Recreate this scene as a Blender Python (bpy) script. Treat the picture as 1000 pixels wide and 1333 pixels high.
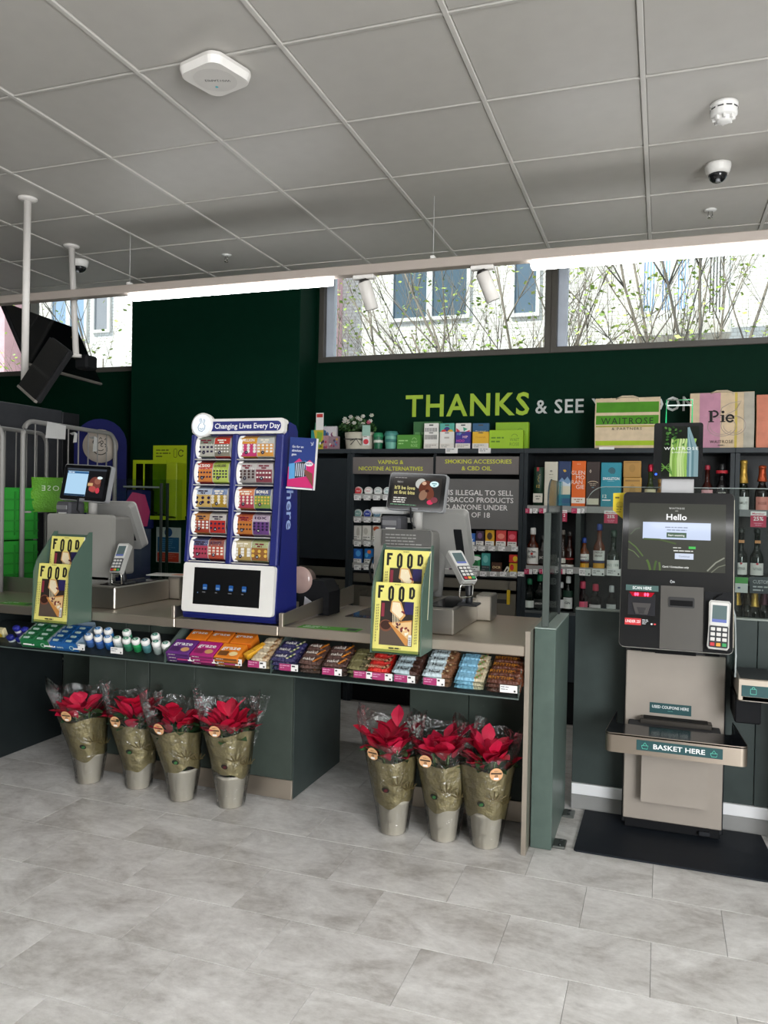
import bpy, bmesh, math, random
from mathutils import Vector, Matrix, Euler
for _o in list(bpy.data.objects):
    bpy.data.objects.remove(_o)
S = bpy.context.scene
COL = S.collection
PI = math.pi
# ------------------------------------------------------------------ camera, world, sun, lights, exposure
FPX, YAW, PIT, ROL, EYE = 1028.5, .338, -.016, .019, 1.55
_f = Vector((-math.sin(YAW), math.cos(YAW), 0)); _r = Vector((math.cos(YAW), math.sin(YAW), 0)); _u = Vector((0, 0, 1))
_f2 = _f*math.cos(PIT)+_u*math.sin(PIT); _u2 = _u*math.cos(PIT)-_f*math.sin(PIT)
_r3 = _r*math.cos(ROL)+_u2*math.sin(ROL); _u3 = _u2*math.cos(ROL)-_r*math.sin(ROL)
cam = bpy.data.cameras.new('camera'); camo = bpy.data.objects.new('camera', cam); COL.objects.link(camo)
_m = Matrix((_r3, _u3, -_f2)).transposed().to_4x4(); _m.translation = (0, 0, EYE)
camo.matrix_world = _m
cam.sensor_fit = 'VERTICAL'; cam.sensor_height = 36; cam.lens = FPX*36/1333; cam.clip_start = .05
S.camera = camo
def ray(x, y): return _r3*((x-500)/FPX)-_u3*((y-666.5)/FPX)+_f2
def AY(x, y, Y): d = ray(x, y); t = Y/d.y; return Vector((d.x*t, Y, EYE+d.z*t))
def AX(x, y, X): d = ray(x, y); t = X/d.x; return Vector((X, d.y*t, EYE+d.z*t))
def AZ(x, y, Z): d = ray(x, y); t = (Z-EYE)/d.z; return Vector((d.x*t, d.y*t, Z))

W = bpy.data.worlds.new('World'); S.world = W; W.use_nodes = True
bg = W.node_tree.nodes['Background']; bg.inputs[0].default_value = (.72, .84, 1, 1); bg.inputs[1].default_value = 1.3
sun = bpy.data.lights.new('sun', 'SUN'); sun.energy = 4.5; sun.angle = .02; sun.color = (1, .95, .86)
suno = bpy.data.objects.new('sun', sun); COL.objects.link(suno)
suno.rotation_euler = Vector((.45, .6, -.72)).to_track_quat('-Z', 'Y').to_euler()
def area(name, loc, target, sx, sy, power, color):
    l = bpy.data.lights.new(name, 'AREA'); l.shape = 'RECTANGLE'; l.size = sx; l.size_y = sy; l.energy = power; l.color = color
    o = bpy.data.objects.new(name, l); COL.objects.link(o); o.location = loc
    o.rotation_euler = (Vector(target)-Vector(loc)).to_track_quat('-Z', 'Y').to_euler()
# daylight through the glazed shop front behind and to the right of the viewer
area('shopfront_daylight', (3.25, -.6, 1.45), (-1.2, 1.9, .35), 4.6, 2.5, 460, (.96, .98, 1))
S.view_settings.view_transform = 'Standard'; S.view_settings.look = 'None'
S.view_settings.gamma = 1; S.view_settings.use_curve_mapping = False
S.view_settings.exposure = 0.5
LIGHT_BAR = 9.0      # radiance of the ceiling light bars
try:
    S.cycles.transparent_max_bounces = 24; S.cycles.max_bounces = 8; S.cycles.caustics_refractive = False; S.cycles.caustics_reflective = False
except Exception:
    pass

# ------------------------------------------------------------------ materials (all procedural; colour comes from the face colour attribute)
def lin(c):
    if isinstance(c, str):
        c = c.lstrip('#'); c = ''.join(q*2 for q in c) if len(c) == 3 else c; c = [int(c[i:i+2], 16) for i in (0, 2, 4)]
    out = []
    for v in c[:3]:
        v /= 255
        out.append(v/12.92 if v <= .04045 else ((v+.055)/1.055)**2.4)
    return tuple(out)+(1.0,)
_mats = {}
def nn(t, kind, **kw):
    n = t.nodes.new(kind)
    for k, v in kw.items():
        if k in n.inputs: n.inputs[k].default_value = v
        else: setattr(n, k, v)
    return n
SPEC = {  # rough, metallic, bump strength, noise scale, colour variation, coat
    'matte': (.75, 0, .03, 60, .10, 0), 'satin': (.42, 0, .012, 80, .05, 0), 'gloss': (.14, 0, 0, 20, .03, 0), 'paper': (.6, 0, .015, 90, .06, 0),
    'plastic': (.33, 0, .01, 120, .04, 0), 'wall': (.55, 0, .03, 220, .08, 0), 'laminate': (.38, 0, .012, 150, .10, 0), 'ceil': (.45, 0, .006, 140, .03, 0),
    'chrome': (.18, 1, 0, 30, .05, 0), 'foil': (.38, .6, .35, 26, .2, 0), 'foil2': (.4, .12, .06, 40, .12, 0), 'wrap': (.3, .05, .25, 90, .15, .3), 'leaf': (.5, 0, .1, 60, .3, 0),
    'rubber': (.55, 0, .06, 300, .15, 0), 'kraft': (.8, 0, .05, 200, .12, 0), 'gem': (.08, 0, 0, 20, .05, 0)}
def mat(k):
    if k in _mats: return _mats[k]
    m = bpy.data.materials.new(k); m.use_nodes = True; _mats[k] = m
    t = m.node_tree; t.nodes.clear(); L = t.links.new
    out = nn(t, 'ShaderNodeOutputMaterial')
    at = nn(t, 'ShaderNodeAttribute', attribute_name='Col')
    if k.startswith('emit'):
        e = nn(t, 'ShaderNodeEmission'); L(at.outputs['Color'], e.inputs[0])
        e.inputs[1].default_value = {'emit': .8, 'emit_soft': .35, 'emit_bar': LIGHT_BAR, 'emit_hi': 3.0}[k]
        if k in ('emit', 'emit_soft'):
            g = nn(t, 'ShaderNodeBsdfGlossy', Roughness=.08); g.inputs[0].default_value = (1, 1, 1, 1)
            mx = nn(t, 'ShaderNodeMixShader'); fr = nn(t, 'ShaderNodeFresnel', IOR=1.35)
            L(fr.outputs[0], mx.inputs[0]); L(e.outputs[0], mx.inputs[1]); L(g.outputs[0], mx.inputs[2]); L(mx.outputs[0], out.inputs[0])
        else: L(e.outputs[0], out.inputs[0])
        return m
    if k in ('glass', 'film', 'bottle'):
        tr = nn(t, 'ShaderNodeBsdfTransparent'); gl = nn(t, 'ShaderNodeBsdfGlossy', Roughness={'glass': .02, 'film': .16, 'bottle': .06}[k])
        L(at.outputs['Color'], tr.inputs[0])
        fr = nn(t, 'ShaderNodeLayerWeight', Blend={'glass': .12, 'film': .3, 'bottle': .25}[k])
        mu = nn(t, 'ShaderNodeMath', operation='MULTIPLY_ADD'); L(fr.outputs['Fresnel'], mu.inputs[0])
        mu.inputs[1].default_value = {'glass': .8, 'film': .8, 'bottle': .8}[k]; mu.inputs[2].default_value = {'glass': .015, 'film': .045, 'bottle': .03}[k]
        mx = nn(t, 'ShaderNodeMixShader'); L(mu.outputs[0], mx.inputs[0]); L(tr.outputs[0], mx.inputs[1]); L(gl.outputs[0], mx.inputs[2])
        if k == 'film':
            no = nn(t, 'ShaderNodeTexNoise', Scale=22, Detail=3, Distortion=1.2); tc = nn(t, 'ShaderNodeTexCoord'); L(tc.outputs['Object'], no.inputs['Vector'])
            bu = nn(t, 'ShaderNodeBump', Strength=.7, Distance=.02); L(no.outputs[0], bu.inputs['Height'])
            L(bu.outputs[0], gl.inputs['Normal']); L(bu.outputs[0], fr.inputs['Normal'])
        L(mx.outputs[0], out.inputs[0]); return m
    b = nn(t, 'ShaderNodeBsdfPrincipled'); L(b.outputs[0], out.inputs[0])
    tc = nn(t, 'ShaderNodeTexCoord')
    if k == 'steel':
        mp = nn(t, 'ShaderNodeMapping'); mp.inputs['Scale'].default_value = (4, 60, 400); L(tc.outputs['Object'], mp.inputs[0])
        no = nn(t, 'ShaderNodeTexNoise', Scale=2.0, Detail=4); L(mp.outputs[0], no.inputs['Vector'])
        mr = nn(t, 'ShaderNodeMapRange'); mr.inputs['To Min'].default_value = .32; mr.inputs['To Max'].default_value = .52
        L(no.outputs[0], mr.inputs[0]); L(mr.outputs[0], b.inputs['Roughness']); L(at.outputs['Color'], b.inputs['Base Color'])
        b.inputs['Metallic'].default_value = 1; return m
    ro, me, bs, sc, va, co = SPEC[k]
    no = nn(t, 'ShaderNodeTexNoise', Scale=sc, Detail=3); L(tc.outputs['Object'], no.inputs['Vector'])
    n2 = nn(t, 'ShaderNodeTexNoise', Scale=sc/12, Detail=3); L(tc.outputs['Object'], n2.inputs['Vector'])
    mr = nn(t, 'ShaderNodeMapRange'); mr.inputs['From Min'].default_value = .3; mr.inputs['From Max'].default_value = .7
    mr.inputs['To Min'].default_value = 1-va; mr.inputs['To Max'].default_value = 1+va*.5; L(n2.outputs[0], mr.inputs[0])
    mi = nn(t, 'ShaderNodeVectorMath', operation='SCALE'); L(at.outputs['Color'], mi.inputs[0]); L(mr.outputs[0], mi.inputs['Scale'])
    L(mi.outputs[0], b.inputs['Base Color'])
    b.inputs['Roughness'].default_value = ro; b.inputs['Metallic'].default_value = me
    if k in ('wall', 'laminate', 'matte', 'rubber'): b.inputs['Specular IOR Level'].default_value = .05 if k == 'wall' else .22
    if co: b.inputs['Coat Weight'].default_value = co; b.inputs['Coat Roughness'].default_value = .1
    if bs:
        bu = nn(t, 'ShaderNodeBump', Strength=min(1, bs*6), Distance=.01 if bs > .2 else .002); L(no.outputs[0], bu.inputs['Height']); L(bu.outputs[0], b.inputs['Normal'])
    if k == 'leaf':
        b.inputs['Subsurface Weight'].default_value = .15; b.inputs['Subsurface Radius'].default_value = (.01, .004, .002); b.inputs['Subsurface Scale'].default_value = .3
    return m
def floor_mat():
    m = bpy.data.materials.new('stone_vinyl'); m.use_nodes = True; t = m.node_tree; L = t.links.new; b = t.nodes['Principled BSDF']
    ge = nn(t, 'ShaderNodeNewGeometry'); oi = nn(t, 'ShaderNodeObjectInfo')
    sc = nn(t, 'ShaderNodeVectorMath', operation='MULTIPLY'); cb = nn(t, 'ShaderNodeCombineXYZ')
    for i in range(3): L(oi.outputs['Random'], cb.inputs[i])
    L(cb.outputs[0], sc.inputs[0]); sc.inputs[1].default_value = (3.0, 2.0, 1.0)
    ad = nn(t, 'ShaderNodeVectorMath', operation='ADD'); L(ge.outputs['Position'], ad.inputs[0]); L(sc.outputs[0], ad.inputs[1])
    mp = nn(t, 'ShaderNodeMapping'); mp.inputs['Scale'].default_value = (1, 1.5, 1); L(ad.outputs[0], mp.inputs[0])
    n1 = nn(t, 'ShaderNodeTexNoise', Scale=3.2, Detail=9, Roughness=.68, Distortion=.6); L(mp.outputs[0], n1.inputs['Vector'])
    n2 = nn(t, 'ShaderNodeTexNoise', Scale=28, Detail=5, Roughness=.7); L(mp.outputs[0], n2.inputs['Vector'])
    a = nn(t, 'ShaderNodeMath', operation='MULTIPLY_ADD'); L(n2.outputs[0], a.inputs[0]); a.inputs[1].default_value = .35; L(n1.outputs[0], a.inputs[2])
    r = nn(t, 'ShaderNodeValToRGB'); L(a.outputs[0], r.inputs[0])
    e = r.color_ramp.elements; e[0].position = .46; e[0].color = lin('#aaa59f'); e[1].position = .86; e[1].color = lin('#eae8e5')
    k = r.color_ramp.elements.new(.66); k.color = lin('#d0cdc9')
    L(r.outputs[0], b.inputs['Base Color'])
    mr = nn(t, 'ShaderNodeMapRange'); mr.inputs['To Min'].default_value = .28; mr.inputs['To Max'].default_value = .48; L(n1.outputs[0], mr.inputs[0]); L(mr.outputs[0], b.inputs['Roughness'])
    bu = nn(t, 'ShaderNodeBump', Strength=.12, Distance=.003); L(n2.outputs[0], bu.inputs['Height']); L(bu.outputs[0], b.inputs['Normal'])
    return m
def brick_mat():
    m = bpy.data.materials.new('white_brick'); m.use_nodes = True; t = m.node_tree; L = t.links.new; b = t.nodes['Principled BSDF']
    ge = nn(t, 'ShaderNodeNewGeometry'); mp = nn(t, 'ShaderNodeMapping'); mp.inputs['Rotation'].default_value = (PI/2, 0, 0); L(ge.outputs['Position'], mp.inputs[0])
    br = nn(t, 'ShaderNodeTexBrick', Scale=4.2); L(mp.outputs[0], br.inputs['Vector'])
    br.inputs['Color1'].default_value = lin('#e8e4dc'); br.inputs['Color2'].default_value = lin('#dcd6cc'); br.inputs['Mortar'].default_value = lin('#b9b3a8'); br.inputs['Mortar Size'].default_value = .02
    L(br.outputs[0], b.inputs['Base Color']); b.inputs['Roughness'].default_value = .85
    bu = nn(t, 'ShaderNodeBump', Strength=.4, Distance=.02, invert=True); L(br.outputs['Fac'], bu.inputs['Height']); L(bu.outputs[0], b.inputs['Normal'])
    return m
FLOOR = floor_mat(); BRICK = brick_mat()

# ------------------------------------------------------------------ mesh builder
class MB:
    def __init__(s): s.v = []; s.f = []; s.c = []; s.m = []; s.sm = []; s.M = Matrix()
    def add(s, vs, fs, col, mt='satin', smooth=False):
        b = len(s.v); M = s.M
        s.v += [tuple(M @ Vector(v)) for v in vs]
        lc = lin(col) if not (isinstance(col, tuple) and len(col) == 4) else col
        for f in fs:
            s.f.append(tuple(i+b for i in f)); s.c.append(lc); s.m.append(mt); s.sm.append(smooth)
        return s
    def box(s, x0, x1, y0, y1, z0, z1, col, mt='satin', b=0):
        if x0 > x1: x0, x1 = x1, x0
        if y0 > y1: y0, y1 = y1, y0
        if z0 > z1: z0, z1 = z1, z0
        if not b:
            vs = [(x, y, z) for x in (x0, x1) for y in (y0, y1) for z in (z0, z1)]
            return s.add(vs, [(0, 1, 3, 2), (4, 6, 7, 5), (0, 4, 5, 1), (2, 3, 7, 6), (0, 2, 6, 4), (1, 5, 7, 3)], col, mt)
        b = min(b, (x1-x0)*.45, (y1-y0)*.45, (z1-z0)*.45)
        vs = []; ix = {}
        for i, x in enumerate((x0, x1)):
            for j, y in enumerate((y0, y1)):
                for k, z in enumerate((z0, z1)):
                    X = x+(b if i == 0 else -b); Y = y+(b if j == 0 else -b); Z = z+(b if k == 0 else -b)
                    for a, p in enumerate(((x, Y, Z), (X, y, Z), (X, Y, z))):
                        ix[i, j, k, a] = len(vs); vs.append(p)
        fs = []
        for i in (0, 1):
            fs.append([ix[i, 0, 0, 0], ix[i, 1, 0, 0], ix[i, 1, 1, 0], ix[i, 0, 1, 0]]); fs.append([ix[0, i, 0, 1], ix[1, i, 0, 1], ix[1, i, 1, 1], ix[0, i, 1, 1]])
            fs.append([ix[0, 0, i, 2], ix[1, 0, i, 2], ix[1, 1, i, 2], ix[0, 1, i, 2]])
            for j in (0, 1):
                fs.append([ix[i, j, 0, 0], ix[i, j, 1, 0], ix[i, j, 1, 1], ix[i, j, 0, 1]]); fs.append([ix[i, 0, j, 0], ix[i, 1, j, 0], ix[i, 1, j, 2], ix[i, 0, j, 2]])
                fs.append([ix[0, i, j, 1], ix[1, i, j, 1], ix[1, i, j, 2], ix[0, i, j, 2]])
                for k in (0, 1): fs.append([ix[i, j, k, 0], ix[i, j, k, 1], ix[i, j, k, 2]])
        # orient outwards
        ce = Vector(((x0+x1)/2, (y0+y1)/2, (z0+z1)/2)); out = []
        for f in fs:
            p = [Vector(vs[q]) for q in f]; n = (p[1]-p[0]).cross(p[2]-p[0])
            out.append(f if n.dot(sum(p, Vector())/len(p)-ce) > 0 else f[::-1])
        return s.add(vs, out, col, mt)
    def prism(s, poly, axis, a, b, col, mt='satin', smooth=False):
        n = len(poly)
        def P(u, v, w): return {'x': (w, u, v), 'y': (u, w, v), 'z': (u, v, w)}[axis]
        vs = [P(u, v, a) for u, v in poly]+[P(u, v, b) for u, v in poly]
        ar = sum(poly[i][0]*poly[(i+1) % n][1]-poly[(i+1) % n][0]*poly[i][1] for i in range(n))
        fl = (ar > 0) ^ (axis == 'y') ^ (b < a)
        c0 = list(range(n)); c1 = list(range(n, 2*n))
        s.add(vs, [c0[::-1] if fl else c0, c1 if fl else c1[::-1]], col, mt)
        s.add(vs, [(i, (i+1) % n, n+(i+1) % n, n+i) if fl else (i, n+i, n+(i+1) % n, (i+1) % n) for i in range(n)], col, mt, smooth)
        return s
    def lathe(s, prof, cx=0, cy=0, cz=0, seg=16, col='#fff', mt='satin', ax='z', caps=True, sx=1, sy=1, smooth=True):
        vs = []; n = len(prof)
        for r, h in prof:
            for k in range(seg):
                a = 2*PI*k/seg; u, v = r*math.cos(a)*sx, r*math.sin(a)*sy
                vs.append({'z': (cx+u, cy+v, cz+h), 'y': (cx+u, cy+h, cz+v), 'x': (cx+h, cy+u, cz+v)}[ax])
        fs = [(i*seg+k, i*seg+(k+1) % seg, (i+1)*seg+(k+1) % seg, (i+1)*seg+k) for i in range(n-1) for k in range(seg)]
        if caps: fs += [tuple(range(seg))[::-1], tuple(range((n-1)*seg, n*seg))]
        if ax == 'y': fs = [f[::-1] for f in fs]
        return s.add(vs, fs, col, mt, smooth)
    def cyl(s, p, r, h, col, mt='satin', ax='z', seg=16, r2=None):
        return s.lathe([(r, 0), (r if r2 is None else r2, h)], p[0], p[1], p[2], seg, col, mt, ax)
    def tube(s, pts, r, col, mt='satin', seg=6, closed=False, rr=None):
        pts = [Vector(p) for p in pts]; n = len(pts); vs = []
        up = Vector((0, 0, 1))
        for i, p in enumerate(pts):
            d = (pts[(i+1) % n]-pts[i-1]) if closed else (pts[min(i+1, n-1)]-pts[max(i-1, 0)])
            d.normalize(); a = d.cross(up if abs(d.z) < .9 else Vector((1, 0, 0))); a.normalize(); b = a.cross(d)
            q = rr[i] if rr else r
            for k in range(seg):
                w = 2*PI*k/seg; vs.append(tuple(p+a*(q*math.cos(w))+b*(q*math.sin(w))))
        fs = [(i*seg+k, i*seg+(k+1) % seg, ((i+1) % n)*seg+(k+1) % seg, ((i+1) % n)*seg+k) for i in range(n if closed else n-1) for k in range(seg)]
        if not closed: fs += [tuple(range(seg))[::-1], tuple(range((n-1)*seg, n*seg))]
        return s.add(vs, fs, col, mt, True)
    def build(s, name, parent=None, label=None, loc=None, rot=None, kind=None):
        me = bpy.data.meshes.new(name); me.from_pydata(s.v, [], s.f)
        ks = []
        for k in s.m:
            if k not in ks: ks.append(k)
        for k in ks: me.materials.append(k if not isinstance(k, str) else mat(k))
        im = {k: i for i, k in enumerate(ks)}
        me.polygons.foreach_set('material_index', [im[k] for k in s.m]); me.polygons.foreach_set('use_smooth', s.sm)
        ca = me.color_attributes.new('Col', 'FLOAT_COLOR', 'CORNER'); d = []
        for f, c in zip(s.f, s.c): d.extend(c*len(f))
        ca.data.foreach_set('color', d); me.update()
        o = bpy.data.objects.new(name, me); COL.objects.link(o)
        if parent: o.parent = parent
        if loc is not None: o.location = loc
        if rot is not None: o.rotation_euler = rot
        if label: o['label'] = label
        if kind: o['kind'] = kind
        return o
def tag(o, label, cat, group=None):
    o['label'] = label; o['category'] = cat
    if group: o['group'] = group
    return o
def thing(name, label, cat, loc=(0, 0, 0), rot=(0, 0, 0), group=None):
    o = bpy.data.objects.new(name, None); o.empty_display_size = .05; COL.objects.link(o); o.location = loc; o.rotation_euler = rot
    return tag(o, label, cat, group)
def one(m, name, label, cat, loc=(0, 0, 0), rot=(0, 0, 0), group=None):
    return tag(m.build(name, None, None, loc, rot), label, cat, group)
def dup(root, loc, rot, label, group=None):
    def cp(o, par):
        c = o.copy(); COL.objects.link(c)
        if par: c.parent = par
        for ch in o.children: cp(ch, c)
        return c
    r = cp(root, None); r.location = loc; r.rotation_euler = rot; r['label'] = label
    if group: r['group'] = group
    return r
def struct(o): o['kind'] = 'structure'; return o
# flat print: shapes stacked on a plane in thin layers
_gc = {}
def glyph(t, bold=0, sp=1.0):
    k = (t, bold, sp)
    if k not in _gc:
        cu = bpy.data.curves.new('t', 'FONT'); cu.body = t; cu.size = 1/.682; cu.resolution_u = 2; cu.offset = bold; cu.space_character = sp; cu.align_x = 'LEFT'
        ob = bpy.data.objects.new('t', cu); me = ob.to_mesh()
        _gc[k] = ([(v.co.x, v.co.y) for v in me.vertices], [tuple(p.vertices) for p in me.polygons]); ob.to_mesh_clear()
        bpy.data.objects.remove(ob); bpy.data.curves.remove(cu)
    return _gc[k]
def rrect(x0, y0, x1, y1, r, n=4):
    out = []
    for cx, cy, a in ((x1-r, y1-r, 0), (x0+r, y1-r, 90), (x0+r, y0+r, 180), (x1-r, y0+r, 270)):
        for i in range(n+1):
            w = math.radians(a+90*i/n); out.append((cx+r*math.cos(w), cy+r*math.sin(w)))
    return out
class Pr:
    def __init__(s, m, o, u=(1, 0, 0), v=(0, 0, 1), mt='paper', step=.0005, lift=.0006):
        s.m = m; s.o = Vector(o); s.u = Vector(u).normalized(); s.v = Vector(v).normalized(); s.n = s.u.cross(s.v); s.mt = mt; s.st = step; s.l = lift
    def P(s, x, y): return tuple(s.o+s.u*x+s.v*y+s.n*s.l)
    def poly(s, pts, col):
        s.m.add([s.P(*p) for p in pts], [tuple(range(len(pts)))], col, s.mt); s.l += s.st; return s
    def rect(s, x0, y0, x1, y1, col): return s.poly([(x0, y0), (x1, y0), (x1, y1), (x0, y1)], col)
    def rr(s, x0, y0, x1, y1, r, col): return s.poly(rrect(x0, y0, x1, y1, r), col)
    def ell(s, cx, cy, rx, ry, col, n=18, rot=0):
        c, d = math.cos(rot), math.sin(rot)
        return s.poly([(cx+rx*math.cos(2*PI*i/n)*c-ry*math.sin(2*PI*i/n)*d, cy+rx*math.cos(2*PI*i/n)*d+ry*math.sin(2*PI*i/n)*c) for i in range(n)], col)
    def stroke(s, pts, w, col, closed=False):
        n = len(pts); vs = []; P = [Vector(p) for p in pts]
        for i in range(n):
            d = (P[(i+1) % n]-P[i-1]) if closed else (P[min(i+1, n-1)]-P[max(i-1, 0)])
            d.normalize(); q = Vector((-d.y, d.x))*(w/2); vs += [s.P(*(P[i]+q)), s.P(*(P[i]-q))]
        fs = [(2*i, 2*i+1, 2*((i+1) % n)+1, 2*((i+1) % n)) for i in range(n if closed else n-1)]
        s.m.add(vs, fs, col, s.mt); s.l += s.st; return s
    def arc(s, cx, cy, rx, ry, a0, a1, w, col, n=14):
        return s.stroke([(cx+rx*math.cos(math.radians(a0+(a1-a0)*i/n)), cy+ry*math.sin(math.radians(a0+(a1-a0)*i/n))) for i in range(n+1)], w, col)
    def text(s, t, x, y, h, col, al='c', w=None, bold=0, sp=1.0, rot=0, mirror=False):
        vs, fs = glyph(t, bold if h > .06 else min(bold, .022), sp); x0 = min(v[0] for v in vs); x1 = max(v[0] for v in vs)
        kx = h if w is None else w/(x1-x0)
        off = {'l': 0, 'c': -(x1-x0)*kx/2, 'r': -(x1-x0)*kx}[al]; c, d = math.cos(rot), math.sin(rot)
        pts = []
        for a, b in vs:
            q = (a-x0)*kx+off; r = b*h
            if mirror: q = -q
            pts.append(s.P(x+q*c-r*d, y+q*d+r*c))
        s.m.add(pts, fs, col, s.mt); s.l += s.st; return s
    def lines(s, x0, x1, y, n, pitch, h, col, seed=1, al='l'):
        R = random.Random(seed)
        for i in range(n):
            w = (x1-x0)*(R.uniform(.7, 1) if i < n-1 else R.uniform(.35, .7)); a = x0 if al == 'l' else (x0+x1-w)/2; e = a+w
            while a < e:
                q = min(e, a+R.uniform(1.5, 4)*h*1.4); s.m.add([s.P(a, y-i*pitch), s.P(q, y-i*pitch), s.P(q, y-i*pitch+h), s.P(a, y-i*pitch+h)], [(0, 1, 2, 3)], col, s.mt); a = q+h*.7
        s.l += s.st; return s
def Rx(a): return Matrix.Rotation(a, 4, 'X')
def Rz(a): return Matrix.Rotation(a, 4, 'Z')
def Ry(a): return Matrix.Rotation(a, 4, 'Y')
def TR(*p): return Matrix.Translation(p)
# ------------------------------------------------------------------ the room
R0 = random.Random(7)
GREEN = '#06281b'; PANEL = '#424b45'; PANEL_D = '#3b4442'; STEEL = '#d3c7b8'; WHITE = '#eeebe6'; DARK = '#23282b'; GREY = '#8d8b86'
m = MB(); m.box(-8, 3.4, -4, 6.05, -.05, -.004, '#8f8c87', 'matte'); FL = struct(m.build('floor'))
tm = {}
def tile_mesh(x0, x1, y0, y1):
    k = (round(x1-x0, 3), round(y1-y0, 3))
    if k not in tm:
        mb = MB(); mb.box(0, x1-x0, 0, y1-y0, -.004, 0, '#fff', FLOOR, .0008); o = mb.build('tile'); tm[k] = o.data; bpy.data.objects.remove(o)
    o = bpy.data.objects.new('tile', tm[k]); COL.objects.link(o); o.parent = FL; o.location = (x0, y0, 0)
for j in range(13):
    y1 = 3.61+.334*6-.334*j; y0 = y1-.334
    for i in range(-12, 4):
        x = i*.5+(.25 if (j % 2) else 0); tile_mesh(x+.0007, x+.4993, y0+.0007, y1-.0007)
# ceiling: a suspended grid of panels that stops short of the window wall
CZ = 3.144
m = MB(); m.box(-8, 3.4, -4, 5.1, CZ+.012, CZ+.04, '#b9b6b0', 'ceil'); m.box(-8, 3.4, 5.08, 5.1, CZ-.004, 3.78, '#d8d5cf', 'ceil')
m.box(-8, 3.4, -4, 1.3, CZ, CZ+.012, '#c0bdb7', 'ceil'); m.box(-8, -5.5, 1.3, 5.08, CZ, CZ+.012, '#c0bdb7', 'ceil'); m.box(2.3, 3.4, 1.3, 5.08, CZ, CZ+.012, '#c0bdb7', 'ceil')
CE = struct(m.build('ceiling'))
mb = MB(); mb.box(.012, .588, .012, .588, 0, .008, '#c2bfb9', 'ceil', .002); o = mb.build('panel'); pd = o.data; bpy.data.objects.remove(o)
mb = MB(); mb.box(.012, .588, .012, .155, 0, .008, '#c2bfb9', 'ceil', .002); o = mb.build('panel'); pd2 = o.data; bpy.data.objects.remove(o)
for i in range(-9, 4):
    for j in range(-1, 6):
        o = bpy.data.objects.new('panel', pd2 if j < 0 else pd); COL.objects.link(o); o.parent = CE
        o.location = (-.104+.6*i, 4.921-.6*(j+1) if j >= 0 else 4.921, CZ+R0.uniform(0, .0012))
mb = MB()
for i in range(-9, 5): mb.box(-.104+.6*i-.010, -.104+.6*i+.010, 1.3, 5.08, CZ-.005, CZ+.01, '#d0cdc7', 'ceil', .002)
mb.build('grid_bar', CE)
for j in range(0, 7):
    mb = MB(); y = 4.921-.6*j; mb.box(-5.5, 2.3, y-.007, y+.007, CZ-.0035, CZ+.01, '#bab7b1', 'ceil', .001); mb.build('grid_bar', CE)
# walls
m = MB(); m.box(-8, 3.4, 5.96, 6.1, 0, 2.66, GREEN, 'wall'); m.box(-8, 3.4, 5.96, 6.1, 3.62, 3.8, GREEN, 'wall'); m.box(-2.71, -2.69, 5.955, 6.1, 2.6, 3.7, GREEN, 'wall')
struct(m.build('wall_back'))
m = MB(); m.box(-4.29, -2.711, 5.64, 6.1, 0, 3.8, '#072a1d', 'wall', .006); struct(m.build('trim_1'))
m = MB(); m.box(-8.1, -8, -4, 6.1, 0, 3.8, GREEN, 'wall'); struct(m.build('wall_left'))
m = MB(); m.box(3.4, 3.5, -4, 6.1, 0, 3.8, '#d9d7d2', 'wall'); struct(m.build('wall_right'))
m = MB(); m.box(-8, 3.4, -4.1, -4, 0, 3.8, '#d9d7d2', 'wall'); struct(m.build('wall_front_sunblock'))  # unseen, added solid across the glazed shop front to keep the sun out
m = MB(); m.box(-8.1, 3.5, -4.1, 6.1, 3.8, 3.9, '#cfcdc8', 'wall'); struct(m.build('roof_sunblock'))  # unseen roof slab over room and recess, put in to block the sun
FR = '#57534d'
def window(name, x0, x1, reveal=None):
    z0, z1 = 2.66, 3.62; w = .045
    m = MB(); m.box(x0, x1, 5.95, 6.07, z0, z0+w, FR, 'satin', .004); m.box(x0, x1, 5.95, 6.07, z1-w, z1, FR, 'satin', .004)
    m.box(x0, x0+w, 5.951, 6.07, z0, z1, FR, 'satin', .004); m.box(x1-w, x1, 5.951, 6.07, z0, z1, FR, 'satin', .004)
    o = struct(m.build(name))
    if reveal:
        mm = MB(); mm.box(x0+w, x0+w+.07, 6.0, 6.06, z0+w, z1-w, '#d3dcea', 'satin', .004); mm.build('frame_strip', o)
    g = MB(); g.box(x0+w, x1-w, 6.03, 6.036, z0+w, z1-w, '#f4f8f8', 'glass'); g.build('pane', o)
window('window_1', -7.6, -5.72, True); window('window_2', -5.72, -4.29); window('window_3', -2.69, -.81, True); window('window_4', -.81, 1.1, True); window('window_5', 1.1, 3.0)
# left: grey partition and dark base cabinet beside the tills
m = MB(); m.box(-5.14, -5.1, 2.2, 5.74, 0, 2.29, '#55565a', 'laminate', .003); m.box(-5.14, -5.09, 5.74, 5.955, 0, 2.28, '#3c3d40', 'laminate', .003)
struct(m.build('partition'))

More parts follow.
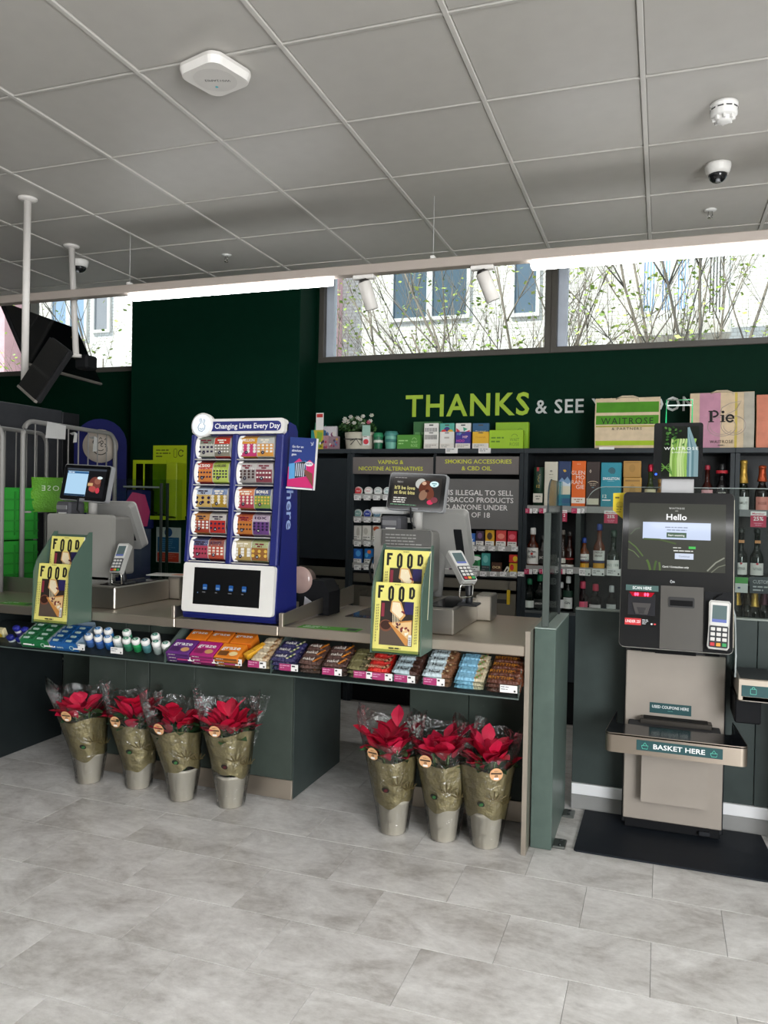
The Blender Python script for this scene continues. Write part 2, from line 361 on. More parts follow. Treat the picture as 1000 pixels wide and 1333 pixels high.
# ------------------------------------------------------------------ outside: the white brick building, its windows, the street trees
m = MB(); FY = 13.0
def fx(px): return AY(px, 400, FY).x
def fz(px, py): return AY(px, py, FY).z
m.box(-20, 8, FY, FY+.4, -2, 14, '#e6e2da', BRICK)
B = thing('building', 'sunlit white brick building with windows seen through the high windows', 'building', (0, 0, 0))
m.build('wall', B)
def fwin(x0, x1, z0, z1, col, nv=1, nh=0, fc='#d8d6cf'):
    f = MB(); t = .06
    f.box(x0-t, x1+t, FY-.06, FY-.002, z0-t, z0, fc, 'satin'); f.box(x0-t, x1+t, FY-.06, FY-.002, z1, z1+t, fc, 'satin')
    f.box(x0-t, x0, FY-.06, FY-.002, z0, z1, fc, 'satin'); f.box(x1, x1+t, FY-.06, FY-.002, z0, z1, fc, 'satin')
    for i in range(nv): x = x0+(x1-x0)*(i+1)/(nv+1)-.0; f.box(x-.05, x+.05, FY-.055, FY-.002, z0, z1, fc, 'satin')
    for i in range(nh): z = z0+(z1-z0)*.72; f.box(x0, x1, FY-.05, FY-.002, z-.03, z+.03, fc, 'satin')
    w = f.build('window', B); g = MB(); g.box(x0, x1, FY-.02, FY-.004, z0, z1, col, 'gem'); g.build('pane', w)
fwin(fx(513), fx(608), fz(560, 413), fz(560, 413)+1.6, '#4d5f6a', 1, 1)
fwin(fx(670), fx(698), fz(684, 408), fz(684, 408)+1.6, '#5a6b78', 0, 1)
fwin(fx(838), fx(895), fz(866, 405), fz(866, 405)+1.7, '#8fb4e6', 2, 0)
fwin(fx(922), fx(942), fz(930, 408), fz(930, 408)+1.7, '#3a3733', 0, 0)
fwin(fx(70), fx(112), fz(90, 440), fz(90, 440)+1.5, '#8aa0b4', 1, 0)
fwin(fx(125), fx(142), fz(130, 430), fz(130, 430)+1.6, '#8a8a8c', 0, 0)
b = MB(); b.box(fx(832), fx(948), FY-.9, FY, fz(880, 448)-.05, fz(880, 434), '#cfc9be', 'matte', .02); b.build('balcony_slab', B)
b = MB(); z0 = fz(900, 434); b.box(fx(835), fx(946), FY-.88, FY-.83, z0+1.0, z0+1.06, '#eceae4', 'satin')
for i in range(30):
    x = fx(835)+(fx(946)-fx(835))*i/29; b.box(x-.012, x+.012, FY-.865, FY-.845, z0, z0+1.0, '#e6e4de', 'satin')
b.build('railing', B)
b = MB(); b.box(fx(424), fx(446), FY-.5, FY+.1, -2, 14, '#d9aeb0', 'matte'); b.box(-12.9, fx(31), FY-.5, FY+.1, -2, 14, '#d9aeb0', 'matte'); b.build('pink_pier', B, 'pale pink vertical pier')
m = MB(); m.box(-22, 10, 6.3, 30, -2.3, -2.0, '#9b9a96', 'matte'); struct(m.build('street'))
def tree(x, y, ztop, seed, spread, label, nl=520, lean=0):
    R = random.Random(seed); br = MB(); lf = MB(); tips = []
    def grow(p, d, L, r, lv):
        pts = [p]; q = p.copy(); dd = d.copy()
        for k in range(4):
            dd = (dd+Vector((R.uniform(-.12, .12), R.uniform(-.12, .12), R.uniform(-.02, .1)))).normalized(); q = q+dd*(L/4); pts.append(q.copy())
        br.tube(pts, r, '#857b6e', 'matte', 5 if lv < 2 else 3, rr=[r*(1-.15*i) for i in range(5)])
        if lv >= 2: tips.extend(pts[1:])
        if lv >= 4: return
        for k in range(4 if lv else 9):
            t = R.uniform(.35, 1) if lv else R.uniform(.3, 1); b0 = pts[min(4, int(t*4))]
            an = R.uniform(0, 2*PI); sp = R.uniform(.4, .85)*spread
            nd = (dd+Vector((math.cos(an)*sp, math.sin(an)*sp*.7, R.uniform(0, .3)))).normalized()
            grow(b0, nd, L*R.uniform(.45, .62), r*.42, lv+1)
    grow(Vector((0, 0, 0)), Vector((lean, 0, 1)).normalized(), ztop*.62, .06, 0)
    for i in range(int(nl*2.2)):
        p = R.choice(tips)+Vector((R.uniform(-.1, .1), R.uniform(-.1, .1), R.uniform(-.1, .1))); a = R.uniform(0, 6.28); s = R.uniform(.016, .038)
        c = R.choice(['#a9bd4f', '#8fae3c', '#c2cf6d', '#7f9c3a', '#b7c65a'])
        u = Vector((math.cos(a), math.sin(a), R.uniform(-.5, .5)))*s; v = Vector((-math.sin(a), math.cos(a)*.3, R.uniform(.3, 1)))*s*.6
        lf.add([p-u, p+v, p+u, p-v], [(0, 1, 2, 3)], c, 'leaf')
    t = thing('tree', label, 'tree', (x, y, -2.0)); br.build('branch', t, kind='stuff'); lf.build('foliage', t, kind='stuff')
for px, y, seed, sp, lab, nl, ln in ((515, 9.3, 3, .9, 'leafy young street tree behind the left spotlight outside the window', 900, .02), (690, 9.0, 11, 1.0, 'bare twiggy tree outside beside the dark window mullion', 260, -.06),
        (858, 8.8, 5, 1.1, 'thick-stemmed budding tree outside before the blue balcony', 420, .03), (960, 9.4, 21, .9, 'slender tree with yellow-green leaves outside at far right', 420, .05),
        (600, 10.2, 8, 1.0, 'thin tree outside before the gridded brick building window', 300, .05), (775, 10.0, 31, 1.0, 'spreading tree outside just right of the dark window mullion', 420, -.05),
        (120, 9.0, 14, 1.1, 'pale branching tree outside the small left window', 420, .1)):
    tree(AY(px, 440, y).x, y, 8.4, seed, sp, lab, nl, ln)

# ------------------------------------------------------------------ ceiling fittings
TY = 4.0
def light_bar(label, x0, x1, y, z, lit, group):
    t = thing('light_bar', label, 'ceiling light', ((x0+x1)/2, y, z), group=group); h = (x1-x0)/2
    m = MB(); m.box(-h, h, -.033, .033, -.05, 0, '#b3a89f', 'satin', .004); m.build('rail', t)
    for a, b in lit:
        m = MB(); m.box(a-t.location.x, b-t.location.x, -.029, .029, -.088, -.0505, '#ffffff', 'emit_bar', .004); m.build('diffuser', t)
    return t
XS = [-4.7, 2.2]
t = light_bar('white suspended lighting track with two lit bars below the ceiling', XS[0], XS[1], TY, 2.808, [(-3.05, -1.735), (-.645, 1.4)], None)
for x, y in ((-3.06, 0), (-1.16, 0), (.9, 0)):
    m = MB(); m.tube([(x-t.location.x, 0, .012), (x-t.location.x, 0, CZ-2.808-.004)], .0018, '#cfcfcc', 'satin', 4); m.box(x-.012-t.location.x, x+.012-t.location.x, -.02, .02, 0, .02, WHITE, 'satin', .003); m.build('wire', t)
for n, (y, z) in enumerate(((1.25, 2.96), (.1, 2.97))):  # unseen tracks added behind the viewer to light floor and counters
    light_bar('added unseen lit track overhead behind the viewer, row %s' % ('nearer the tills', 'nearer the street')[n], -4.7, 2.2, y, z, [(-4.6, -2.5), (-2.4, -.2), (-.1, 2.1)], None)
def spot(x, label, tilt):
    t = thing('spotlight', label, 'spotlight', (x, TY, 2.757), (0, 0, 0))
    m = MB(); m.box(-.06, .06, -.02, .02, -.022, .0, WHITE, 'satin', .004); m.build('track_adapter', t)
    m = MB(); m.M = TR(0, 0, -.035) @ Ry(tilt) @ Rx(.25)
    m.lathe([(.030, 0), (.036, -.004), (.036, -.15), (.031, -.153), (.028, -.148)], 0, 0, 0, 20, '#e9e5df', 'satin'); m.build('barrel', t)
    m = MB(); m.M = TR(0, 0, -.035) @ Ry(tilt) @ Rx(.25); m.cyl((0, 0, -.004), .031, .018, '#2a2725', 'satin', r2=.024); m.build('end_cap', t)
spot(AY(474, 366, TY).x, 'white cylinder spotlight on the track, left of the pair', -.25); spot(AY(628, 354, TY).x, 'white cylinder spotlight on the track, right of the pair', -.36)
# access point, smoke detector, dome cameras, sprinklers
p = AZ(272, 84, CZ); t = thing('wifi_access_point', 'white square wireless access point with rounded corners on the ceiling', 'access point', (p.x+.01, p.y+.03, CZ-.005), (0, 0, -.28))
m = MB(); P = rrect(-.105, -.105, .105, .105, .045, 6); m.prism(P, 'z', -.012, 0, '#d9d6d0', 'satin'); n = len(P)
Q = [(a*1.0, b*1.0) for a, b in P]; m.add([(a, b, -.012) for a, b in Q]+[(a*.93, b*.93, -.038) for a, b in Q], [(i, (i+1) % n, n+(i+1) % n, n+i) for i in range(n)]+[tuple(range(n, 2*n))], '#efece7', 'satin', False); m.build('body', t)
m = MB(); pr = Pr(m, (0, 0, -.039), (-1, 0, 0), (0, 1, 0), 'satin'); pr.ell(0, 0, .08, .08, '#e2dfda', 28); pr.text('W012AP03', -.01, -.0, .014, '#333333', rot=-.6); pr.ell(.03, .035, .006, .006, '#35c7d6'); m.build('lettering', t)
p = AZ(943, 134, CZ); t = thing('smoke_detector', 'white round smoke detector on the ceiling at right', 'smoke detector', (p.x, p.y, CZ-.005))
m = MB(); m.lathe([(.052, 0), (.052, -.012), (.05, -.014), (.05, -.045), (.044, -.052)], 0, 0, 0, 28, '#ecebe8', 'satin'); m.build('base', t)
m = MB(); m.lathe([(.03, -.05), (.03, -.064), (.026, -.07), (.012, -.073)], 0, 0, 0, 20, '#f0efec', 'satin')
for k in range(8): a = k*PI/4; m.M = Rz(a); m.box(.03, .042, -.004, .004, -.066, -.05, '#e4e3e0', 'satin')
m.M = Matrix(); m.build('sensor', t)
m = MB()
for k in range(10): a = k*2*PI/10; m.M = Rz(a); m.box(.0498, .0512, -.011, .011, -.026, -.021, '#3d3d3c', 'satin')
m.build('vent', t)
def dome(px, py, label):
    p = AZ(px, py, CZ); t = thing('dome_camera', label, 'camera', (p.x, p.y, CZ-.005))
    m = MB(); m.lathe([(.058, 0), (.058, -.012), (.054, -.03), (.047, -.047), (.042, -.047)], 0, 0, 0, 26, '#e4e2dd', 'satin'); m.build('housing', t)
    m = MB(); m.lathe([(.042, -.045), (.041, -.055), (.034, -.07), (.022, -.08), (.006, -.084)], 0, 0, 0, 22, '#1b1c1e', 'gem'); m.build('dome', t)
    m = MB(); m.M = TR(0, -.02, -.075); m.lathe([(.011, 0), (.011, -.012), (.008, -.013)], 0, 0, 0, 12, '#8a8d90', 'gem'); m.build('lens', t)
dome(935, 213, 'white dome security camera on the ceiling below the smoke detector'); dome(104, 338, 'small white dome security camera on the ceiling behind the hanging poles')
def sprinkler(px, py, label):
    p = AZ(px, py, CZ); t = thing('sprinkler', label, 'sprinkler', (p.x, p.y, CZ-.004))
    m = MB(); m.lathe([(.032, 0), (.03, -.006), (.012, -.009)], 0, 0, 0, 18, '#d8d7d3', 'satin'); m.build('cover_ring', t)
    m = MB(); m.tube([(-.009, 0, -.008), (-.011, 0, -.03), (0, 0, -.042)], .0025, '#b7b5b0', 'chrome', 5); m.tube([(.009, 0, -.008), (.011, 0, -.03), (0, 0, -.042)], .0025, '#b7b5b0', 'chrome', 5)
    m.cyl((0, 0, -.046), .013, .003, '#b7b5b0', 'chrome', seg=12); m.build('head', t)
sprinkler(925, 272, 'small sprinkler head on the ceiling at right below the camera'); sprinkler(295, 331, 'small sprinkler head on the ceiling left of centre')
# screens hanging from poles at the left
def pole(px0, py0, px1, py1, label, flange_bottom):
    p = AZ(px0, py0, CZ); q = AY(px1, py1, p.y); t = thing('hanging_pole', label, 'pole', (p.x, p.y, CZ-.004)); d = q-Vector((p.x, p.y, CZ))
    m = MB(); m.tube([(0, 0, -.004), tuple(d)], .019, '#dedad5', 'satin', 14); m.build('tube', t)
    m = MB(); m.lathe([(.05, 0), (.05, -.007), (.04, -.014), (.02, -.018)], 0, 0, 0, 22, '#e3dfda', 'satin'); m.build('flange', t)
    if flange_bottom:
        m = MB(); m.M = TR(*d); m.cyl((0, 0, -.012), .034, .02, '#d6d2cc', 'satin', seg=18); m.build('collar', t)
    return q, p.y
q1, y1 = pole(36, 257, 32, 494, 'long white pole from the ceiling at the left edge', False)
q2, y2 = pole(93, 319, 99, 462, 'shorter white pole from the ceiling with a collar at its end', True)
def screen_thing(label, c, ex, ez, w, h, th, extra=None):
    ex = Vector(ex).normalized(); ez = Vector(ez); ez = (ez-ex*ez.dot(ex)).normalized(); ey = ez.cross(ex)
    M = Matrix((ex, ey, ez)).transposed().to_4x4(); M.translation = c
    t = thing('hanging_screen', label, 'screen', c, M.to_euler())
    m = MB(); m.box(-w/2, w/2, -th/2, th/2, -h/2, h/2, '#17181a', 'matte', .008); m.build('back_cover', t)
    m = MB(); m.box(-w*.49, w*.49, -th/2-.004, -th/2, -h*.48, h*.48, '#0d0e10', 'gem', .001); m.box(-w/2, w/2, -th/2-.006, -th/2+.012, -h/2-.004, -h/2+.01, '#77736c', 'satin', .002); m.build('panel', t)
    return t
def _far(v, k): e = Vector((0, 0, EYE)); return e+(Vector(v)-e)*k
A_ = _far((-3.364, 3.314, 2.567), 1.27); B_ = _far((-3.387, 3.915, 2.550), 1.27); D_ = _far((-3.171, 3.312, 2.219), 1.27); C_ = B_+D_-A_
screen_thing('black screen seen from behind hanging on the shorter pole, largest of the two', (A_+B_+C_+D_)/4, B_-A_, A_-D_, (B_-A_).length, (A_-D_).length, .03)
_s = list(COL.objects)
t = [o for o in COL.objects if o.name.startswith('hanging_screen')][0]
m = MB(); m.M = t.matrix_basis.inverted() @ TR(*(q2+Vector((0, .06, -.03)))); m.box(-.05, .05, -.02, .09, -.05, .04, '#101113', 'matte', .012)
m.tube([(-.06, 0, .02), (-.05, -.03, .08), (-.01, -.03, .14), (-.09, 0, .16)], .004, '#b99a2a', 'plastic', 5); m.build('bracket', t)
m = MB(); s_ = (B_-A_).length/2; v_ = (A_-D_).length/2; m.box(s_-.09, s_-.02, .0151, .0165, -v_+.02, -v_+.08, '#d6d4cf', 'paper'); m.box(s_-.09, s_-.02, -.0165, -.0151, -v_+.02, -v_+.08, '#d6d4cf', 'paper'); m.build('rating_label', t, 'white rating label')
A2 = _far((-2.723, 3.004, 2.281), 1.1); D2 = _far((-2.865, 2.951, 2.043), 1.1); E2 = D2+_far((-2.551, 2.931, 2.195), 1.1)-A2
screen_thing('black screen seen edge-on hanging from the long white pole', (A2+D2)/2+(E2-D2)*.5, E2-D2, A2-D2, (E2-D2).length, (A2-D2).length, .035)
t = [o for o in COL.objects if o.name.startswith('hanging_screen')][1]; bpy.context.view_layer.update(); c_ = t.matrix_world.inverted() @ Vector(q1)
m = MB(); m.tube([c_, c_*.5+Vector((0, .02, 0)), Vector((0, .012, 0))], .016, '#121315', 'matte', 8); m.box(-.05, .05, .012, .03, -.05, .05, '#121315', 'matte', .004); m.build('bracket', t)

# ------------------------------------------------------------------ checkout counters
CT = .905; LY = 3.46
def counter(label, x0, x1, bx0, bx1, base_y, joints, back, cut=None):
    t = thing('checkout_counter', label, 'counter', (0, 0, 0))
    m = MB(); m.box(x0, x1, LY+.003, back, CT-.02, CT, STEEL, 'steel', .003); m.box(x0, x1, LY, LY+.02, .872, .92, STEEL, 'steel', .004); m.build('worktop', t)
    xs = [bx0]+joints+[bx1]
    for a, b in zip(xs, xs[1:]):
        m = MB(); m.box(a+.0015, b-.0015, base_y, base_y+.02, .105, .86, PANEL, 'laminate', .002); m.build('front_panel', t)
        m = MB(); m.box(a+.001, b-.001, base_y+.004, base_y+.02, 0.002, .103, STEEL, 'steel', .002); m.build('plinth', t)
    for a in (bx0, bx1-.02):
        m = MB(); m.box(a, a+.02, base_y+.021, back-.17, .002, .86, PANEL_D, 'laminate', .002); m.build('side_panel', t)
    return t
tA = counter('steel-topped checkout counter at the left, under the gum tray', -3.5, -2.345, -3.02, -2.62, 3.635, [-2.77], 4.45)
m = MB(); m.box(-3.60, -3.021, 4.09, 4.11, .002, .86, PANEL, 'laminate', .002); m.build('back_panel', tA)
m = MB(); m.box(-4.4, -3.501, LY+.003, 4.05, CT-.02, CT, STEEL, 'steel', .003); m.box(-4.4, -3.501, LY, LY+.02, .872, .92, STEEL, 'steel', .004); m.build('worktop', tA)
tB = counter('steel-topped counter section carrying the blue ticket display', -2.341, -1.755, -2.616, -1.751, 3.635, [-2.33], 4.45)
m = MB(); m.box(-3.64, -3.60, 2.9, 4.085, .002, .86, '#23292a', 'laminate', .003); m.box(-4.3, -3.642, 2.9, 3.40, .1, .86, PANEL, 'laminate', .003)
one(m, 'base_cabinet', 'dark green-grey base cabinet jutting out at the far left below the counter', 'cabinet')
tC = counter('steel-topped checkout counter at the right with the chunky display and clear end screen', -1.751, -.552, -1.18, -.56, 3.80, [-.875], 4.45)
# steel guard rails along the packing wells
m = MB()
for (x, y0, y1, z) in ((-1.75, LY+.004, 4.44, 1.0),): m.prism([(y0, .92), (y1, .92), (y1, 1.03), (y0, .975)], 'x', x, x+.006, '#b8b3aa', 'steel'); m.box(x-.001, x+.02, y0-.002, y0+.02, .875, .985, STEEL, 'steel', .002)
m.build('guard_rail', tC)
m = MB(); m.prism([(LY+.004, .92), (4.44, .92), (4.44, 1.02), (LY+.004, .975)], 'x', -2.362, -2.356, '#b8b3aa', 'steel'); m.box(-2.368, -2.348, LY+.003, LY+.022, .92, .985, STEEL, 'steel', .002); m.build('guard_rail', tA)
m = MB(); m.box(-4.4, -3.4, 4.035, 4.045, .906, 1.0, '#a9a59d', 'steel'); m.build('guard_rail', tA)
m = MB(); m.box(-1.62, -1.2, 4.0, 4.42, CT, CT+.003, '#2b2e30', 'gem'); m.build('scanner_glass', tC); m = MB(); m.box(-1.7, -1.25, 4.425, 4.435, CT, CT+.06, '#9d9890', 'steel'); m.build('guard_rail', tC)
# green sticker flat in the packing well
for (a, b, c, nm) in ((-1.70, 3.56, -1.38, 'green printed strip lying flat on the right counter'), (-3.62, 3.57, -3.4, 'green printed strip lying flat on the left counter')):
    m = MB(); m.box(a, c, b, b+.09, CT+.0002, CT+.0012, '#5aa037', 'paper'); pr = Pr(m, (a, b, CT+.0012), (1, 0, 0), (0, 1, 0)); pr.lines(.02, (c-a)*.6, .055, 2, .03, .012, '#dfeeda', 4); pr.rect((c-a)*.78, .02, (c-a)*.95, .07, '#3a3f3a')
    one(m, 'counter_sticker', nm, 'sticker')
# stainless end panel
m = MB(); m.prism([(LY-.004, .001), (4.05, .001), (4.05, .985), (LY-.004, .985)], 'x', -.549, -.528, '#c9bfb2', 'steel'); m.build('end_panel', tC)
# till bases with towers, displays, screens
def till(lab, bx, plate, disp, polepx, op, sign, prn, scr):
    t = thing('till', lab, 'till', (0, 0, 0))
    P0, P1 = plate
    m = MB(); m.box(bx-.20, bx, 3.66, 4.18, CT+.001, 1.03, '#b3aea6', 'steel', .006); m.box(bx-.012, bx+.075, 4.18, 4.34, CT+.001, 1.045, '#b9b4ac', 'steel', .006); m.build('base_block', t)
    m = MB(); m.box(bx-.15, bx-.02, 3.72, 4.16, 1.0305, 1.034, '#1b1c1e', 'gem'); m.build('cable_tray', t)
    a = AY(*P0, 3.9); b = AY(*P1, 3.9)
    m = MB(); m.prism(rrect(a.x, 1.04, b.x, a.z, .02), 'y', 3.86, 3.9, '#9a9892', 'satin'); m.box(a.x, bx-.2, 3.86, 3.9, CT+.001, 1.06, '#9a9892', 'satin', .004); m.prism(rrect(a.x+.02, 1.06, b.x-.02, a.z-.01, .02), 'y', 3.9, 4.1, '#7e7c77', 'satin'); m.build('body', t)
    c0 = AY(*disp[0], 3.95); c1 = AY(*disp[1], 3.95); w = c1.x-c0.x; h = c0.z-c1.z; cx = (c0.x+c1.x)/2; cz = (c0.z+c1.z)/2
    m = MB(); m.cyl((polepx, 3.98, a.z-.02), .026, cz-a.z, '#b5b3ae', 'satin', seg=18); m.build('pole', t)
    M = TR(cx, 3.95, cz) @ Rz(-.08) @ Rx(-.18) @ Ry(.04)
    m = MB(); m.M = M; m.prism(rrect(-w/2, -h/2, w/2, h/2, .016), 'y', -.012, .02, '#9b9c9e', 'satin'); m.prism(rrect(-w/2+.005, -h/2+.005, w/2-.005, h/2-.005, .013), 'y', -.016, -.012, '#0c0d0f', 'gem'); m.box(-.02, .02, -.0175, -.016, -h/2+.006, -h/2+.016, '#8b8c8e', 'satin'); d = m.build('customer_display', t)
    m = MB(); m.M = M; pr = Pr(m, (0, -.0165, 0), mt='emit'); scr(pr, w*.42, h*.39); m.build('screen', d)
    oc, ow, oh, rz = op
    m = MB(); m.M = TR(*oc) @ Rz(rz) @ Rx(.42); m.prism(rrect(-ow/2, -oh/2, ow/2, oh/2, .025), 'y', -.02, .03, '#9b9a96', 'satin'); m.box(ow/2-.075, ow/2-.03, -.024, -.018, -oh*.3, oh*.22, '#151618', 'matte', .003); m.prism(rrect(-ow/2, -oh/2, ow/2, oh/2, .025), 'y', .03, .04, '#c8c6c2', 'satin'); m.build('operator_screen', t)
    m = MB(); m.tube([(oc[0]-.02, oc[1]+.04, oc[2]-.05), (oc[0]-.03, 4.12, 1.03)], .03, '#8a8986', 'satin', 10); m.build('screen_stand', t)
    q = AY(*prn, 3.98); m = MB(); m.box(q.x-.055, q.x+.055, 3.93, 4.07, a.z-.03, q.z+.035, '#56565a', 'matte', .012); m.box(q.x-.045, q.x+.035, 3.925, 3.931, q.z-.015, q.z+.012, '#7a7a7c', 'satin', .003); m.box(q.x-.02, q.x+.03, 3.915, 3.929, a.z-.01, a.z+.006, '#e9e8e4', 'paper'); m.build('receipt_printer', t)
    if sign:
        s0 = AY(*sign[0], 3.85); s1 = AY(*sign[1], 3.85); m = MB(); m.box(s0.x, s1.x, 3.842, 3.857, s1.z, s0.z, '#5b5a57', 'paper', .002); pr = Pr(m, (s0.x, 3.842, s1.z)); pr.lines(.02, s1.x-s0.x-.03, s0.z-s1.z-.028, 5, .016, .006, '#9b9a96', 3); m.build('notice', t)
    # cables
    m = MB(); x = cx-.02; m.tube([(x, 3.9, c1.z+.02), (x+.01, 3.88, c1.z-.05), (x+.035, 3.87, a.z+.01)], .005, '#16171a', 'plastic', 6); m.build('cable', t)
    return t
def scr1(p, w, h):
    p.rect(-w, -h, w, h, '#17181b'); p.rect(-w, h*.86, w, h, '#3a4048'); p.rect(-w*.95, -h*.95, w*.12, h*.8, '#a9cde8'); p.rect(-w*.95, h*.62, w*.12, h*.78, '#35618c'); p.rect(-w*.95, -h*.95, w*.12, -h*.82, '#233a52')
    p.lines(-w*.9, -w*.2, h*.66, 1, .1, .006, '#d4e6f4', 3); p.ell(w*.52, -h*.1, w*.3, h*.55, '#6d3a33'); p.ell(w*.66, h*.15, w*.16, h*.22, '#8d5a4b'); p.ell(w*.45, -h*.4, w*.18, h*.2, '#a84a46'); p.ell(w*.72, -h*.5, w*.1, h*.2, '#c03a4a'); p.ell(w*.75, h*.38, w*.13, h*.1, '#dcecec'); p.rect(w*.2, -h*.2, w*.45, h*.0, '#c8a070')
def scr2(p, w, h):
    p.rect(-w, -h, w, h, '#2d2a28'); p.lines(-w*.95, w*.2, h*.9, 1, .1, .004, '#8a8784', 3); p.ell(w*.15, h*.58, w*.22, h*.34, '#b9bab4', rot=.4); p.ell(w*.35, h*.35, w*.28, h*.42, '#5d2f22', rot=.7); p.ell(w*.55, -h*.05, w*.18, h*.5, '#6b3a2a', rot=.3)
    p.ell(w*.3, -h*.2, w*.16, h*.36, '#8d6a55', rot=-.3); p.ell(w*.3, h*.6, w*.09, h*.12, '#cfa58a'); p.ell(w*.45, h*.1, w*.08, h*.1, '#3d1c16'); p.ell(w*.62, -h*.66, w*.13, h*.16, '#d03058'); p.ell(w*.78, -h*.5, w*.14, h*.2, '#7a3a44')
    p.text("NO.1", -w*.7, h*.56, .010, '#b8b5b0'); p.text("It'll be love", -w*.9, h*.12, .018, '#d9cf8a', 'l', bold=.02); p.text("at first bite", -w*.9, -h*.2, .018, '#d9cf8a', 'l', bold=.02); p.lines(-w*.9, -w*.2, -h*.5, 3, .011, .005, '#dedbd4', 3)
    p.ell(w*.72, h*.56, w*.18, h*.2, '#d7f0f2'); p.lines(w*.62, w*.84, h*.56, 2, .01, .005, '#3a7a80', 2, 'c'); p.lines(-w, w*.9, -h*.95, 1, .01, .004, '#6d9a7a', 5)
till('till with a lit blue-white customer display at the left counter', -2.872, ((68, 668), (150, 745)), ((81, 605), (146, 654)), AY(121, 660, 3.98).x, ((AY(154, 684, 4.12).x, 4.12, AY(154, 684, 4.12).z), .33, .30, -.12), None, (89, 660), scr1)
till('till with a dark chocolate advert on its display at the right counter', -.925, ((491, 688), (563, 760)), ((506, 616), (582, 667)), AY(544, 672, 3.98).x, ((AY(577, 702, 4.12).x, 4.12, AY(577, 702, 4.12).z), .30, .33, -.1), ((498, 689), (561, 712)), (512, 680), scr2)
t2 = [o for o in COL.objects if o.name == 'till.001'][0]
m = MB(); a = AY(507, 664, 4.0); m.box(a.x-.1, a.x+.09, 3.97, 4.2, a.z-.02, a.z+.015, '#cfcfcd', 'satin', .01); m.build('printer_lid', t2)
m = MB(); m.tube([AY(485, 725, 3.95), AY(481, 738, 3.95), AY(483, 752, 3.9), AY(487, 765, 3.88)], .006, '#151618', 'plastic', 6); m.build('cable', t2)
# card terminals on steel loop stands
def terminal(label, c, phi, tilt, standz, roll=0, w=.078, h=.165, loop=True):
    t = thing('card_terminal', label, 'card reader', c); M = Rz(phi) @ Rx(-tilt) @ Ry(roll)
    m = MB(); m.M = M; m.prism([(-w*.5, h*.5), (-w*.42, h*.55), (w*.42, h*.55), (w*.5, h*.5), (w*.47, -h*.1), (w*.5, -h*.5), (w*.42, -h*.56), (-w*.42, -h*.56), (-w*.5, -h*.5), (-w*.47, -h*.1)], 'y', -.012, .022, '#b9b8b3', 'satin', False); m.build('housing', t)
    m = MB(); m.M = M; m.prism(rrect(-w*.42, -.004, w*.42, h*.5, .006), 'y', -.015, -.012, '#d9d8d4', 'satin'); m.box(-w*.33, w*.33, -.0165, -.015, h*.08, h*.44, '#5d6f70', 'gem'); pr = Pr(m, (0, -.0165, 0), mt='gem'); pr.rect(-w*.33, h*.05, w*.33, h*.12, '#6b78b8'); m.build('screen', t)
    k0 = MB(); k0.M = M; k0.prism(rrect(-w*.43, -h*.52, w*.43, -.006, .006), 'y', -.0145, -.012, '#3d3f42', 'matte'); kp = k0.build('keypad', t)
    cols = [['#d6d4d0']*3]*3+[['#c8323a', '#e0a23a', '#2f9a55']]
    for r in range(4):
        for cc in range(3):
            m = MB(); m.M = M; x = (cc-1)*w*.27; z = -.02-r*h*.115; m.box(x-w*.1, x+w*.1, -.0185, -.0145, z-h*.04, z+h*.036, cols[r][cc], 'satin', .001); m.build('key', kp)
    if loop:
        m = MB(); b = M @ Vector((0, .02, -h*.5)); z0 = standz-c[2]
        m.tube([(b.x, b.y+.02, b.z+.05), (b.x, b.y+.05, z0+.03), (b.x, b.y+.05, z0)], .018, '#202124', 'satin', 10); m.box(b.x-.05, b.x+.05, b.y, b.y+.1, z0, z0+.012, '#202124', 'satin', .004); m.build('stand', t)
        m = MB(); m.M = TR(b.x, b.y-.015, b.z-.03) @ Rz(phi) @ Rx(.1); m.tube([(p[0], 0, p[1]) for p in rrect(-w*.45, -.035, w*.45, .03, .012)], .0045, '#d9d7d2', 'chrome', 8, closed=True); m.build('loop', t)
    return t
c = AY(157, 727, 3.78); terminal('grey card terminal on a stand beside the left till', c, -.05, .5, 1.035, -.05)
c = AY(601, 738, 3.80); terminal('grey card terminal turned sideways on a stand beside the right till', c, .85, .8, 1.035, 0, .085, .18)
m = MB(); z = 1.05
a = AZ(175, 752, 1.047); m.M = TR(-2.87, 4.25, 1.0466) @ Rz(.15); m.box(-.17, .12, -.07, .07, 0, .006, '#e5e2dc', 'paper', .001); pr = Pr(m, (0, 0, .006), (1, 0, 0), (0, 1, 0)); pr.rect(-.02, -.05, .1, .05, '#d7a08c'); pr.lines(-.15, -.03, .04, 4, .02, .006, '#8a8784', 2)
one(m, 'newspaper', 'thin folded paper lying on the steel block of the left till', 'paper')
# acrylic sneeze screen posts behind the left till
for k, (px, yb) in enumerate(((209.5, 4.46), (217, 4.46))): pass
t = thing('counter_screen', 'clear counter screen on two thin dark posts behind the left till', 'screen', (0, 0, 0))
for px, y in ((209.5, 4.5), (217.5, 4.6)):
    m = MB(); x = AY(px, 690, y).x; m.box(x-.009, x+.009, y-.007, y+.007, CT-.2, AY(px, 629, y).z, '#2e3431', 'satin', .002); m.build('post', t)
m = MB(); m.box(AY(150, 690, 4.55).x, AY(236, 690, 4.55).x, 4.548, 4.554, CT, AY(200, 624, 4.55).z, '#eef6f2', 'glass'); m.build('pane', t)
m = MB(); m.box(-3.1, -2.37, 4.46, 4.49, .3, CT+.12, PANEL, 'laminate', .002); m.build('back_panel', t)

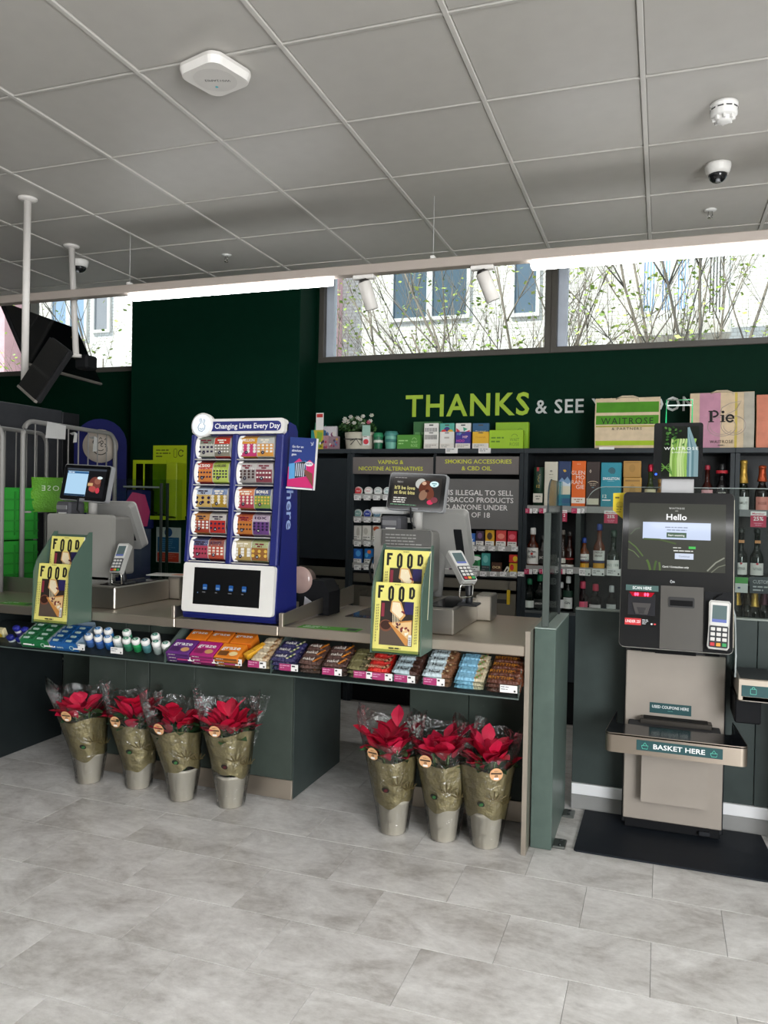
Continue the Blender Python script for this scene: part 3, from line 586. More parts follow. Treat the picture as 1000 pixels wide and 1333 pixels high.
# ------------------------------------------------------------------ magazine holders and magazines
def letters_food(p, x0, x1, z0, z1, col):
    w = (x1-x0)/4; s = w*.25; h = z1-z0
    def X(i): return x0+i*w*1.09
    lw = w*.6
    p.rect(X(0), z0, X(0)+s, z1, col); p.rect(X(0)+s, z1-s*1.0, X(0)+lw, z1, col); p.rect(X(0)+s, z0+h*.48, X(0)+lw*.75, z0+h*.48+s*.9, col)
    for i in (1, 2): p.stroke([(a, b) for a, b in rrect(X(i)+s/2, z0-h*.22+s/2, X(i)+lw-s/2, z1-s/2, lw*.4, 6)], s, col, True)
    p.stroke([(X(3)+s/2, z0+s/2), (X(3)+s/2, z1-s/2), (X(3)+lw*.5, z1-s/2), (X(3)+lw-s/2, z1-s*1.4), (X(3)+lw-s/2, z0+s*1.4), (X(3)+lw*.5, z0+s/2)], s, col, True)
MW, MH = .212, .305
def magazine(label, M, th=.007, group=None):
    m = MB(); m.box(-MW/2, MW/2, 0, th, 0, MH, '#efece2', 'paper'); m.box(-MW/2, MW/2, -.0008, 0, 0, MH, '#e8df7c', 'paper'); W_, H_ = MW, MH
    p = Pr(m, (0, -.0008, 0), mt='satin', step=.00018, lift=.0003)
    letters_food(p, -W_*.44, W_*.40, H_*.77, H_*.955, '#1d1d1b')
    x0, x1, z0, z1 = -W_*.36, W_*.36, H_*.10, H_*.735
    p.rect(x0, z0, x1, z1, '#2f2622'); p.rect(x0, z0, x1, z0+.09, '#574a40'); p.rect(x1-W_*.2, z1-.055, x1, z1, '#2a2458'); p.ell(x0+.028, z0+.085, .03, .026, '#7a4a38'); p.ell(x0+.028, z0+.087, .024, .02, '#3a2018'); p.rect(x0+.004, z1-.07, x0+.018, z1-.01, '#8a3040')
    p.poly([(x0+.05, z1), (x1-.06, z1), (x1-.035, z1-.06), (x1-.055, z1-.085), (x0+.045, z1-.045)], '#d9a566'); p.poly([(x0+.055, z1-.004), (x1-.064, z1-.006), (x1-.045, z1-.058), (x1-.06, z1-.075), (x0+.052, z1-.043)], '#efe0bf')
    p.poly([(x0+.04, z0+.098), (x1-.004, z0+.115), (x1-.004, z0+.004), (x1-.03, z0+.004)], '#c98a48'); p.poly([(x0+.055, z0+.094), (x1-.006, z0+.108), (x1-.006, z0+.02)], '#e3c08a')
    for k in range(5): p.stroke([(x0+.058+k*.007, z1-.05-k*.004), (x0+.062+k*.007, z0+.093)], .0024, '#efe2c0')
    R = random.Random(2)
    for k in range(15):
        q = R.random(); s_ = R.uniform(.004, .009)
        if q < .5: u = R.uniform(0, 1); cx, cz = x0+.06+u*.055, z1-.012-R.random()*.05
        else: u = R.uniform(.25, 1); cx, cz = x0+.06+u*.075, z0+.095-R.random()*u*.055
        p.ell(cx, cz, s_, s_*.6, R.choice(['#4a2030', '#5d2330', '#3f5a26', '#7a2a2a', '#f2ead6']), 9, R.uniform(0, 3))
    p.rect(x1-.016, z0+.004, x1-.002, z0+.05, '#f4f2ec')
    for k in range(7): p.rect(x1-.014, z0+.008+k*.005, x1-.004, z0+.0102+k*.005, '#222222')
    p.lines(-W_*.3, W_*.3, H_*.052, 1, .01, .006, '#2d2c20', 3, 'c'); p.lines(-W_*.2, W_*.2, H_*.03, 1, .01, .003, '#6b6738', 4, 'c'); p.lines(-W_*.15, W_*.15, H_*.972, 1, .01, .003, '#6b6738', 4, 'c')
    for sx in (-1, 1):
        for k in range(14): p.rect(sx*W_*.43-.002, H_*.14+k*.012, sx*W_*.43+.002, H_*.14+k*.012+.008, '#8a864e')
    o = one(m, 'magazine', label, 'magazine', M.to_translation(), M.to_euler(), group); return o
def holder(label, px0, px1, labs):
    a = AY(px0, 842, 3.30); b = AY(px1, 846, 3.30); w = .235; t = thing('magazine_holder', label, 'magazine rack', (a.x+MW/2+.004, 3.28, .87))
    poly = [(0, 0), (.006, .27), (.03, .33), (.09, .40), (.155, .475), (.176, .475), (.176, 0)]
    for x in (-w/2, w/2-.006):
        m = MB(); m.prism(poly, 'x', x, x+.006, '#51685c', 'satin'); m.build('side_panel', t)
    m = MB(); m.box(-w/2+.006, w/2-.006, .170, .176, 0, .46, '#51685c', 'satin'); m.build('back_panel', t)
    for y, z in ((.03, .0), (.10, .14)):
        m = MB(); m.box(-w/2+.006, w/2-.006, y-.028, y+.03, z, z+.006, '#51685c', 'satin'); m.box(-w/2+.006, w/2-.006, y-.03, y-.028, z, z+.02, '#dfe6e2', 'glass'); m.build('shelf', t)
    O = t.location
    for k, lb in enumerate(labs[0]): magazine(lb, TR(O.x-.004+.004*k, O.y+.006+.0095*k, O.z+.0075) @ Rx(-.12))
    for k, lb in enumerate(labs[1]): magazine(lb, TR(O.x+.008+.004*k, O.y+.082+.0095*k, O.z+.148) @ Rx(-.12))
holder('green-grey two-tier magazine rack on the left counter', 46, 103, (['yellow FOOD magazine with a pizza cover, front tier of the left rack', 'yellow FOOD magazine tucked behind the front copy in the left rack'], ['yellow FOOD magazine in the upper back tier of the left rack']))
holder('green-grey two-tier magazine rack on the right counter', 486, 551, (['yellow FOOD magazine with a pizza cover, front tier of the right rack', 'yellow FOOD magazine tucked behind the front copy in the right rack'], ['yellow FOOD magazine in the upper back tier of the right rack', 'yellow FOOD magazine behind the upper copy in the right rack']))
# ------------------------------------------------------------------ snack trays along the counter front
TA = math.atan2(.10, .20); TM = TR(0, 3.395, .708) @ Rx(TA)      # tray plane: x along the counter, y up the slope, z off it
def tray(label, x0, x1, tickets, div):
    t = thing('snack_tray', label, 'tray', (0, 0, 0))
    m = MB(); m.M = TM; m.box(x0, x1, 0, .225, -.006, -.001, '#23292a', 'satin'); m.build('base', t)
    m = MB(); m.box(x0, x1, 3.39, 3.393, .70, .768, '#f2f6f5', 'glass'); m.build('front_lip', t)
    m = MB(); m.box(x0, x1, 3.3885, 3.3945, .698, .704, '#5d6a66', 'satin'); m.build('front_rail', t)
    for x in div:
        m = MB(); m.prism([(3.39, .70), (3.61, .80), (3.61, .868), (3.56, .868), (3.39, .765)], 'x', x, x+.004, '#5d6b65', 'satin'); m.build('divider', t)
    for px, col in tickets:
        q = AY(px, 850, 3.387).x; m = MB(); m.box(q, q+.098 if col else q+.075, 3.3868, 3.3878, .726, .758, '#f1efec', 'paper'); p = Pr(m, (q, 3.3868, .726))
        if col: p.rect(0, 0, .062, .032, '#a8336b'); p.lines(.004, .058, .022, 2, .01, .004, '#d9a0bd', int(px)); p.lines(.066, .094, .02, 1, .01, .007, '#333333', int(px)); p.rect(.084, .004, .092, .011, '#333333')
        else: p.lines(.004, .05, .022, 2, .01, .004, '#8a8890', int(px)); p.rect(.06, .004, .068, .012, '#333333')
        m.build('price_ticket', t)
XE = -.562
tray('snack tray of gum along the left counter front', -3.95, -2.352, [(30, 0), (57, 0), (95, 0), (144, 0)], [-3.95, -2.356])
tray('snack tray of oat boxes and bars below the blue ticket display', -2.35, -1.757, [(231, 1), (262, 1), (292, 1), (323, 1)], [-2.35])
tray('snack tray of chocolate and fruit bars along the right counter front', -1.755, XE, [(364, 1), (420, 1), (461, 1), (485, 1), (514, 1), (552, 1), (652, 0)], [-1.755, XE-.004])
def TX(px, y=850): return AY(px, y, 3.42).x
def bar_mesh(L, w, h, c1, c2, text, tcol, split=.68, ccol=None):
    m = MB(); n = 5; xs = [-L/2, -L/2+.008, -L/2+.014, -L/6, L/6, L/2-.014, L/2-.008, L/2]; hs = [.06, .10, .8, 1, 1, .8, .10, .06]; ws = [.95, .95, .97, 1, 1, .97, .95, .95]
    for i in range(len(xs)-1):
        col = c1 if (xs[i]+xs[i+1])/2 < -L/2+L*split else c2
        def ring(k): a = ws[k]*w/2; b = hs[k]*h; z = h*.5-b*.5; return [(xs[k], -a, h*.5), (xs[k], -a*.7, z+b), (xs[k], a*.7, z+b), (xs[k], a, h*.5), (xs[k], a*.7, z), (xs[k], -a*.7, z)]
        m.add(ring(i)+ring(i+1), [(k, 6+k, 6+(k+1) % 6, (k+1) % 6) for k in range(6)], col, 'wrap')
    if text:
        p = Pr(m, (0, 0, h*1.0), (1, 0, 0), (0, 1, 0), 'wrap', lift=.001); p.text(text, -L*.1, -w*.18, w*.40, tcol, bold=.03)
        p = Pr(m, (0, -w*.36, h*.80), (1, 0, 0), (0, .15, 1), 'wrap', lift=.0035)
    if ccol:
        p = Pr(m, (0, 0, h), (1, 0, 0), (0, 1, 0), 'wrap', lift=.0012)
        for k in range(5): p.ell(L*.2+.006*k, (-.3+.15*k)*w, w*.15, w*.12, ccol[k % len(ccol)], 8, k)
    return m
ORD = ['bottom', 'second', 'third', 'fourth', 'fifth', 'sixth', 'seventh', 'eighth']
def stack(px0, px1, what, where, c1, c2, text, tcol, rows=3, layers=2, w=.046, h=.019, split=.7, ccol=None, y0=.012, jit=.006, cat='snack bar'):
    x0, x1 = TX(px0), TX(px1); L = (x1-x0)*.97; R = random.Random(px0); first = None; cx = (x0+x1)/2
    ROWN = ['front', 'second', 'third', 'back']
    for r in range(rows):
        for l in range(3):
            M = TM @ TR(cx+R.uniform(-jit, jit), y0+w*.5+r*(w*1.02), l*h*1.04+.0005) @ Rz(R.uniform(-.05, .05))
            lab = '%s %s, %s row, %s layer' % (what, where, ROWN[r] if r < rows-1 or r < 1 else 'back', ('lowest', 'middle', 'topmost')[l])
            if first is None: first = one(bar_mesh(L, w, h, c1, c2, text, tcol, split, ccol), 'snack_bar', lab, cat, M.to_translation(), M.to_euler(), what+'s')
            else: dup(first, M.to_translation(), M.to_euler(), lab)
stack(392, 421, 'brown fruit bar', 'right of the navy bars', '#5a4038', '#51382f', 'nakd', '#f4efe6', 3, 2, .05, .024, ccol=['#d07a20'])
stack(423, 455, 'dark brown fruit bar', 'with orange ends left of the olive bars', '#553a33', '#4c322b', 'nakd', '#f4efe6', 3, 2, .05, .024, ccol=['#e08422', '#f0a040'])
stack(357, 390, 'navy fruit bar', 'at the left end of the right tray', '#35325e', '#35325e', 'nakd', '#f6f4ee', 3, 2, .05, .025, ccol=['#e9e3b8', '#5a7d3a'])
stack(455, 482, 'olive snack bar', 'left of the red bars', '#77714a', '#5d5638', None, '#fff', 3, 2, .05, .022, ccol=['#4b4426', '#8f8a60'])
stack(482, 511, 'red snack bar', 'right of the olive bars', '#d8281f', '#c9241d', 'deliciously', '#f3c9a4', 3, 2, .05, .022, .8, ccol=['#5b3524', '#e9c490'])
stack(513, 549, 'pale blue meal bar', 'left of the other pale blue stack', '#c9dde4', '#4b2f27', 'Huel', '#16181a', 4, 2, .046, .023, .66, ccol=['#6b4a3a', '#3a231c'])
stack(552, 591, 'pale blue meal bar', 'in the second pale blue stack', '#cfe0e6', '#7a5238', 'Huel', '#16181a', 4, 2, .046, .023, .64, ccol=['#e7d2a8', '#9a6a3c', '#5b3826'])
stack(594, 633, 'sky blue nut bar', 'right of the pale blue stacks', '#86bedb', '#c9bb9c', None, '#fff', 4, 2, .046, .021, .75, ccol=['#a87f50', '#6fae52'])
stack(636, 681, 'glossy brown chocolate bar', 'at the right end of the tray', '#5b2d1c', '#6d3a22', 'RHYTHM', '#c8862f', 4, 2, .046, .022, .9, ccol=['#8a4f2c', '#3b1c12'])
stack(331, 354, 'cream biscuit bar', 'right of the orange boxes', '#e3d3b4', '#cdb08c', None, '#fff', 4, 2, .044, .021, .55, ccol=['#caa36a', '#8a5a3a'])
m = MB(); m.box(-.018, .018, 0, .12, 0, .03, '#efb02c', 'wrap', .004); M = TM @ TR(TX(322), .035, .035) @ Rz(-.5); one(m, 'snack_bar', 'yellow wrapped bar leaning left of the cream biscuit bars', 'snack bar', M.to_translation(), M.to_euler())
# oat boxes (small cartons), two rows: a low pile in front, a standing row behind
def carton(label, px0, px1, col, dark, text, M, w, d, h, back, group):
    m = MB(); m.box(-w/2, w/2, 0, d, 0, h, col, 'satin', .002); p = Pr(m, (0, 0, h), (1, 0, 0), (0, 1, 0), 'satin')
    p.text(text, -w*.02, d*.58, d*.24, '#ffffff', bold=.06, w=w*.78); 
    if not back: p.poly(rrect(-w*.42, d*.14, w*.0, d*.46, .006), dark); p.ell(w*.22, d*.3, w*.18, d*.15, '#d9a56b' if dark != '#7a4a20' else '#f3dca0')
    p = Pr(m, (0, 0, 0), mt='satin'); p.rect(-w*.5, h*.1, w*.5, h*.9, dark); p.lines(-w*.4, w*.3, h*.4, 1, .01, h*.2, '#e9dede', 3)
    return one(m, 'snack_box', label, 'snack box', M.to_translation(), M.to_euler(), group)
for px0, px1, col, dk, nm in ((222, 252, '#6a2f84', '#4c1f62', 'purple'), (253, 283, '#b8257c', '#861a5c', 'magenta'), (284, 315, '#f08a24', '#7a4a20', 'orange')):
    w = (TX(px1)-TX(px0)); cx = (TX(px0)+TX(px1))/2
    for l in range(3): carton('%s oat snack carton, %s of its pile of three below the ticket display' % (nm, ('bottom', 'middle', 'top')[l]), px0, px1, col, dk, 'graze', TM @ TR(cx, .004, .0005+l*.0195), w*.97, .115, .019, False, 'oat cartons in front piles')
for px0, px1, where in ((231, 258, 'left'), (259, 288, 'middle'), (289, 318, 'right')):
    w = (TX(px1)-TX(px0)); cx = (TX(px0)+TX(px1))/2
    for l in range(2): carton('orange oat snack carton in the back row, %s pile, %s' % (where, ('lower', 'upper')[l]), px0, px1, '#ee8223', '#d96a14', 'graze', TM @ TR(cx+.004, .125, .001+l*.03), w*.95, .085, .029, True, 'oat cartons in the back row')
# gum: bottles with white caps
def bottle_gum(label, px, py, col, lid, lower):
    M = TM @ TR(0, 0, 0)
    yy = 3.425 if lower else 3.462; q = AY(px, py, yy); x = q.x
    t = thing('gum_bottle', label, 'gum bottle', (x, yy, q.z+.002), (math.radians(30), 0, .2), 'bottles of gum')
    m = MB(); m.lathe([(.019, -.062), (.022, -.058), (.0225, -.016), (.019, -.011)], 0, 0, 0, 14, col, 'satin'); m.build('bottle', t)
    m = MB(); m.lathe([(.0215, -.012), (.023, -.009), (.023, .006), (.020, .011), (.006, .0135)], 0, 0, 0, 16, '#f2f1ee', 'satin'); m.build('cap', t)
    m = MB(); p = Pr(m, (0, 0, .0142), (1, 0, 0), (0, 1, 0), 'satin'); p.ell(0, 0, .015, .011, lid, 16); p.lines(-.009, .009, .0, 2, .006, .003, '#ffffff', int(px), 'c'); m.build('lid_label', t)
    return t
gb = [(115.4, 831, '#4a6fb0', '#2b7fc4'), (128, 823, '#4a78b8', '#2b7fc4'), (128, 833, '#3f66ac', '#2b7fc4'), (141, 824, '#2f7fc0', '#2b7fc4'), (140.5, 834, '#2468b8', '#2b7fc4'), (152.4, 835, '#b9bfc0', '#2a8a62'), (165, 826, '#4b9a78', '#2a8a62'), (164.8, 836, '#3c8a68', '#2a8a62'),
      (177, 837, '#1f9a56', '#2a8a62'), (189.4, 838, '#5a8f94', '#2f6f7a'), (202.4, 831, '#c9cbc8', '#2a8a72'), (203.5, 840, '#aeb3b1', '#2a8a72'), (216, 842, '#a3aaa8', '#2a8a72')]
for k, (px, py, c, l) in enumerate(gb):
    row = 'upper row' if py < 832 and k in (1, 3, 6, 10) else 'lower row'
    nm = {'#4a6fb0': 'slate blue', '#4a78b8': 'mid blue', '#3f66ac': 'deep blue', '#2f7fc0': 'sky blue', '#2468b8': 'bright blue', '#b9bfc0': 'silver-grey', '#4b9a78': 'soft green', '#3c8a68': 'dark green', '#1f9a56': 'vivid green', '#5a8f94': 'teal-grey', '#c9cbc8': 'pale grey', '#aeb3b1': 'light grey', '#a3aaa8': 'ash grey'}[c]
    bottle_gum('%s gum bottle with a white cap, %s of the gum tray' % (nm, row), px, py-2, c, l, row == 'lower row')
# gum packs in two open display boxes
def gum_box(nm, px0, px1, col, dark, rim):
    x0, x1 = TX(px0), TX(px1); w = x1-x0; t = thing('display_box', 'open %s display box of small gum packs in the left tray' % nm, 'display box', (0, 0, 0)); 
    m = MB(); m.M = TM @ TR(x0, .004, .0005); m.box(0, w, 0, .17, 0, .003, rim, 'paper'); m.box(0, w, 0, .002, 0, .05, col, 'paper'); m.box(0, w, .168, .17, 0, .075, rim, 'paper'); m.box(0, .002, 0, .17, 0, .06, rim, 'paper'); m.box(w-.002, w, 0, .17, 0, .06, rim, 'paper')
    p = Pr(m, (0, 0, 0), (1, 0, 0), (0, 0, 1)); p.text('extra', w*.35, .016, .014, '#d6efe0', bold=.04); p.arc(w*.78, .024, .014, .012, 0, 350, .004, '#bfe3cd'); m.build('carton', t)
    f = None
    for r in range(4):
        for c in range(2):
            M = TM @ TR(x0+.005+(c+.5)*(w-.01)/2, .008+r*.039, .040) @ Rx(.25)
            lab = '%s gum pack, %s column, %s row of its display box' % (nm, ('left', 'right')[c], ('front', 'second', 'third', 'back')[r])
            if f is None:
                mm = MB(); q = (w-.014)/2; mm.box(-q/2, q/2, 0, .036, 0, .014, col, 'wrap', .003); pp = Pr(mm, (0, 0, .014), (1, 0, 0), (0, 1, 0), 'wrap'); pp.rr(-q*.36, .008, q*.1, .022, .006, '#cfe8dc'); pp.ell(q*.28, .014, .008, .006, dark); pp.rect(-q*.5, .028, q*.5, .032, dark)
                f = one(mm, 'gum_pack', lab, 'gum pack', M.to_translation(), M.to_euler(), nm+' gum packs')
            else: dup(f, M.to_translation(), M.to_euler(), lab)
gum_box('green', 33, 70, '#1d7a45', '#0f5a30', '#8f9a94'); gum_box('blue', 71, 107, '#1f66ad', '#134a86', '#8fa3b4')
for k, (px, py) in enumerate(((15, 834), (23, 822), (27, 836), (34, 824))):
    q = AY(px, py-2, 3.43 if k % 2 == 0 else 3.465); t = thing('mint_bottle', 'white and purple-blue mint bottle, %s of the four in the gum tray' % ('lower left', 'upper left', 'lower right', 'upper right')[k], 'mint bottle', tuple(q), (math.radians(40), 0, .1), 'mint bottles')
    m = MB(); m.lathe([(.019, -.05), (.022, -.045), (.022, .0), (.020, .004)], 0, 0, 0, 14, '#e9e9ee', 'satin', sx=1.0, sy=.75); m.build('bottle', t)
    m = MB(); m.lathe([(.022, .003), (.023, .006), (.023, .02), (.019, .026)], 0, 0, 0, 14, '#2b2f9a', 'satin', sy=.75); m.build('cap', t)
    m = MB(); m.lathe([(.0224, -.036), (.0224, -.012)], 0, 0, 0, 14, '#5a4fa8', 'satin', sy=.76, caps=False); m.build('sleeve', t)
m = MB(); m.box(-.03, .03, -.015, .015, -.03, .045, '#e9dcae', 'paper', .004); p = Pr(m, (0, -.015, 0)); p.ell(0, .01, .018, .014, '#e2b62e'); p.lines(-.022, .022, -.012, 3, .007, .003, '#7a6a4a', 3); q = AY(3, 827, 3.47)
one(m, 'mint_carton', 'cream and yellow sweet carton at the far left of the tray', 'sweet carton', q, (.4, 0, 0))

# ------------------------------------------------------------------ poinsettias in gold-printed sleeves
def poinsettia(label, x, y, H, seed, rot, gold, sideflap, stick, nb=20, pokes=(), lean=0):
    R = random.Random(seed); t = thing('poinsettia', label, 'potted plant', (x, y, 0), (0, 0, rot), 'wrapped poinsettias below the counter')
    m = MB(); m.lathe([(.054, .002), (.057, .004), (.074, .148), (.077, .150), (.077, .164), (.072, .164), (.066, .12)], 0, 0, 0, 24, '#ddd3c5', 'foil2'); m.build('pot', t)
    m = MB(); m.lathe([(.068, .14), (.02, .145)], 0, 0, 0, 16, '#2b2018', 'matte'); m.build('soil', t)
    m = MB()
    for k in range(5): a = k*1.3; m.tube([(0.015*math.cos(a), .015*math.sin(a), .12), (.03*math.cos(a), .03*math.sin(a), .22), (.06*math.cos(a), .05*math.sin(a), H*.72)], .005, '#4d6b36', 'leaf', 6)
    m.build('stem', t)
    ph = [R.uniform(0, 6.28) for _ in range(6)]
    def top(a):   # top edge of the sleeve sheet: low at the front, corners high at the sides and the back
        f = max(0, -math.sin(a)); c = max(0, math.cos(2*a+.5+ph[0]*.1))**2*1.7
        return H*(.93-.17*f**1.5+.08*c+.015*math.sin(5*a+ph[1]))
    def rad(a, tt):
        rx = .066+.092*tt**1.05; ry = .064+.062*tt
        fold = 1+(.035*math.sin(3*a+ph[2]+3*tt)+.03*math.sin(7*a+ph[3]-5*tt)+.018*math.sin(11*a+ph[4]+9*tt))*(.25+tt)
        return rx*fold, ry*fold
    def sheet(lo, hi, nz, off, col, mt, nm, na=44, label=None):
        m = MB(); vs = []
        for j in range(nz+1):
            for i in range(na):
                a = 2*PI*i/na; z = lo(a)+(hi(a)-lo(a))*j/nz; rx, ry = rad(a, z/H); vs.append(((rx+off)*math.cos(a), (ry+off)*math.sin(a), z))
        m.add(vs, [(j*na+i, j*na+(i+1) % na, (j+1)*na+(i+1) % na, (j+1)*na+i) for j in range(nz) for i in range(na)], col, mt, True); return m.build(nm, t, label)
    sheet(lambda a: .006, top, 12, .0015, '#f2f4f2', 'film', 'clear_sleeve')
    g0, g1 = gold
    sheet(lambda a: H*(g0-.03+.03*math.sin(2*a+ph[0])+.015*math.sin(5*a+ph[3])), lambda a: H*(g1+.02*math.sin(3*a+ph[1])), 10, -.002, '#a3956c', 'foil', 'gold_wrap')
    def bract(nm, L, w, base, az, el, droop, col):
        m = MB(); pr = []
        for k, (s_, ww) in enumerate(((0, .12), (.25, .75), (.5, 1), (.75, .68), (1, .03))):
            e = el-droop*s_; px_ = L*s_*math.cos(el-droop*s_*.6); pz = L*s_*math.sin(el-droop*s_*.6)
            pr.append(((px_, -w*ww, pz+.006*ww), (px_, 0, pz-.004*ww), (px_, w*ww, pz+.006*ww)))
        vs = [v for r_ in pr for v in r_]; m.M = TR(*base) @ Rz(az) @ Rx(R.uniform(-.35, .35))
        m.add(vs, [f for k in range(4) for f in ((3*k, 3*k+1, 3*k+4, 3*k+3), (3*k+1, 3*k+2, 3*k+5, 3*k+4))], col, 'leaf', False)
        m.build(nm, t)
    for k in range(12):
        a = k*.9+ph[1]; r = .05+.04*R.random(); bract('leaf', .10+.03*R.random(), .032, (r*.5*math.cos(a), r*.4*math.sin(a), H*(.56+.12*R.random())), a, .75, .8, R.choice(['#2e5a34', '#3b6b3e', '#2a4f30']))
    reds = ['#c01038', '#d4183f', '#aa0d2e', '#de2a50', '#c81540']
    for k in range(nb+9):
        a = k*2.399+ph[2]; q = R.random()**.6; cx, cy = .075*q*math.cos(a), .045*q*math.sin(a)
        bract('bract', .085+.04*R.random(), .030+.012*R.random(), (cx, cy, H*(.60+.20*(1-q)+.06*R.random())), a+R.uniform(-.5, .5), R.uniform(.55, 1.25), R.uniform(.1, .9), R.choice(reds))
    for (a, h_, e) in pokes: bract('bract', .11, .034, (.085*math.cos(a), .06*math.sin(a), H*h_), a, e, .3, R.choice(reds))
    # print on the sleeve: sprig, die-cut hole, price sticker
    def onS(a, z, off): rx, ry = rad(a, z/H); return Vector(((rx+off)*math.cos(a), (ry+off)*math.sin(a), z))
    def frame(a, z, off):
        o = onS(a, z, off); d = onS(a+.1, z, off)-onS(a-.1, z, off); d.normalize(); w = onS(a, z+.03, off)-onS(a, z-.03, off); w = (w-d*w.dot(d)).normalized(); return o, d, w
    for a, z, s_ in ((-1.35, H*.47, .05), (-.75, H*.42, .045)):
        m = MB(); o, u, v = frame(a, z, .004); p = Pr(m, o, u, v, 'satin')
        for k in range(5): p.stroke([((k-2)*.3*s_*.6, -s_*.3), ((k-2)*.5*s_, s_*.1+.2*s_*(2-abs(k-2)))], .0055, '#594d2e')
        p.stroke([(-s_*.7, -s_*.15), (s_*.7, -s_*.35)], .003, '#594d2e'); m.build('sprig_print', t)
    m = MB(); o, u, v = frame(-1.9, H*.40, .0045); p = Pr(m, o, u, v, 'leaf'); p.ell(0, 0, .017, .012, '#14130e', 14, -.3); p.ell(.002, -.002, .010, .007, R.choice(['#2f6b35', '#3f7d43', '#5a1018']), 10, .5); m.build('die_cut_hole', t)
    a, z = stick; o, u, v = frame(a, H*z, .006); m = MB(); p = Pr(m, o, u, v, 'paper'); p.ell(0, 0, .029, .029, '#dca878', 26); p.lines(-.015, .015, .014, 1, .01, .003, '#7a5a3a', 2, 'c'); p.rect(-.024, .001, .024, .0085, '#4a3524'); p.text('£8', 0, -.011, .0095, '#2c211a', bold=.03); p.rr(-.011, -.023, .011, -.014, .002, '#f3f1ec'); m.build('price_sticker', t)
    if sideflap:
        m = MB(); a0, z0, z1, w = sideflap; o = onS(a0, z0*H, .0); sgn = 1 if math.cos(a0) > 0 else -1
        m.add([tuple(o), tuple(onS(a0, z1*H, 0)+Vector((.005*sgn, 0, .02))), tuple(onS(a0, z1*H, 0)+Vector((w*sgn, .02, .0)))], [(0, 1, 2)], '#f2f4f2', 'film'); m.build('sleeve_flap', t)
    for ch in t.children:
        if ch.name.split('.')[0] not in ('pot', 'soil'):
            for v in ch.data.vertices: v.co.x += lean*max(0, v.co.z-.13)
    return t
LEAN = (-.16, -.10, -.14, -.05, -.06, -.03, 0)
PL = [(113, 1021, .54, 'first poinsettia from the left, pale red bracts behind high clear film', .15, (.30, .66), None, (-2.25, .72), 14, ()),
      (178, 1028, .53, 'second poinsettia from the left, red bracts lying open over a wide sleeve', -.1, (.25, .64), None, (-2.3, .70), 20, ((-.2, .78, .9),)),
      (235, 1044, .54, 'third poinsettia from the left, narrow sleeve with a creased film peak', .1, (.33, .67), (.9, .6, 1.02, .05), (-2.3, .72), 16, ((.2, .7, .8),)),
      (299, 1053, .56, 'fourth poinsettia from the left, full pink-red head by the counter corner', .05, (.34, .68), (.15, .45, .95, .07), (-2.15, .72), 24, ((.25, .72, .7), (3.0, .72, .7))),
      (510, 1088, .56, 'fullest red poinsettia, leftmost of the three at the right counter', .0, (.30, .64), None, (-2.2, .70), 26, ((3.1, .78, .8), (.3, .8, .8), (1.2, .85, 1.1))),
      (576, 1097, .55, 'middle poinsettia of the three at the right counter', -.1, (.32, .66), (.3, .6, 1.0, .06), (-2.1, .69), 20, ((.4, .84, .8),)),
      (632, 1106, .54, 'poinsettia beside the stainless end panel, sticker facing centre', .1, (.30, .68), None, (-1.35, .66), 20, ((1.6, .8, 1.1), (-1.2, .78, 1.2)))]
for k, (px, py, H, lab, rz, gold, flap, st, nb, pk) in enumerate(PL):
    q = AZ(px-(6 if k < 4 else 3), py, 0); poinsettia(lab, q.x, q.y+.055, H, 40+k, math.atan2(-q.x, q.y)+rz, gold, flap, st, nb, pk, LEAN[k])
# ------------------------------------------------------------------ blue ticket display
LB = '#19226c'
t = thing('ticket_display', 'blue scratch card display tower with a dark touch screen in its base', 'display', (-2.058, 3.502, .9215))
hw = .267; TL = math.atan2(.085, 1.03)
m = MB(); m.prism([(.012, 0), (.002, .02), (.004, .05), (.094, .96), (.10, 1.0), (.13, 1.012), (.2, 1.0), (.222, .97), (.24, 0)], 'x', -hw, hw, LB, 'satin'); m.build('body', t)
FM = Rx(-TL)       # front plane: x across, z up the tilted front
m = MB(); m.M = FM; m.prism(rrect(-hw, .952, hw, 1.03, .018), 'y', -.016, .03, '#e9e7e3', 'satin'); m.lathe([(.062, -.022), (.065, -.018), (.065, .012)], -hw+.06, 0, .998, 26, '#e9e7e3', 'satin', 'y'); m.build('header', t)
m = MB(); m.M = FM; p = Pr(m, (0, -.0165, 0), mt='satin'); p.rr(-hw+.06, .965, hw-.018, 1.016, .022, '#1c2678'); p.text('Changing Lives Every Day', .056, .979, .026, '#ffffff', w=.375, bold=.05); m.build('lettering', t)
m = MB(); m.M = FM; p = Pr(m, (-hw+.06, -.023, .998), mt='emit'); p.ell(0, 0, .056, .056, '#eef4f6', 30); m.build('badge', t)
m = MB(); m.M = FM; p = Pr(m, (-hw+.06, -.0245, .998), mt='satin'); p.stroke([(-.02, -.012), (-.012, .006), (-.004, .008), (-.012, .032), (-.004, .034), (.004, .01), (.014, .03), (.020, .026), (.012, .004), (.022, -.002), (.02, -.02), (.006, -.034), (-.012, -.03), (-.02, -.012)], .0035, '#6f95b8'); p.arc(.002, -.012, .012, .010, 200, 340, .003, '#6f95b8'); m.build('hand_emblem', t)
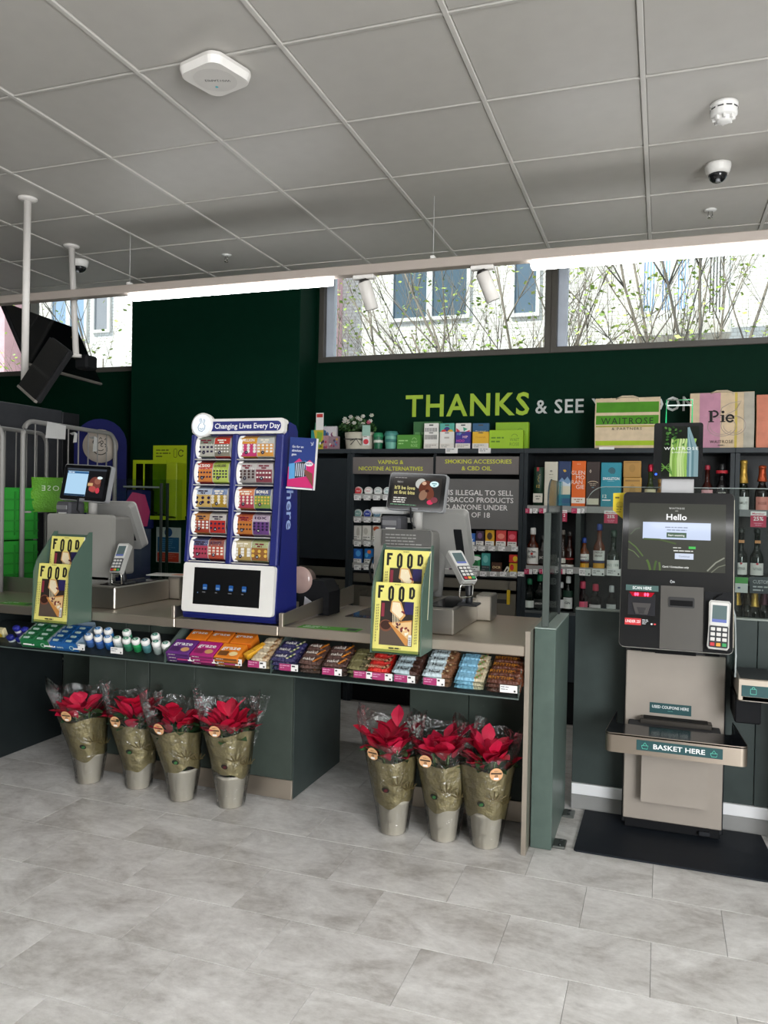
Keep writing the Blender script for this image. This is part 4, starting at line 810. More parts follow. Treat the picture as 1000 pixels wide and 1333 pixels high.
CARDS = [['#8a9080', '#c9c7ba', '#d0402f', '#8f8a7a'], ['#e7a23a', '#d2467a', '#c9cac4', '#e3a24c'], ['#c64a3c', '#e08a48', '#b7cc52', '#c8d96a'], ['#cfcbc8', '#a7a19e', '#c9bfbe', '#8b4450'], ['#a9b7cc', '#d8b468', '#6f84ad', '#b8963c'],
         ['#d87c48', '#b9495a', '#3d4a78', '#84a050'], ['#c98a4a', '#a83f2c', '#c9c3bd', '#c2362f'], ['#b4542f', '#c97b3a', '#b9a6b8', '#6d4584'], ['#4d527f', '#b9475e', '#8a3b2c', '#c0503a'], ['#c9b98c', '#b89a58', '#a9b07a', '#9c6a3a']]
TXT = [('', ''), ('MILLION', ''), ('£500', '£100,000'), ('', ''), ('', ''), ('', 'BONUS'), ('', ''), ('', '10X'), ('', '£500'), ('', '')]
pitch = .131
for r in range(5):
    for c in range(2):
        k = 2*r+c; R = random.Random(100+k); z1 = .944-r*pitch; z0 = z1-.122; x0 = -.238 if c == 0 else .010; w = .212
        d = MB(); d.M = FM
        prof = [(.004, 0), (-.022, .012), (-.030, .04), (-.031, .075), (-.026, .105), (.004, .122)]
        d.prism([(y, z0+z) for y, z in prof], 'x', x0+.012, x0+w, '#cfcdc8', 'satin', True)
        d.lathe([(.061, 0), (.061, .02)], x0+.012, .0, (z0+z1)/2, 20, '#f1efeb', 'gloss', 'x', sx=.5); dis = d.build('card_dispenser', t); d = MB(); d.M = FM; d.lathe([(.060, -.001), (.058, .021)], x0+.012, -.004, (z0+z1)/2, 20, '#f4f2ee', 'emit', 'x', sx=.54); d.build('lit_end', dis)
        for q in range(2):
            cd = MB(); cd.M = FM; a = x0+.026+q*.094; b = a+.09; base, alt = CARDS[k][2*q], CARDS[k][2*q+1]
            def pt(u, v):  # v 0..1 up the curved front
                i = min(len(prof)-2, int(v*(len(prof)-1))); f = v*(len(prof)-1)-i; y = prof[i][0]*(1-f)+prof[i+1][0]*f; z = prof[i][1]*(1-f)+prof[i+1][1]*f
                return (a+(b-a)*u, y-.0012, z0+z)
            for i in range(5):
                v0, v1 = i/5, (i+1)/5; col = base if i in (0, 3, 4) else alt
                cd.add([pt(0, v0), pt(1, v0), pt(1, v1), pt(0, v1)], [(0, 1, 2, 3)], col, 'gloss')
            p = Pr(cd, (0, -.0322, z0), mt='gloss', step=.0003)
            nrow = R.choice([2, 3, 3]); ncol = R.choice([3, 4, 5]); sty = R.random(); cc = R.choice(['#f3ead8', '#33294a', '#e9c25a', '#7a2434', '#f4f1ea', '#4a3030'])
            for i in range(nrow):
                for j in range(ncol):
                    xx = a+.01+j*(.07/(ncol-1)); zz = .036+i*.045/nrow; s_ = .028/ncol
                    if sty < .5: p.rect(xx-s_, zz-s_*.7, xx+s_, zz+s_*.7, cc)
                    else: p.ell(xx, zz, s_, s_*.9, cc, 8)
            tx = TXT[k][q]
            if tx: p.text(tx, (a+b)/2, .086, .014, '#f6f1e6' if q == 0 or tx == 'BONUS' else '#3a2440', bold=.05, w=.066)
            else: p.lines(a+.012, b-.012, .09, 2, .011, .007, R.choice(['#f2ead8', '#3a3040', '#7a2434']), k*3+q, 'c')
            p.ell((a+b)/2-.01, .03, .009, .009, '#22203a', 14); p.text(str(2*k+q+1), (a+b)/2-.01, .0265, .007, '#f2f0ec', bold=.03)
            cd.build('scratch_card', dis)
        g = MB(); g.M = FM; g.prism([(y-.006, z0+z) for y, z in prof], 'x', x0+.02, x0+w, '#fbfbfb', 'glass', True); g.build('cover', dis)
        if r < 5:
            s_ = MB(); s_.M = FM; s_.box(x0+.005, x0+w, -.028, .0, z0-.007, z0-.002, '#b9b7b3', 'satin'); s_.build('light_strip', dis)
for x0, x1 in ((-hw, -.24), (-.025, .008), (.224, hw)):
    m = MB(); m.M = FM; m.box(x0, x1, -.022, .02, .285, .95, LB, 'satin', .006); m.build('mullion', t)
m = MB(); m.M = FM; m.prism(rrect(-hw+.006, .035, hw-.006, .285, .014), 'y', -.024, .01, '#e7e5e0', 'satin'); s_ = m.build('screen_surround', t)
m = MB(); m.M = FM; m.box(-.195, .185, -.0255, -.024, .075, .262, '#0b0c0e', 'gem'); p = Pr(m, (0, -.0256, 0), mt='emit_soft')
for k in range(4): p.rr(-.14+.076*k, .15, -.115+.076*k, .178, .004, '#3a7ad0'); p.rect(-.137+.076*k, .155, -.118+.076*k, .163, '#9cc6f2'); p.lines(-.142+.076*k, -.112+.076*k, .136, 1, .01, .004, '#9a9ca0', k)
p.ell(-.165, .134, .003, .003, '#8fb6e8', 8); m.build('touch_screen', s_)
m = MB(); p = Pr(m, (hw, 0, 0), (0, 1, 0), (0, 0, 1), mt='satin'); p.text('here', .105, .665, .072, '#9fb4e0', 'l', bold=.02, w=.20, rot=-PI/2); m.build('lettering', t)
m = MB(); m.box(hw-.02, hw+.001, .02, .22, .0, .02, '#1a2474', 'satin', .004); m.build('foot', t)
# leaflet pack on its side
a = AY(375, 569, 3.60); b = AY(410, 569, 3.60); c = AY(404, 636, 3.60); w = b.x-a.x; h = a.z-c.z
t = thing('leaflet_holder', 'blue and pink leaflet pad clipped to the right side of the ticket display', 'leaflets', (-1.786, 3.60, c.z))
m = MB(); m.M = Ry(.06); m.box(.004, w, -.012, .012, 0, h, '#f1f0ee', 'paper'); p = Pr(m, (.004, -.012, 0), mt='paper'); W_ = w-.004
p.rect(0, 0, W_, h, '#233a80'); p.poly([(0, .01), (W_, .01), (W_, h*.5), (W_*.8, h*.58), (W_*.62, h*.5), (W_*.4, h*.6), (W_*.2, h*.5), (0, h*.42)], '#d32a72'); p.poly([(W_*.05, h*.18), (W_*.72, h*.26), (W_*.66, h*.56), (W_*.03, h*.48)], '#5aa3d8'); p.poly([(W_*.28, h*.21), (W_*.70, h*.26), (W_*.64, h*.55), (W_*.25, h*.50)], '#20242c')
for k in range(5): p.rect(W_*.3+k*W_*.075, h*.25, W_*.335+k*W_*.075, h*.5, '#cfd8e6')
p.poly([(W_, h*.06), (W_*.95, h*.32), (W_*.62, h*.40), (W_*.66, h*.30), (W_*.82, h*.2)], '#7a4a3a'); p.ell(W_*.8, h*.5, W_*.15, h*.045, '#f3f2f0'); p.text('NEW', W_*.8, h*.485, .010, '#333a80', bold=.04)
for k, s_ in enumerate(('Go for an', 'absolute', 'gem')): p.text(s_, W_*.12, h*(.80-.075*k), h*.042, '#eef1f8', 'l', bold=.05)
p.stroke([(W_*.82, h*.92), (W_*.86, h*.88), (W_*.92, h*.93), (W_*.9, h*.87), (W_*.84, h*.86)], .003, '#e6ecf6'); p.rect(0, 0, W_, .008, '#eeecea'); m.build('leaflet', t)
m = MB(); m.box(-.002, .02, -.004, .02, -.01, h*.3, '#23309a', 'satin', .003); m.build('clip', t)
# roll dispenser behind the display
t = thing('roll_printer', 'dark label printer with a pale pink roll behind the ticket display', 'printer', (-1.80, 4.05, CT+.001))
m = MB(); m.prism([(-.09, 0), (.09, 0), (.09, .13), (.05, .19), (-.02, .19), (-.09, .12)], 'y', -.07, .09, '#232427', 'matte'); m.build('body', t)
m = MB(); m.lathe([(.02, -.085), (.075, -.085), (.075, -.08), (.06, -.08), (.06, .0)], -.08, .0, .19, 24, '#c9aaa2', 'gloss', 'y'); m.build('paper_roll', t)
m = MB(); m.prism([(-.06, .0), (.03, .0), (-.01, .075), (-.05, .10)], 'y', -.082, -.08, '#e9e8ee', 'paper'); m.build('paper_strip', t)

# ------------------------------------------------------------------ left: roll cages, totem, recycling box, notice
def ptd(px, d): v = ray(px, 650)*d; return Vector((v.x, v.y, 0))
def cage(label, P1, P2, depth, H, nb, seed):
    u = (P2-P1); L = u.length; u.normalize(); n = Vector((-u.y, u.x, 0)); ang = math.atan2(u.y, u.x)
    t = thing('roll_cage', label, 'roll cage', (P1.x, P1.y, 0), (0, 0, ang)); C_ = '#9c9a96'
    for y, nm in ((0, 'side_frame'), (depth, 'side_frame')):
        m = MB(); r = .10; pts = [(0, y, .16)]+[(r-r*math.cos(a), y, H-r+r*math.sin(a)) for a in [PI/2*k/6 for k in range(7)]]+[(L-r+r*math.sin(a), y, H-r+r*math.cos(a)) for a in [PI/2*k/6 for k in range(7)]]+[(L, y, .16)]
        m.tube(pts, .0165, C_, 'satin', 10)
        for z in (.35, .95, 1.42): m.tube([(0, y, z), (L, y, z)], .008, C_, 'satin', 6)
        f = m.build(nm, t)
        for k in range(nb):
            m = MB(); x = L*(k+1)/(nb+1); m.tube([(x, y, .17), (x, y, H-.004)], .0055, C_, 'satin', 6); m.build('bar', f)
    m = MB()
    for x in (0, L):
        for z in (.35, .95): m.tube([(x, 0, z), (x, depth, z)], .008, C_, 'satin', 6)
    m.box(-.01, L+.01, 0, depth, .14, .17, '#8f8e8b', 'steel', .005); m.build('base_deck', t)
    for x in (.08, L-.08):
        for y in (.08, depth-.08):
            m = MB(); m.M = TR(x, y, 0); m.lathe([(.06, -.018), (.062, -.012), (.062, .012), (.06, .018)], 0, 0, .0625, 16, '#2a2a2b', 'rubber', 'y'); m.box(-.03, .03, -.028, .028, .10, .14, '#8a8987', 'steel', .004); m.build('caster', t)
    return t, Matrix.Translation(P1) @ Rz(ang), L
P1, P2 = ptd(29, 5.25), ptd(149, 6.35)
c2, M2, L2 = cage('tall steel roll cage with taped paper notes behind the left till', P1, P2, .62, 2.03, 8, 3)
c1, M1, L1 = cage('steel roll cage holding green crates at the left edge', ptd(-97, 4.7), ptd(2, 5.1), .5, 2.0, 5, 4)
for k in range(4):
    for j in range(2):
        q = M1 @ Vector((.05+.36*j+.02, .05, .172+.355*k)); t = thing('crate', 'green plastic crate in the left roll cage, %s of the %s stack' % (('bottom', 'second', 'third', 'top')[k], ('left', 'right')[j]), 'crate', q, (0, 0, M1.to_euler().z), 'green crates')
        m = MB(); m.box(0, .34, 0, .40, 0, .012, '#2f9a34', 'satin'); m.box(0, .34, 0, .012, .0, .345, '#2f9a34', 'satin', .004); m.box(0, .34, .388, .40, 0, .345, '#2f9a34', 'satin', .004); m.box(0, .012, .012, .388, 0, .345, '#2f9a34', 'satin', .004); m.box(.328, .34, .012, .388, 0, .345, '#2f9a34', 'satin', .004); m.build('tub', t)
        m = MB(); 
        for z in (.05, .12, .19, .26): m.box(.0, .34, -.006, 0, z, z+.012, '#27852c', 'satin')
        for x in (.02, .165, .308): m.box(x, x+.012, -.007, 0, .03, .32, '#27852c', 'satin')
        m.build('rib', t)
for (a, b, z0, z1, lab) in ((.24, .50, 1.93, 2.045, 'white paper note taped over the top rail of the tall roll cage'), (.90, .96, 1.87, 1.99, 'torn white tape scrap on the roll cage rail in front of the cream disc'), (.61, .66, 1.92, 2.0, 'small torn white tape scrap on the roll cage rail')):
    s_ = L2/1.3; m = MB(); m.M = Rz(0); m.add([(a*s_, -.02, z0), (b*s_, -.021, z0+.006), (b*s_+.01, -.018, z1-.01), (a*s_+.02, -.018, z1), (a*s_, -.012, z0), (b*s_, -.013, z0+.006), (b*s_+.01, .024, z1-.02), (a*s_+.02, .024, z1-.01)], [(0, 1, 2, 3), (3, 2, 6, 7), (0, 4, 5, 1)], '#e3e2df', 'paper'); q = M2
    one(m, 'paper_note', lab, 'paper', q.to_translation(), q.to_euler())
a = AY(42, 621, 4.9); t = thing('plastic_bag', 'glossy green carrier bag with mirrored white lettering hanging on the roll cage', 'bag', (0, 0, 0), (0, 0, 0))
m = MB(); bw, bh = .42, .235; na, nb_ = 12, 7; vs = []; R = random.Random(5)
e = M2.to_3x3() @ Vector((1, 0, 0)); s0 = min((abs((v := P1+(P2-P1)*(k/200)).x/v.y-(r_ := ray(42, 640)).x/r_.y), k) for k in range(200))[1]/200; bo = P1+(P2-P1)*s0+Vector((.004, -.012, 0)); bo.z = AY(42, 621, bo.y).z; e2 = Vector((.86, .5, 0)).normalized()
for j in range(nb_+1):
    for i in range(na+1): vs.append(tuple(bo+e2*(bw*i/na)+Vector((0, 0, -bh*j/nb_))+Vector((.5, -.86, 0))*R.uniform(-.008, .012)))
fs = [(j*(na+1)+i, j*(na+1)+i+1, (j+1)*(na+1)+i+1, (j+1)*(na+1)+i) for j in range(nb_) for i in range(na)]; m.add(vs, fs, '#62a81e', 'wrap', True)
vs2 = [tuple(Vector(v)+Vector((-.5, .86, 0))*.02) for v in vs]; m.add(vs2, [f[::-1] for f in fs], '#4f8c18', 'wrap', True); m.build('sheet', t)
m = MB(); p = Pr(m, bo+Vector((.5, -.86, 0))*.02+Vector((0, 0, -bh)), e2, (0, 0, 1), 'satin'); p.text('WAITROSE', .235, .145, .034, '#dff0cf', sp=1.25, w=.33, mirror=True); p.lines(.2, .32, .2, 1, .01, .01, '#dff0cf', 3); m.build('lettering', t)
# totem with the smiling face
c = AY(117, 600, 5.25); t = thing('lottery_totem', 'dark blue arched totem with a cream smiling-face disc behind the roll cage', 'totem', (c.x+.03, 5.35, 0), (0, 0, .62))
def archp(w, z0, z1, n=12): return [(-w, z0), (w, z0)]+[(w*math.cos(PI*k/n), z1-w+w*math.sin(PI*k/n)) for k in range(n+1)]
zt = AY(117, 546, 5.3).z
m = MB(); m.prism(archp(.20, .02, zt), 'y', -.10, .10, '#151a58', 'matte'); m.build('body', t)
zc = AY(113, 580, 5.2).z
m = MB(); m.lathe([(.135, -.115), (.135, -.101)], 0, 0, zc, 34, '#cbbfb2', 'paper', 'y'); d = m.build('disc', t)
m = MB(); p = Pr(m, (0, -.116, zc)); q = '#2a241f'
p.arc(-.045, .03, .012, .014, 20, 300, .007, q); p.arc(-.02, .035, .012, .014, 180, 360, .006, q); p.arc(.01, .03, .010, .012, 0, 360, .006, q); p.arc(.012, .005, .009, .009, 90, 330, .006, q); p.stroke([(-.008, .055), (.0, .07), (.01, .055)], .006, q); p.stroke([(.03, .05), (.04, .065), (.046, .03)], .006, q); p.arc(.035, .005, .008, .012, -90, 120, .006, q)
p.arc(0, -.02, .055, .05, 195, 345, .007, q); p.arc(0, -.02, .025, .018, 200, 340, .006, q); p.stroke([(.052, -.03), (.05, .0)], .006, q); m.build('face_print', d)
m = MB(); a = AY(158, 640, 5.1); m.box(.205, .42, -.10, .1, a.z-.3, a.z+.02, '#151a58', 'matte', .01); m.box(.18, .46, -.17, .12, a.z+.035, a.z+.05, '#8d8e90', 'satin', .003); p = Pr(m, (.2, -.101, a.z-.28)); p.poly([(.01, .0), (.17, .0), (.19, .12), (.15, .26), (.05, .28), (.0, .2)], '#d0246e'); m.build('side_shelf', t)
m = MB(); m.box(-.24, .26, -.16, .16, 0, .02, '#15184e', 'satin', .004); m.box(.21, .4, -.09, .09, .02, a.z-.3, '#15184e', 'satin'); m.build('base', t)
# lime recycling box on the pillar
PY = 5.64
def pz(px, py, y=PY-.002): return AY(px, py, y)
a = pz(200, 580); b = pz(242, 672); x0 = pz(187, 600).x; zt = pz(187, 600).z; LIME = '#b9cf1c'
t = thing('recycling_box', 'lime yellow clear-fronted recycling box on the dark green pillar', 'recycling box', (0, 0, 0))
m = MB(); m.box(a.x, b.x, PY-.008, PY-.001, b.z, a.z, LIME, 'satin'); p = Pr(m, (a.x, PY-.008, a.z-.16)); p.lines(.03, .19, .115, 3, .026, .011, '#5f6b10', 3); p.stroke(rrect(.205, .06, .235, .13, .012), .005, '#5f6b10', True); p.arc(.275, .095, .024, .026, 40, 330, .008, '#39400a'); p.poly([(.285, .12), (.305, .115), (.29, .1)], '#39400a'); m.build('back_board', t)
m = MB(); fy = PY-.14; m.box(x0, b.x, fy, PY-.009, b.z-.03, b.z-.02, LIME, 'satin'); m.box(x0, x0+.012, fy, PY-.009, b.z-.02, zt, LIME, 'satin'); m.box(x0, b.x, fy-.004, fy, b.z-.03, b.z+.0, LIME, 'satin'); m.box(x0, x0+.03, fy-.004, fy, b.z, zt, LIME, 'satin'); m.box(x0+.03, b.x-.1, fy-.004, fy, zt-.03, zt, LIME, 'satin'); m.box(b.x-.1, b.x, fy-.004, PY-.009, b.z-.02, zt-.02, '#aec41a', 'satin', .004); m.box(x0+.10, x0+.115, fy-.002, fy, b.z, zt, LIME, 'satin'); m.build('box_frame', t)
m = MB(); m.box(x0+.115, b.x-.1, fy-.002, fy, b.z, zt-.03, '#d2e23a', 'glass'); m.box(x0+.03, x0+.10, fy-.002, fy, b.z, zt-.03, '#707a50', 'glass'); m.build('front_pane', t)
m = MB(); R = random.Random(9)
for k in range(14): m.M = TR(R.uniform(x0+.05, b.x-.13), PY-.05-R.random()*.05, b.z-.01+R.random()*.035) @ Euler((R.random()*3, R.random()*3, R.random()*3)).to_matrix().to_4x4(); m.cyl((0, 0, -.02), .008, .045, R.choice(['#2a2a2c', '#8d8d8f', '#4a4a4a', '#b9b0a0']), 'satin', seg=8)
m.build('used_batteries', t, kind='stuff')
a = pz(204, 686); b = pz(235, 733); m = MB(); w, h = b.x-a.x, a.z-b.z; m.box(0, w, 0, .004, 0, h, '#d9dad8', 'paper'); p = Pr(m, (0, 0, 0)); p.ell(w*.5, h*.86, w*.16, w*.16, '#1d4f86', 20); p.rect(w*.06, h*.30, w*.94, h*.72, '#1f6396'); p.rect(w*.06, h*.02, w*.94, h*.28, '#d5402b'); p.lines(w*.12, w*.85, h*.64, 6, h*.055, h*.018, '#6f9cc0', 3); p.lines(w*.12, w*.85, h*.22, 4, h*.05, h*.016, '#e88a78', 5)
one(m, 'notice', 'white notice with blue and red blocks on the pillar below the lime box', 'notice', (a.x, PY-.005, b.z))
# ------------------------------------------------------------------ low partition, end post, clear screens
t = thing('low_partition', 'green-grey low partition wall behind the self-checkout', 'partition', (0, 0, 0))
for a, b in ((-.40, .44), (.442, 1.25)):
    m = MB(); m.box(a, b-.001, 4.09, 4.13, .135, 1.01, PANEL_D, 'laminate', .002); m.build('panel', t)
m = MB(); m.box(-.40, 1.25, 4.085, 4.135, 1.0105, 1.02, '#8a938c', 'satin', .002); m.build('cap', t)
m = MB(); m.box(-.40, 1.25, 4.078, 4.128, .078, .133, '#e8e9ea', 'satin', .003); m.build('skirting', t)
m = MB(); m.box(-.40, 1.25, 4.092, 4.128, .001, .077, '#8f8f8d', 'satin'); m.build('plinth', t)
t = thing('end_post', 'green-grey boxed end post carrying the framed glass screen', 'post', (-.478, 3.55, 0))
m = MB(); m.box(-.046, .048, 0, .525, .001, .985, '#57665f', 'laminate', .003); m.build('post_body', t)
m = MB(); m.box(-.046, .048, 0, .525, .9855, .992, '#93a09a', 'satin', .001); m.build('post_cap', t)
for y in (.03, .40):
    m = MB(); m.box(.049, .105, y, y+.09, .001, .012, '#8b8f8c', 'steel', .003); m.tube([(.08, y+.02, .012), (.08, y+.02, .016)], .007, '#55585a', 'steel', 8); m.tube([(.08, y+.07, .012), (.08, y+.07, .016)], .007, '#55585a', 'steel', 8); m.build('floor_bracket', t)
t = thing('glass_screen', 'rounded clear glass screen in a thin dark frame on the end post', 'glass screen', (-.478, 3.56, .9925))
zf = AY(710, 667, 3.56).z-.9925; zg = AY(715, 624, 3.6).z-.9925
m = MB(); m.box(-.016, .014, -.004, .012, 0, zf, '#4a524e', 'satin', .003); m.build('post', t)
m = MB(); m.box(-.010, .010, .45, .464, 0, zf+.03, '#26292a', 'satin', .003); m.build('post', t)
r = .10; pl = [(.004, .006), (.50, .006), (.50, zg)]+[(.004+r-r*math.sin(a), zg-r+r*math.cos(a)) for a in [PI/2*k/8 for k in range(9)]]
m = MB(); m.prism(pl, 'x', -.004, .004, '#e9efec', 'glass'); m.build('pane', t)
m = MB(); m.tube([(0, y-.001, z) for y, z in pl[3:]]+[(0, .003, zf)], .004, '#3a4446', 'gem', 6); m.build('edge', t)
t = thing('acrylic_screen', 'wide clear acrylic screen standing on the low partition', 'acrylic screen', (0, 0, 0))
a = AY(764, 660, 4.11); zt = AY(815, 634, 4.11).z; r = .09; x0 = a.x
pl = [(1.2, 1.021), (1.2, zt)]+[(x0+r-r*math.sin(q), zt-r+r*math.cos(q)) for q in [PI/2*k/8 for k in range(9)]]+[(x0, 1.021)]
m = MB(); m.prism(pl, 'y', 4.106, 4.111, '#eef3f1', 'glass'); m.build('pane', t)
m = MB(); m.tube([(x, 4.1085, z) for x, z in pl[1:-1]], .0022, '#aab3b1', 'gem', 5); m.build('edge', t)

# ------------------------------------------------------------------ self-checkout kiosk
pl = [(-.335, 3.59), (-.325, 3.582), (.50, 3.582), (.512, 3.592), (.475, 4.072), (-.330, 4.072)]
m = MB(); m.prism([(x, y) for x, y in pl], 'z', .0015, .009, '#181d24', 'rubber'); one(m, 'floor_mat', 'thin black floor mat under the self-checkout kiosk', 'mat')
KX, KY = .075, 3.93; KB = '#a0978d'
t = thing('self_checkout', 'self-checkout kiosk with a Hello screen, basket shelf and card reader', 'self-checkout', (KX, KY, .0095))
z_ = .0095
m = MB(); m.box(-.218, .218, 0, .012, .045, .845, KB, 'satin', .004); m.build('front_panel', t)
m = MB(); m.box(-.224, .224, .0125, .11, .02, .87, '#15171b', 'satin', .004); m.build('cabinet', t)
m = MB(); m.box(-.21, .21, .01, .13, .0, .044, '#101114', 'matte', .003); m.box(.12, .17, -.01, .02, .01, .03, '#26282c', 'matte', .004); m.build('foot', t)
f = m = MB(); m.box(-.15, -.03, -.006, .0, .845, .858, '#0c0d0f', 'matte'); m.box(-.20, -.155, -.004, 0, .848, .858, '#0c0d0f', 'matte'); m.box(.13, .19, -.004, 0, .846, .858, '#0c0d0f', 'matte'); m.box(-.09, .09, -.008, -.001, .842, .86, '#0c0d0f', 'matte'); m.build('vent', t)
# coupon bin
a = AY(834, 1043, 3.87); b = AY(921, 1054, 3.87); top = AY(880, 941, 3.87).z; x0, x1 = a.x-KX, b.x-KX
m = MB(); m.prism(rrect(x0, a.z-z_, x1, top-z_-.02, .01), 'y', -.06, -.0005, KB, 'satin'); m.box(x0-.012, x1+.012, -.062, -.0005, top-z_-.02, top-z_+.006, '#57534e', 'steel', .003); m.box(x0+.004, x1-.006, -.058, -.006, top-z_+.0065, top-z_+.009, '#161616', 'matte'); bn = m.build('coupon_bin', t)
s0 = AY(846, 914, 3.925); s1 = AY(900, 933, 3.925); m = MB(); m.box(s0.x-KX, s1.x-KX, -.002, -.0003, s1.z-z_, s0.z-z_, '#1d4a4d', 'satin'); p = Pr(m, (s0.x-KX, -.002, s1.z-z_), mt='satin'); w = s1.x-s0.x; h = s0.z-s1.z; p.text('USED COUPONS HERE', w/2, h*.5, h*.26, '#e9efee', w=w*.88, bold=.04); p.lines(w*.35, w*.65, h*.26, 1, .01, h*.05, '#6aa39c', 1, 'c'); m.build('coupon_label', t)
# basket shelf: a loop that wraps round the pedestal
BZ = .535-z_; bx0, bx1 = AZ(788, 953, .535).x-KX, AZ(975, 975.6, .535).x-KX; by0 = -.305; by1 = .10
out = [(bx0+.03, by1), (bx0+.004, by0+.08)]+[(bx0+.03-.03*math.cos(q)+.0, by0+.03-.03*math.sin(q)) for q in [PI/2*k/5 for k in range(6)]]+[(bx1-.03+.03*math.sin(q), by0+.03-.03*math.cos(q)) for q in [PI/2*k/5 for k in range(6)]]+[(bx1-.004, by0+.08), (bx1-.03, by1)]
inn = [(.26, by1), (.255, -.10), (.235, -.125), (-.235, -.125), (-.255, -.10), (-.26, by1)]
m = MB(); m.prism(out+inn, 'z', BZ-.006, BZ, '#15171b', 'gloss'); m.build('shelf_top', t)
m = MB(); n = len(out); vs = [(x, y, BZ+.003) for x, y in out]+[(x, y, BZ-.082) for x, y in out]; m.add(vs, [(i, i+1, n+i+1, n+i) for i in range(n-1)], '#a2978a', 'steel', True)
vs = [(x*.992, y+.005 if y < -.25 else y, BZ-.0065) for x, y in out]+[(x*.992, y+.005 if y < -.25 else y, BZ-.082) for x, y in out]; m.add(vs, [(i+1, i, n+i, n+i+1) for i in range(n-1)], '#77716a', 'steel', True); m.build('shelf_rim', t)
m = MB(); m.box(-.2, .2, -.28, .0, BZ-.03, BZ-.0065, '#3a3b3d', 'matte', .004); m.build('shelf_bracket', t)
yb = by0-.001; s0 = AY(829, 960, KY+yb); s1 = AY(941, 988, KY+yb); xa, xb = s0.x-KX, s1.x-KX; m = MB(); zb = BZ-.060; h = .044
m.box(xa, xb, yb-.002, yb, zb, zb+h, '#1d4a4d', 'satin'); p = Pr(m, (xa, yb-.002, zb), mt='satin'); w = xb-xa
p.text('BASKET HERE', w/2, h*.27, h*.46, '#f2f5f4', w=w*.6, bold=.05)
for cx in (w*.1, w*.9):
    p.stroke([(cx-.014, .022), (cx-.010, .008), (cx+.010, .008), (cx+.014, .022), (cx-.014, .022)], .0022, '#5fc4ae'); p.stroke([(cx-.009, .022), (cx, .035), (cx+.009, .022)], .0022, '#5fc4ae')
m.build('basket_label', t)
# head, tilted back
HB = Vector((AY(805.4, 840, 3.72).x, 3.72, AY(805.4, 840, 3.72).z)); HW = AY(954.8, 852, 3.72).x-HB.x; HH = .715; HA = math.atan2(.14, .70)
HM = TR(HB.x-KX, 3.72-KY, HB.z-z_-.004) @ Rx(-HA)       # x 0..HW, z 0..HH, front at y=0
m = MB(); m.M = HM; m.prism(rrect(0, 0, HW, HH, .022), 'y', .006, .07, '#9f9c96', 'satin'); m.prism(rrect(.002, .002, HW-.002, HH-.002, .021), 'y', -.004, .006, '#0f1114', 'gem'); m.build('head_shell', t)
m = MB(); m.M = HM; m.box(.05, HW-.05, .07, .13, .03, HH-.12, '#1d1f23', 'matte', .02); m.build('head_back', t)
def hx(f): return HW*f
def hz(f): return HH*(1-f)
m = MB(); m.M = HM; X0, X1, Z0, Z1 = hx(.06), hx(.925), hz(.508), hz(.075); m.box(X0, X1, -.0055, -.004, Z0, Z1, '#111315', 'gem'); p = Pr(m, (X0, -.0056, Z0), mt='emit_soft'); w, h = X1-X0, Z1-Z0
p.rect(0, 0, w, h, '#5f6158')
for (a, b, c_, d_, col, th) in ((0, .42, .16, .2, '#7e9a5e', .006), (.0, .3, .12, .18, '#93a878', .004), (.24, .0, .20, .15, '#7a9a54', .010), (.28, .0, .30, .14, '#6d8e50', .009), (.34, .0, .33, .12, '#86a062', .008), (.82, .02, .99, .22, '#c9cbb9', .006), (.86, .0, 1.0, .12, '#a9ad98', .004), (.16, .46, .5, .40, '#6f8454', .008), (.02, .52, .12, .62, '#74806a', .006)): p.stroke([(w*a, h*b), (w*(a+c_)/2, h*(b+d_)/2+.008), (w*c_, h*d_)], th, col)
m.build('screen_image', t)
m = MB(); m.M = HM; p = Pr(m, (X0, -.0068, Z0), mt='emit'); p.text('WAITROSE', w*.5, h*.915, h*.026, '#e3e3de', sp=1.3, w=w*.16); p.lines(w*.46, w*.54, h*.885, 1, .01, h*.008, '#b9bab2', 1, 'c'); 
p.text('Hello', w*.5, h*.755, h*.085, '#ffffff', w=w*.21, bold=.09)
p.rect(w*.15, h*.465, w*.85, h*.715, '#c6d3ec'); p.lines(w*.33, w*.67, h*.635, 1, .01, h*.014, '#7b8699', 2, 'c'); p.lines(w*.27, w*.74, h*.595, 1, .01, h*.014, '#7b8699', 3, 'c'); p.rect(w*.40, h*.49, w*.605, h*.565, '#3f5a46'); p.text('Start scanning', w*.5, h*.512, h*.028, '#f2f4f0', w=w*.17, bold=.04)
p.lines(w*.4, w*.75, h*.29, 1, .01, h*.014, '#e2e3dd', 5, 'c'); p.lines(w*.47, w*.6, h*.335, 1, .01, h*.012, '#d3d5cd', 6); p.rect(w*.63, h*.33, w*.70, h*.365, '#4fbf5a'); p.rect(w*.49, h*.175, w*.68, h*.26, '#cdd6e8'); p.text('Continue', w*.585, h*.205, h*.025, '#59626f', w=w*.11); p.text('Card / Contactless only', w*.5, h*.045, h*.026, '#f0f1ec', w=w*.27, bold=.04); m.build('screen_text', t)
m = MB(); m.M = HM; p = Pr(m, (hx(.475), -.0045, hz(.575)), mt='satin'); p.text('m', 0, -.005, .011, '#cfd2d4', bold=.05); p.arc(-.008, .0, .004, .006, 60, 300, .002, '#cfd2d4'); m.build('maker_mark', t)
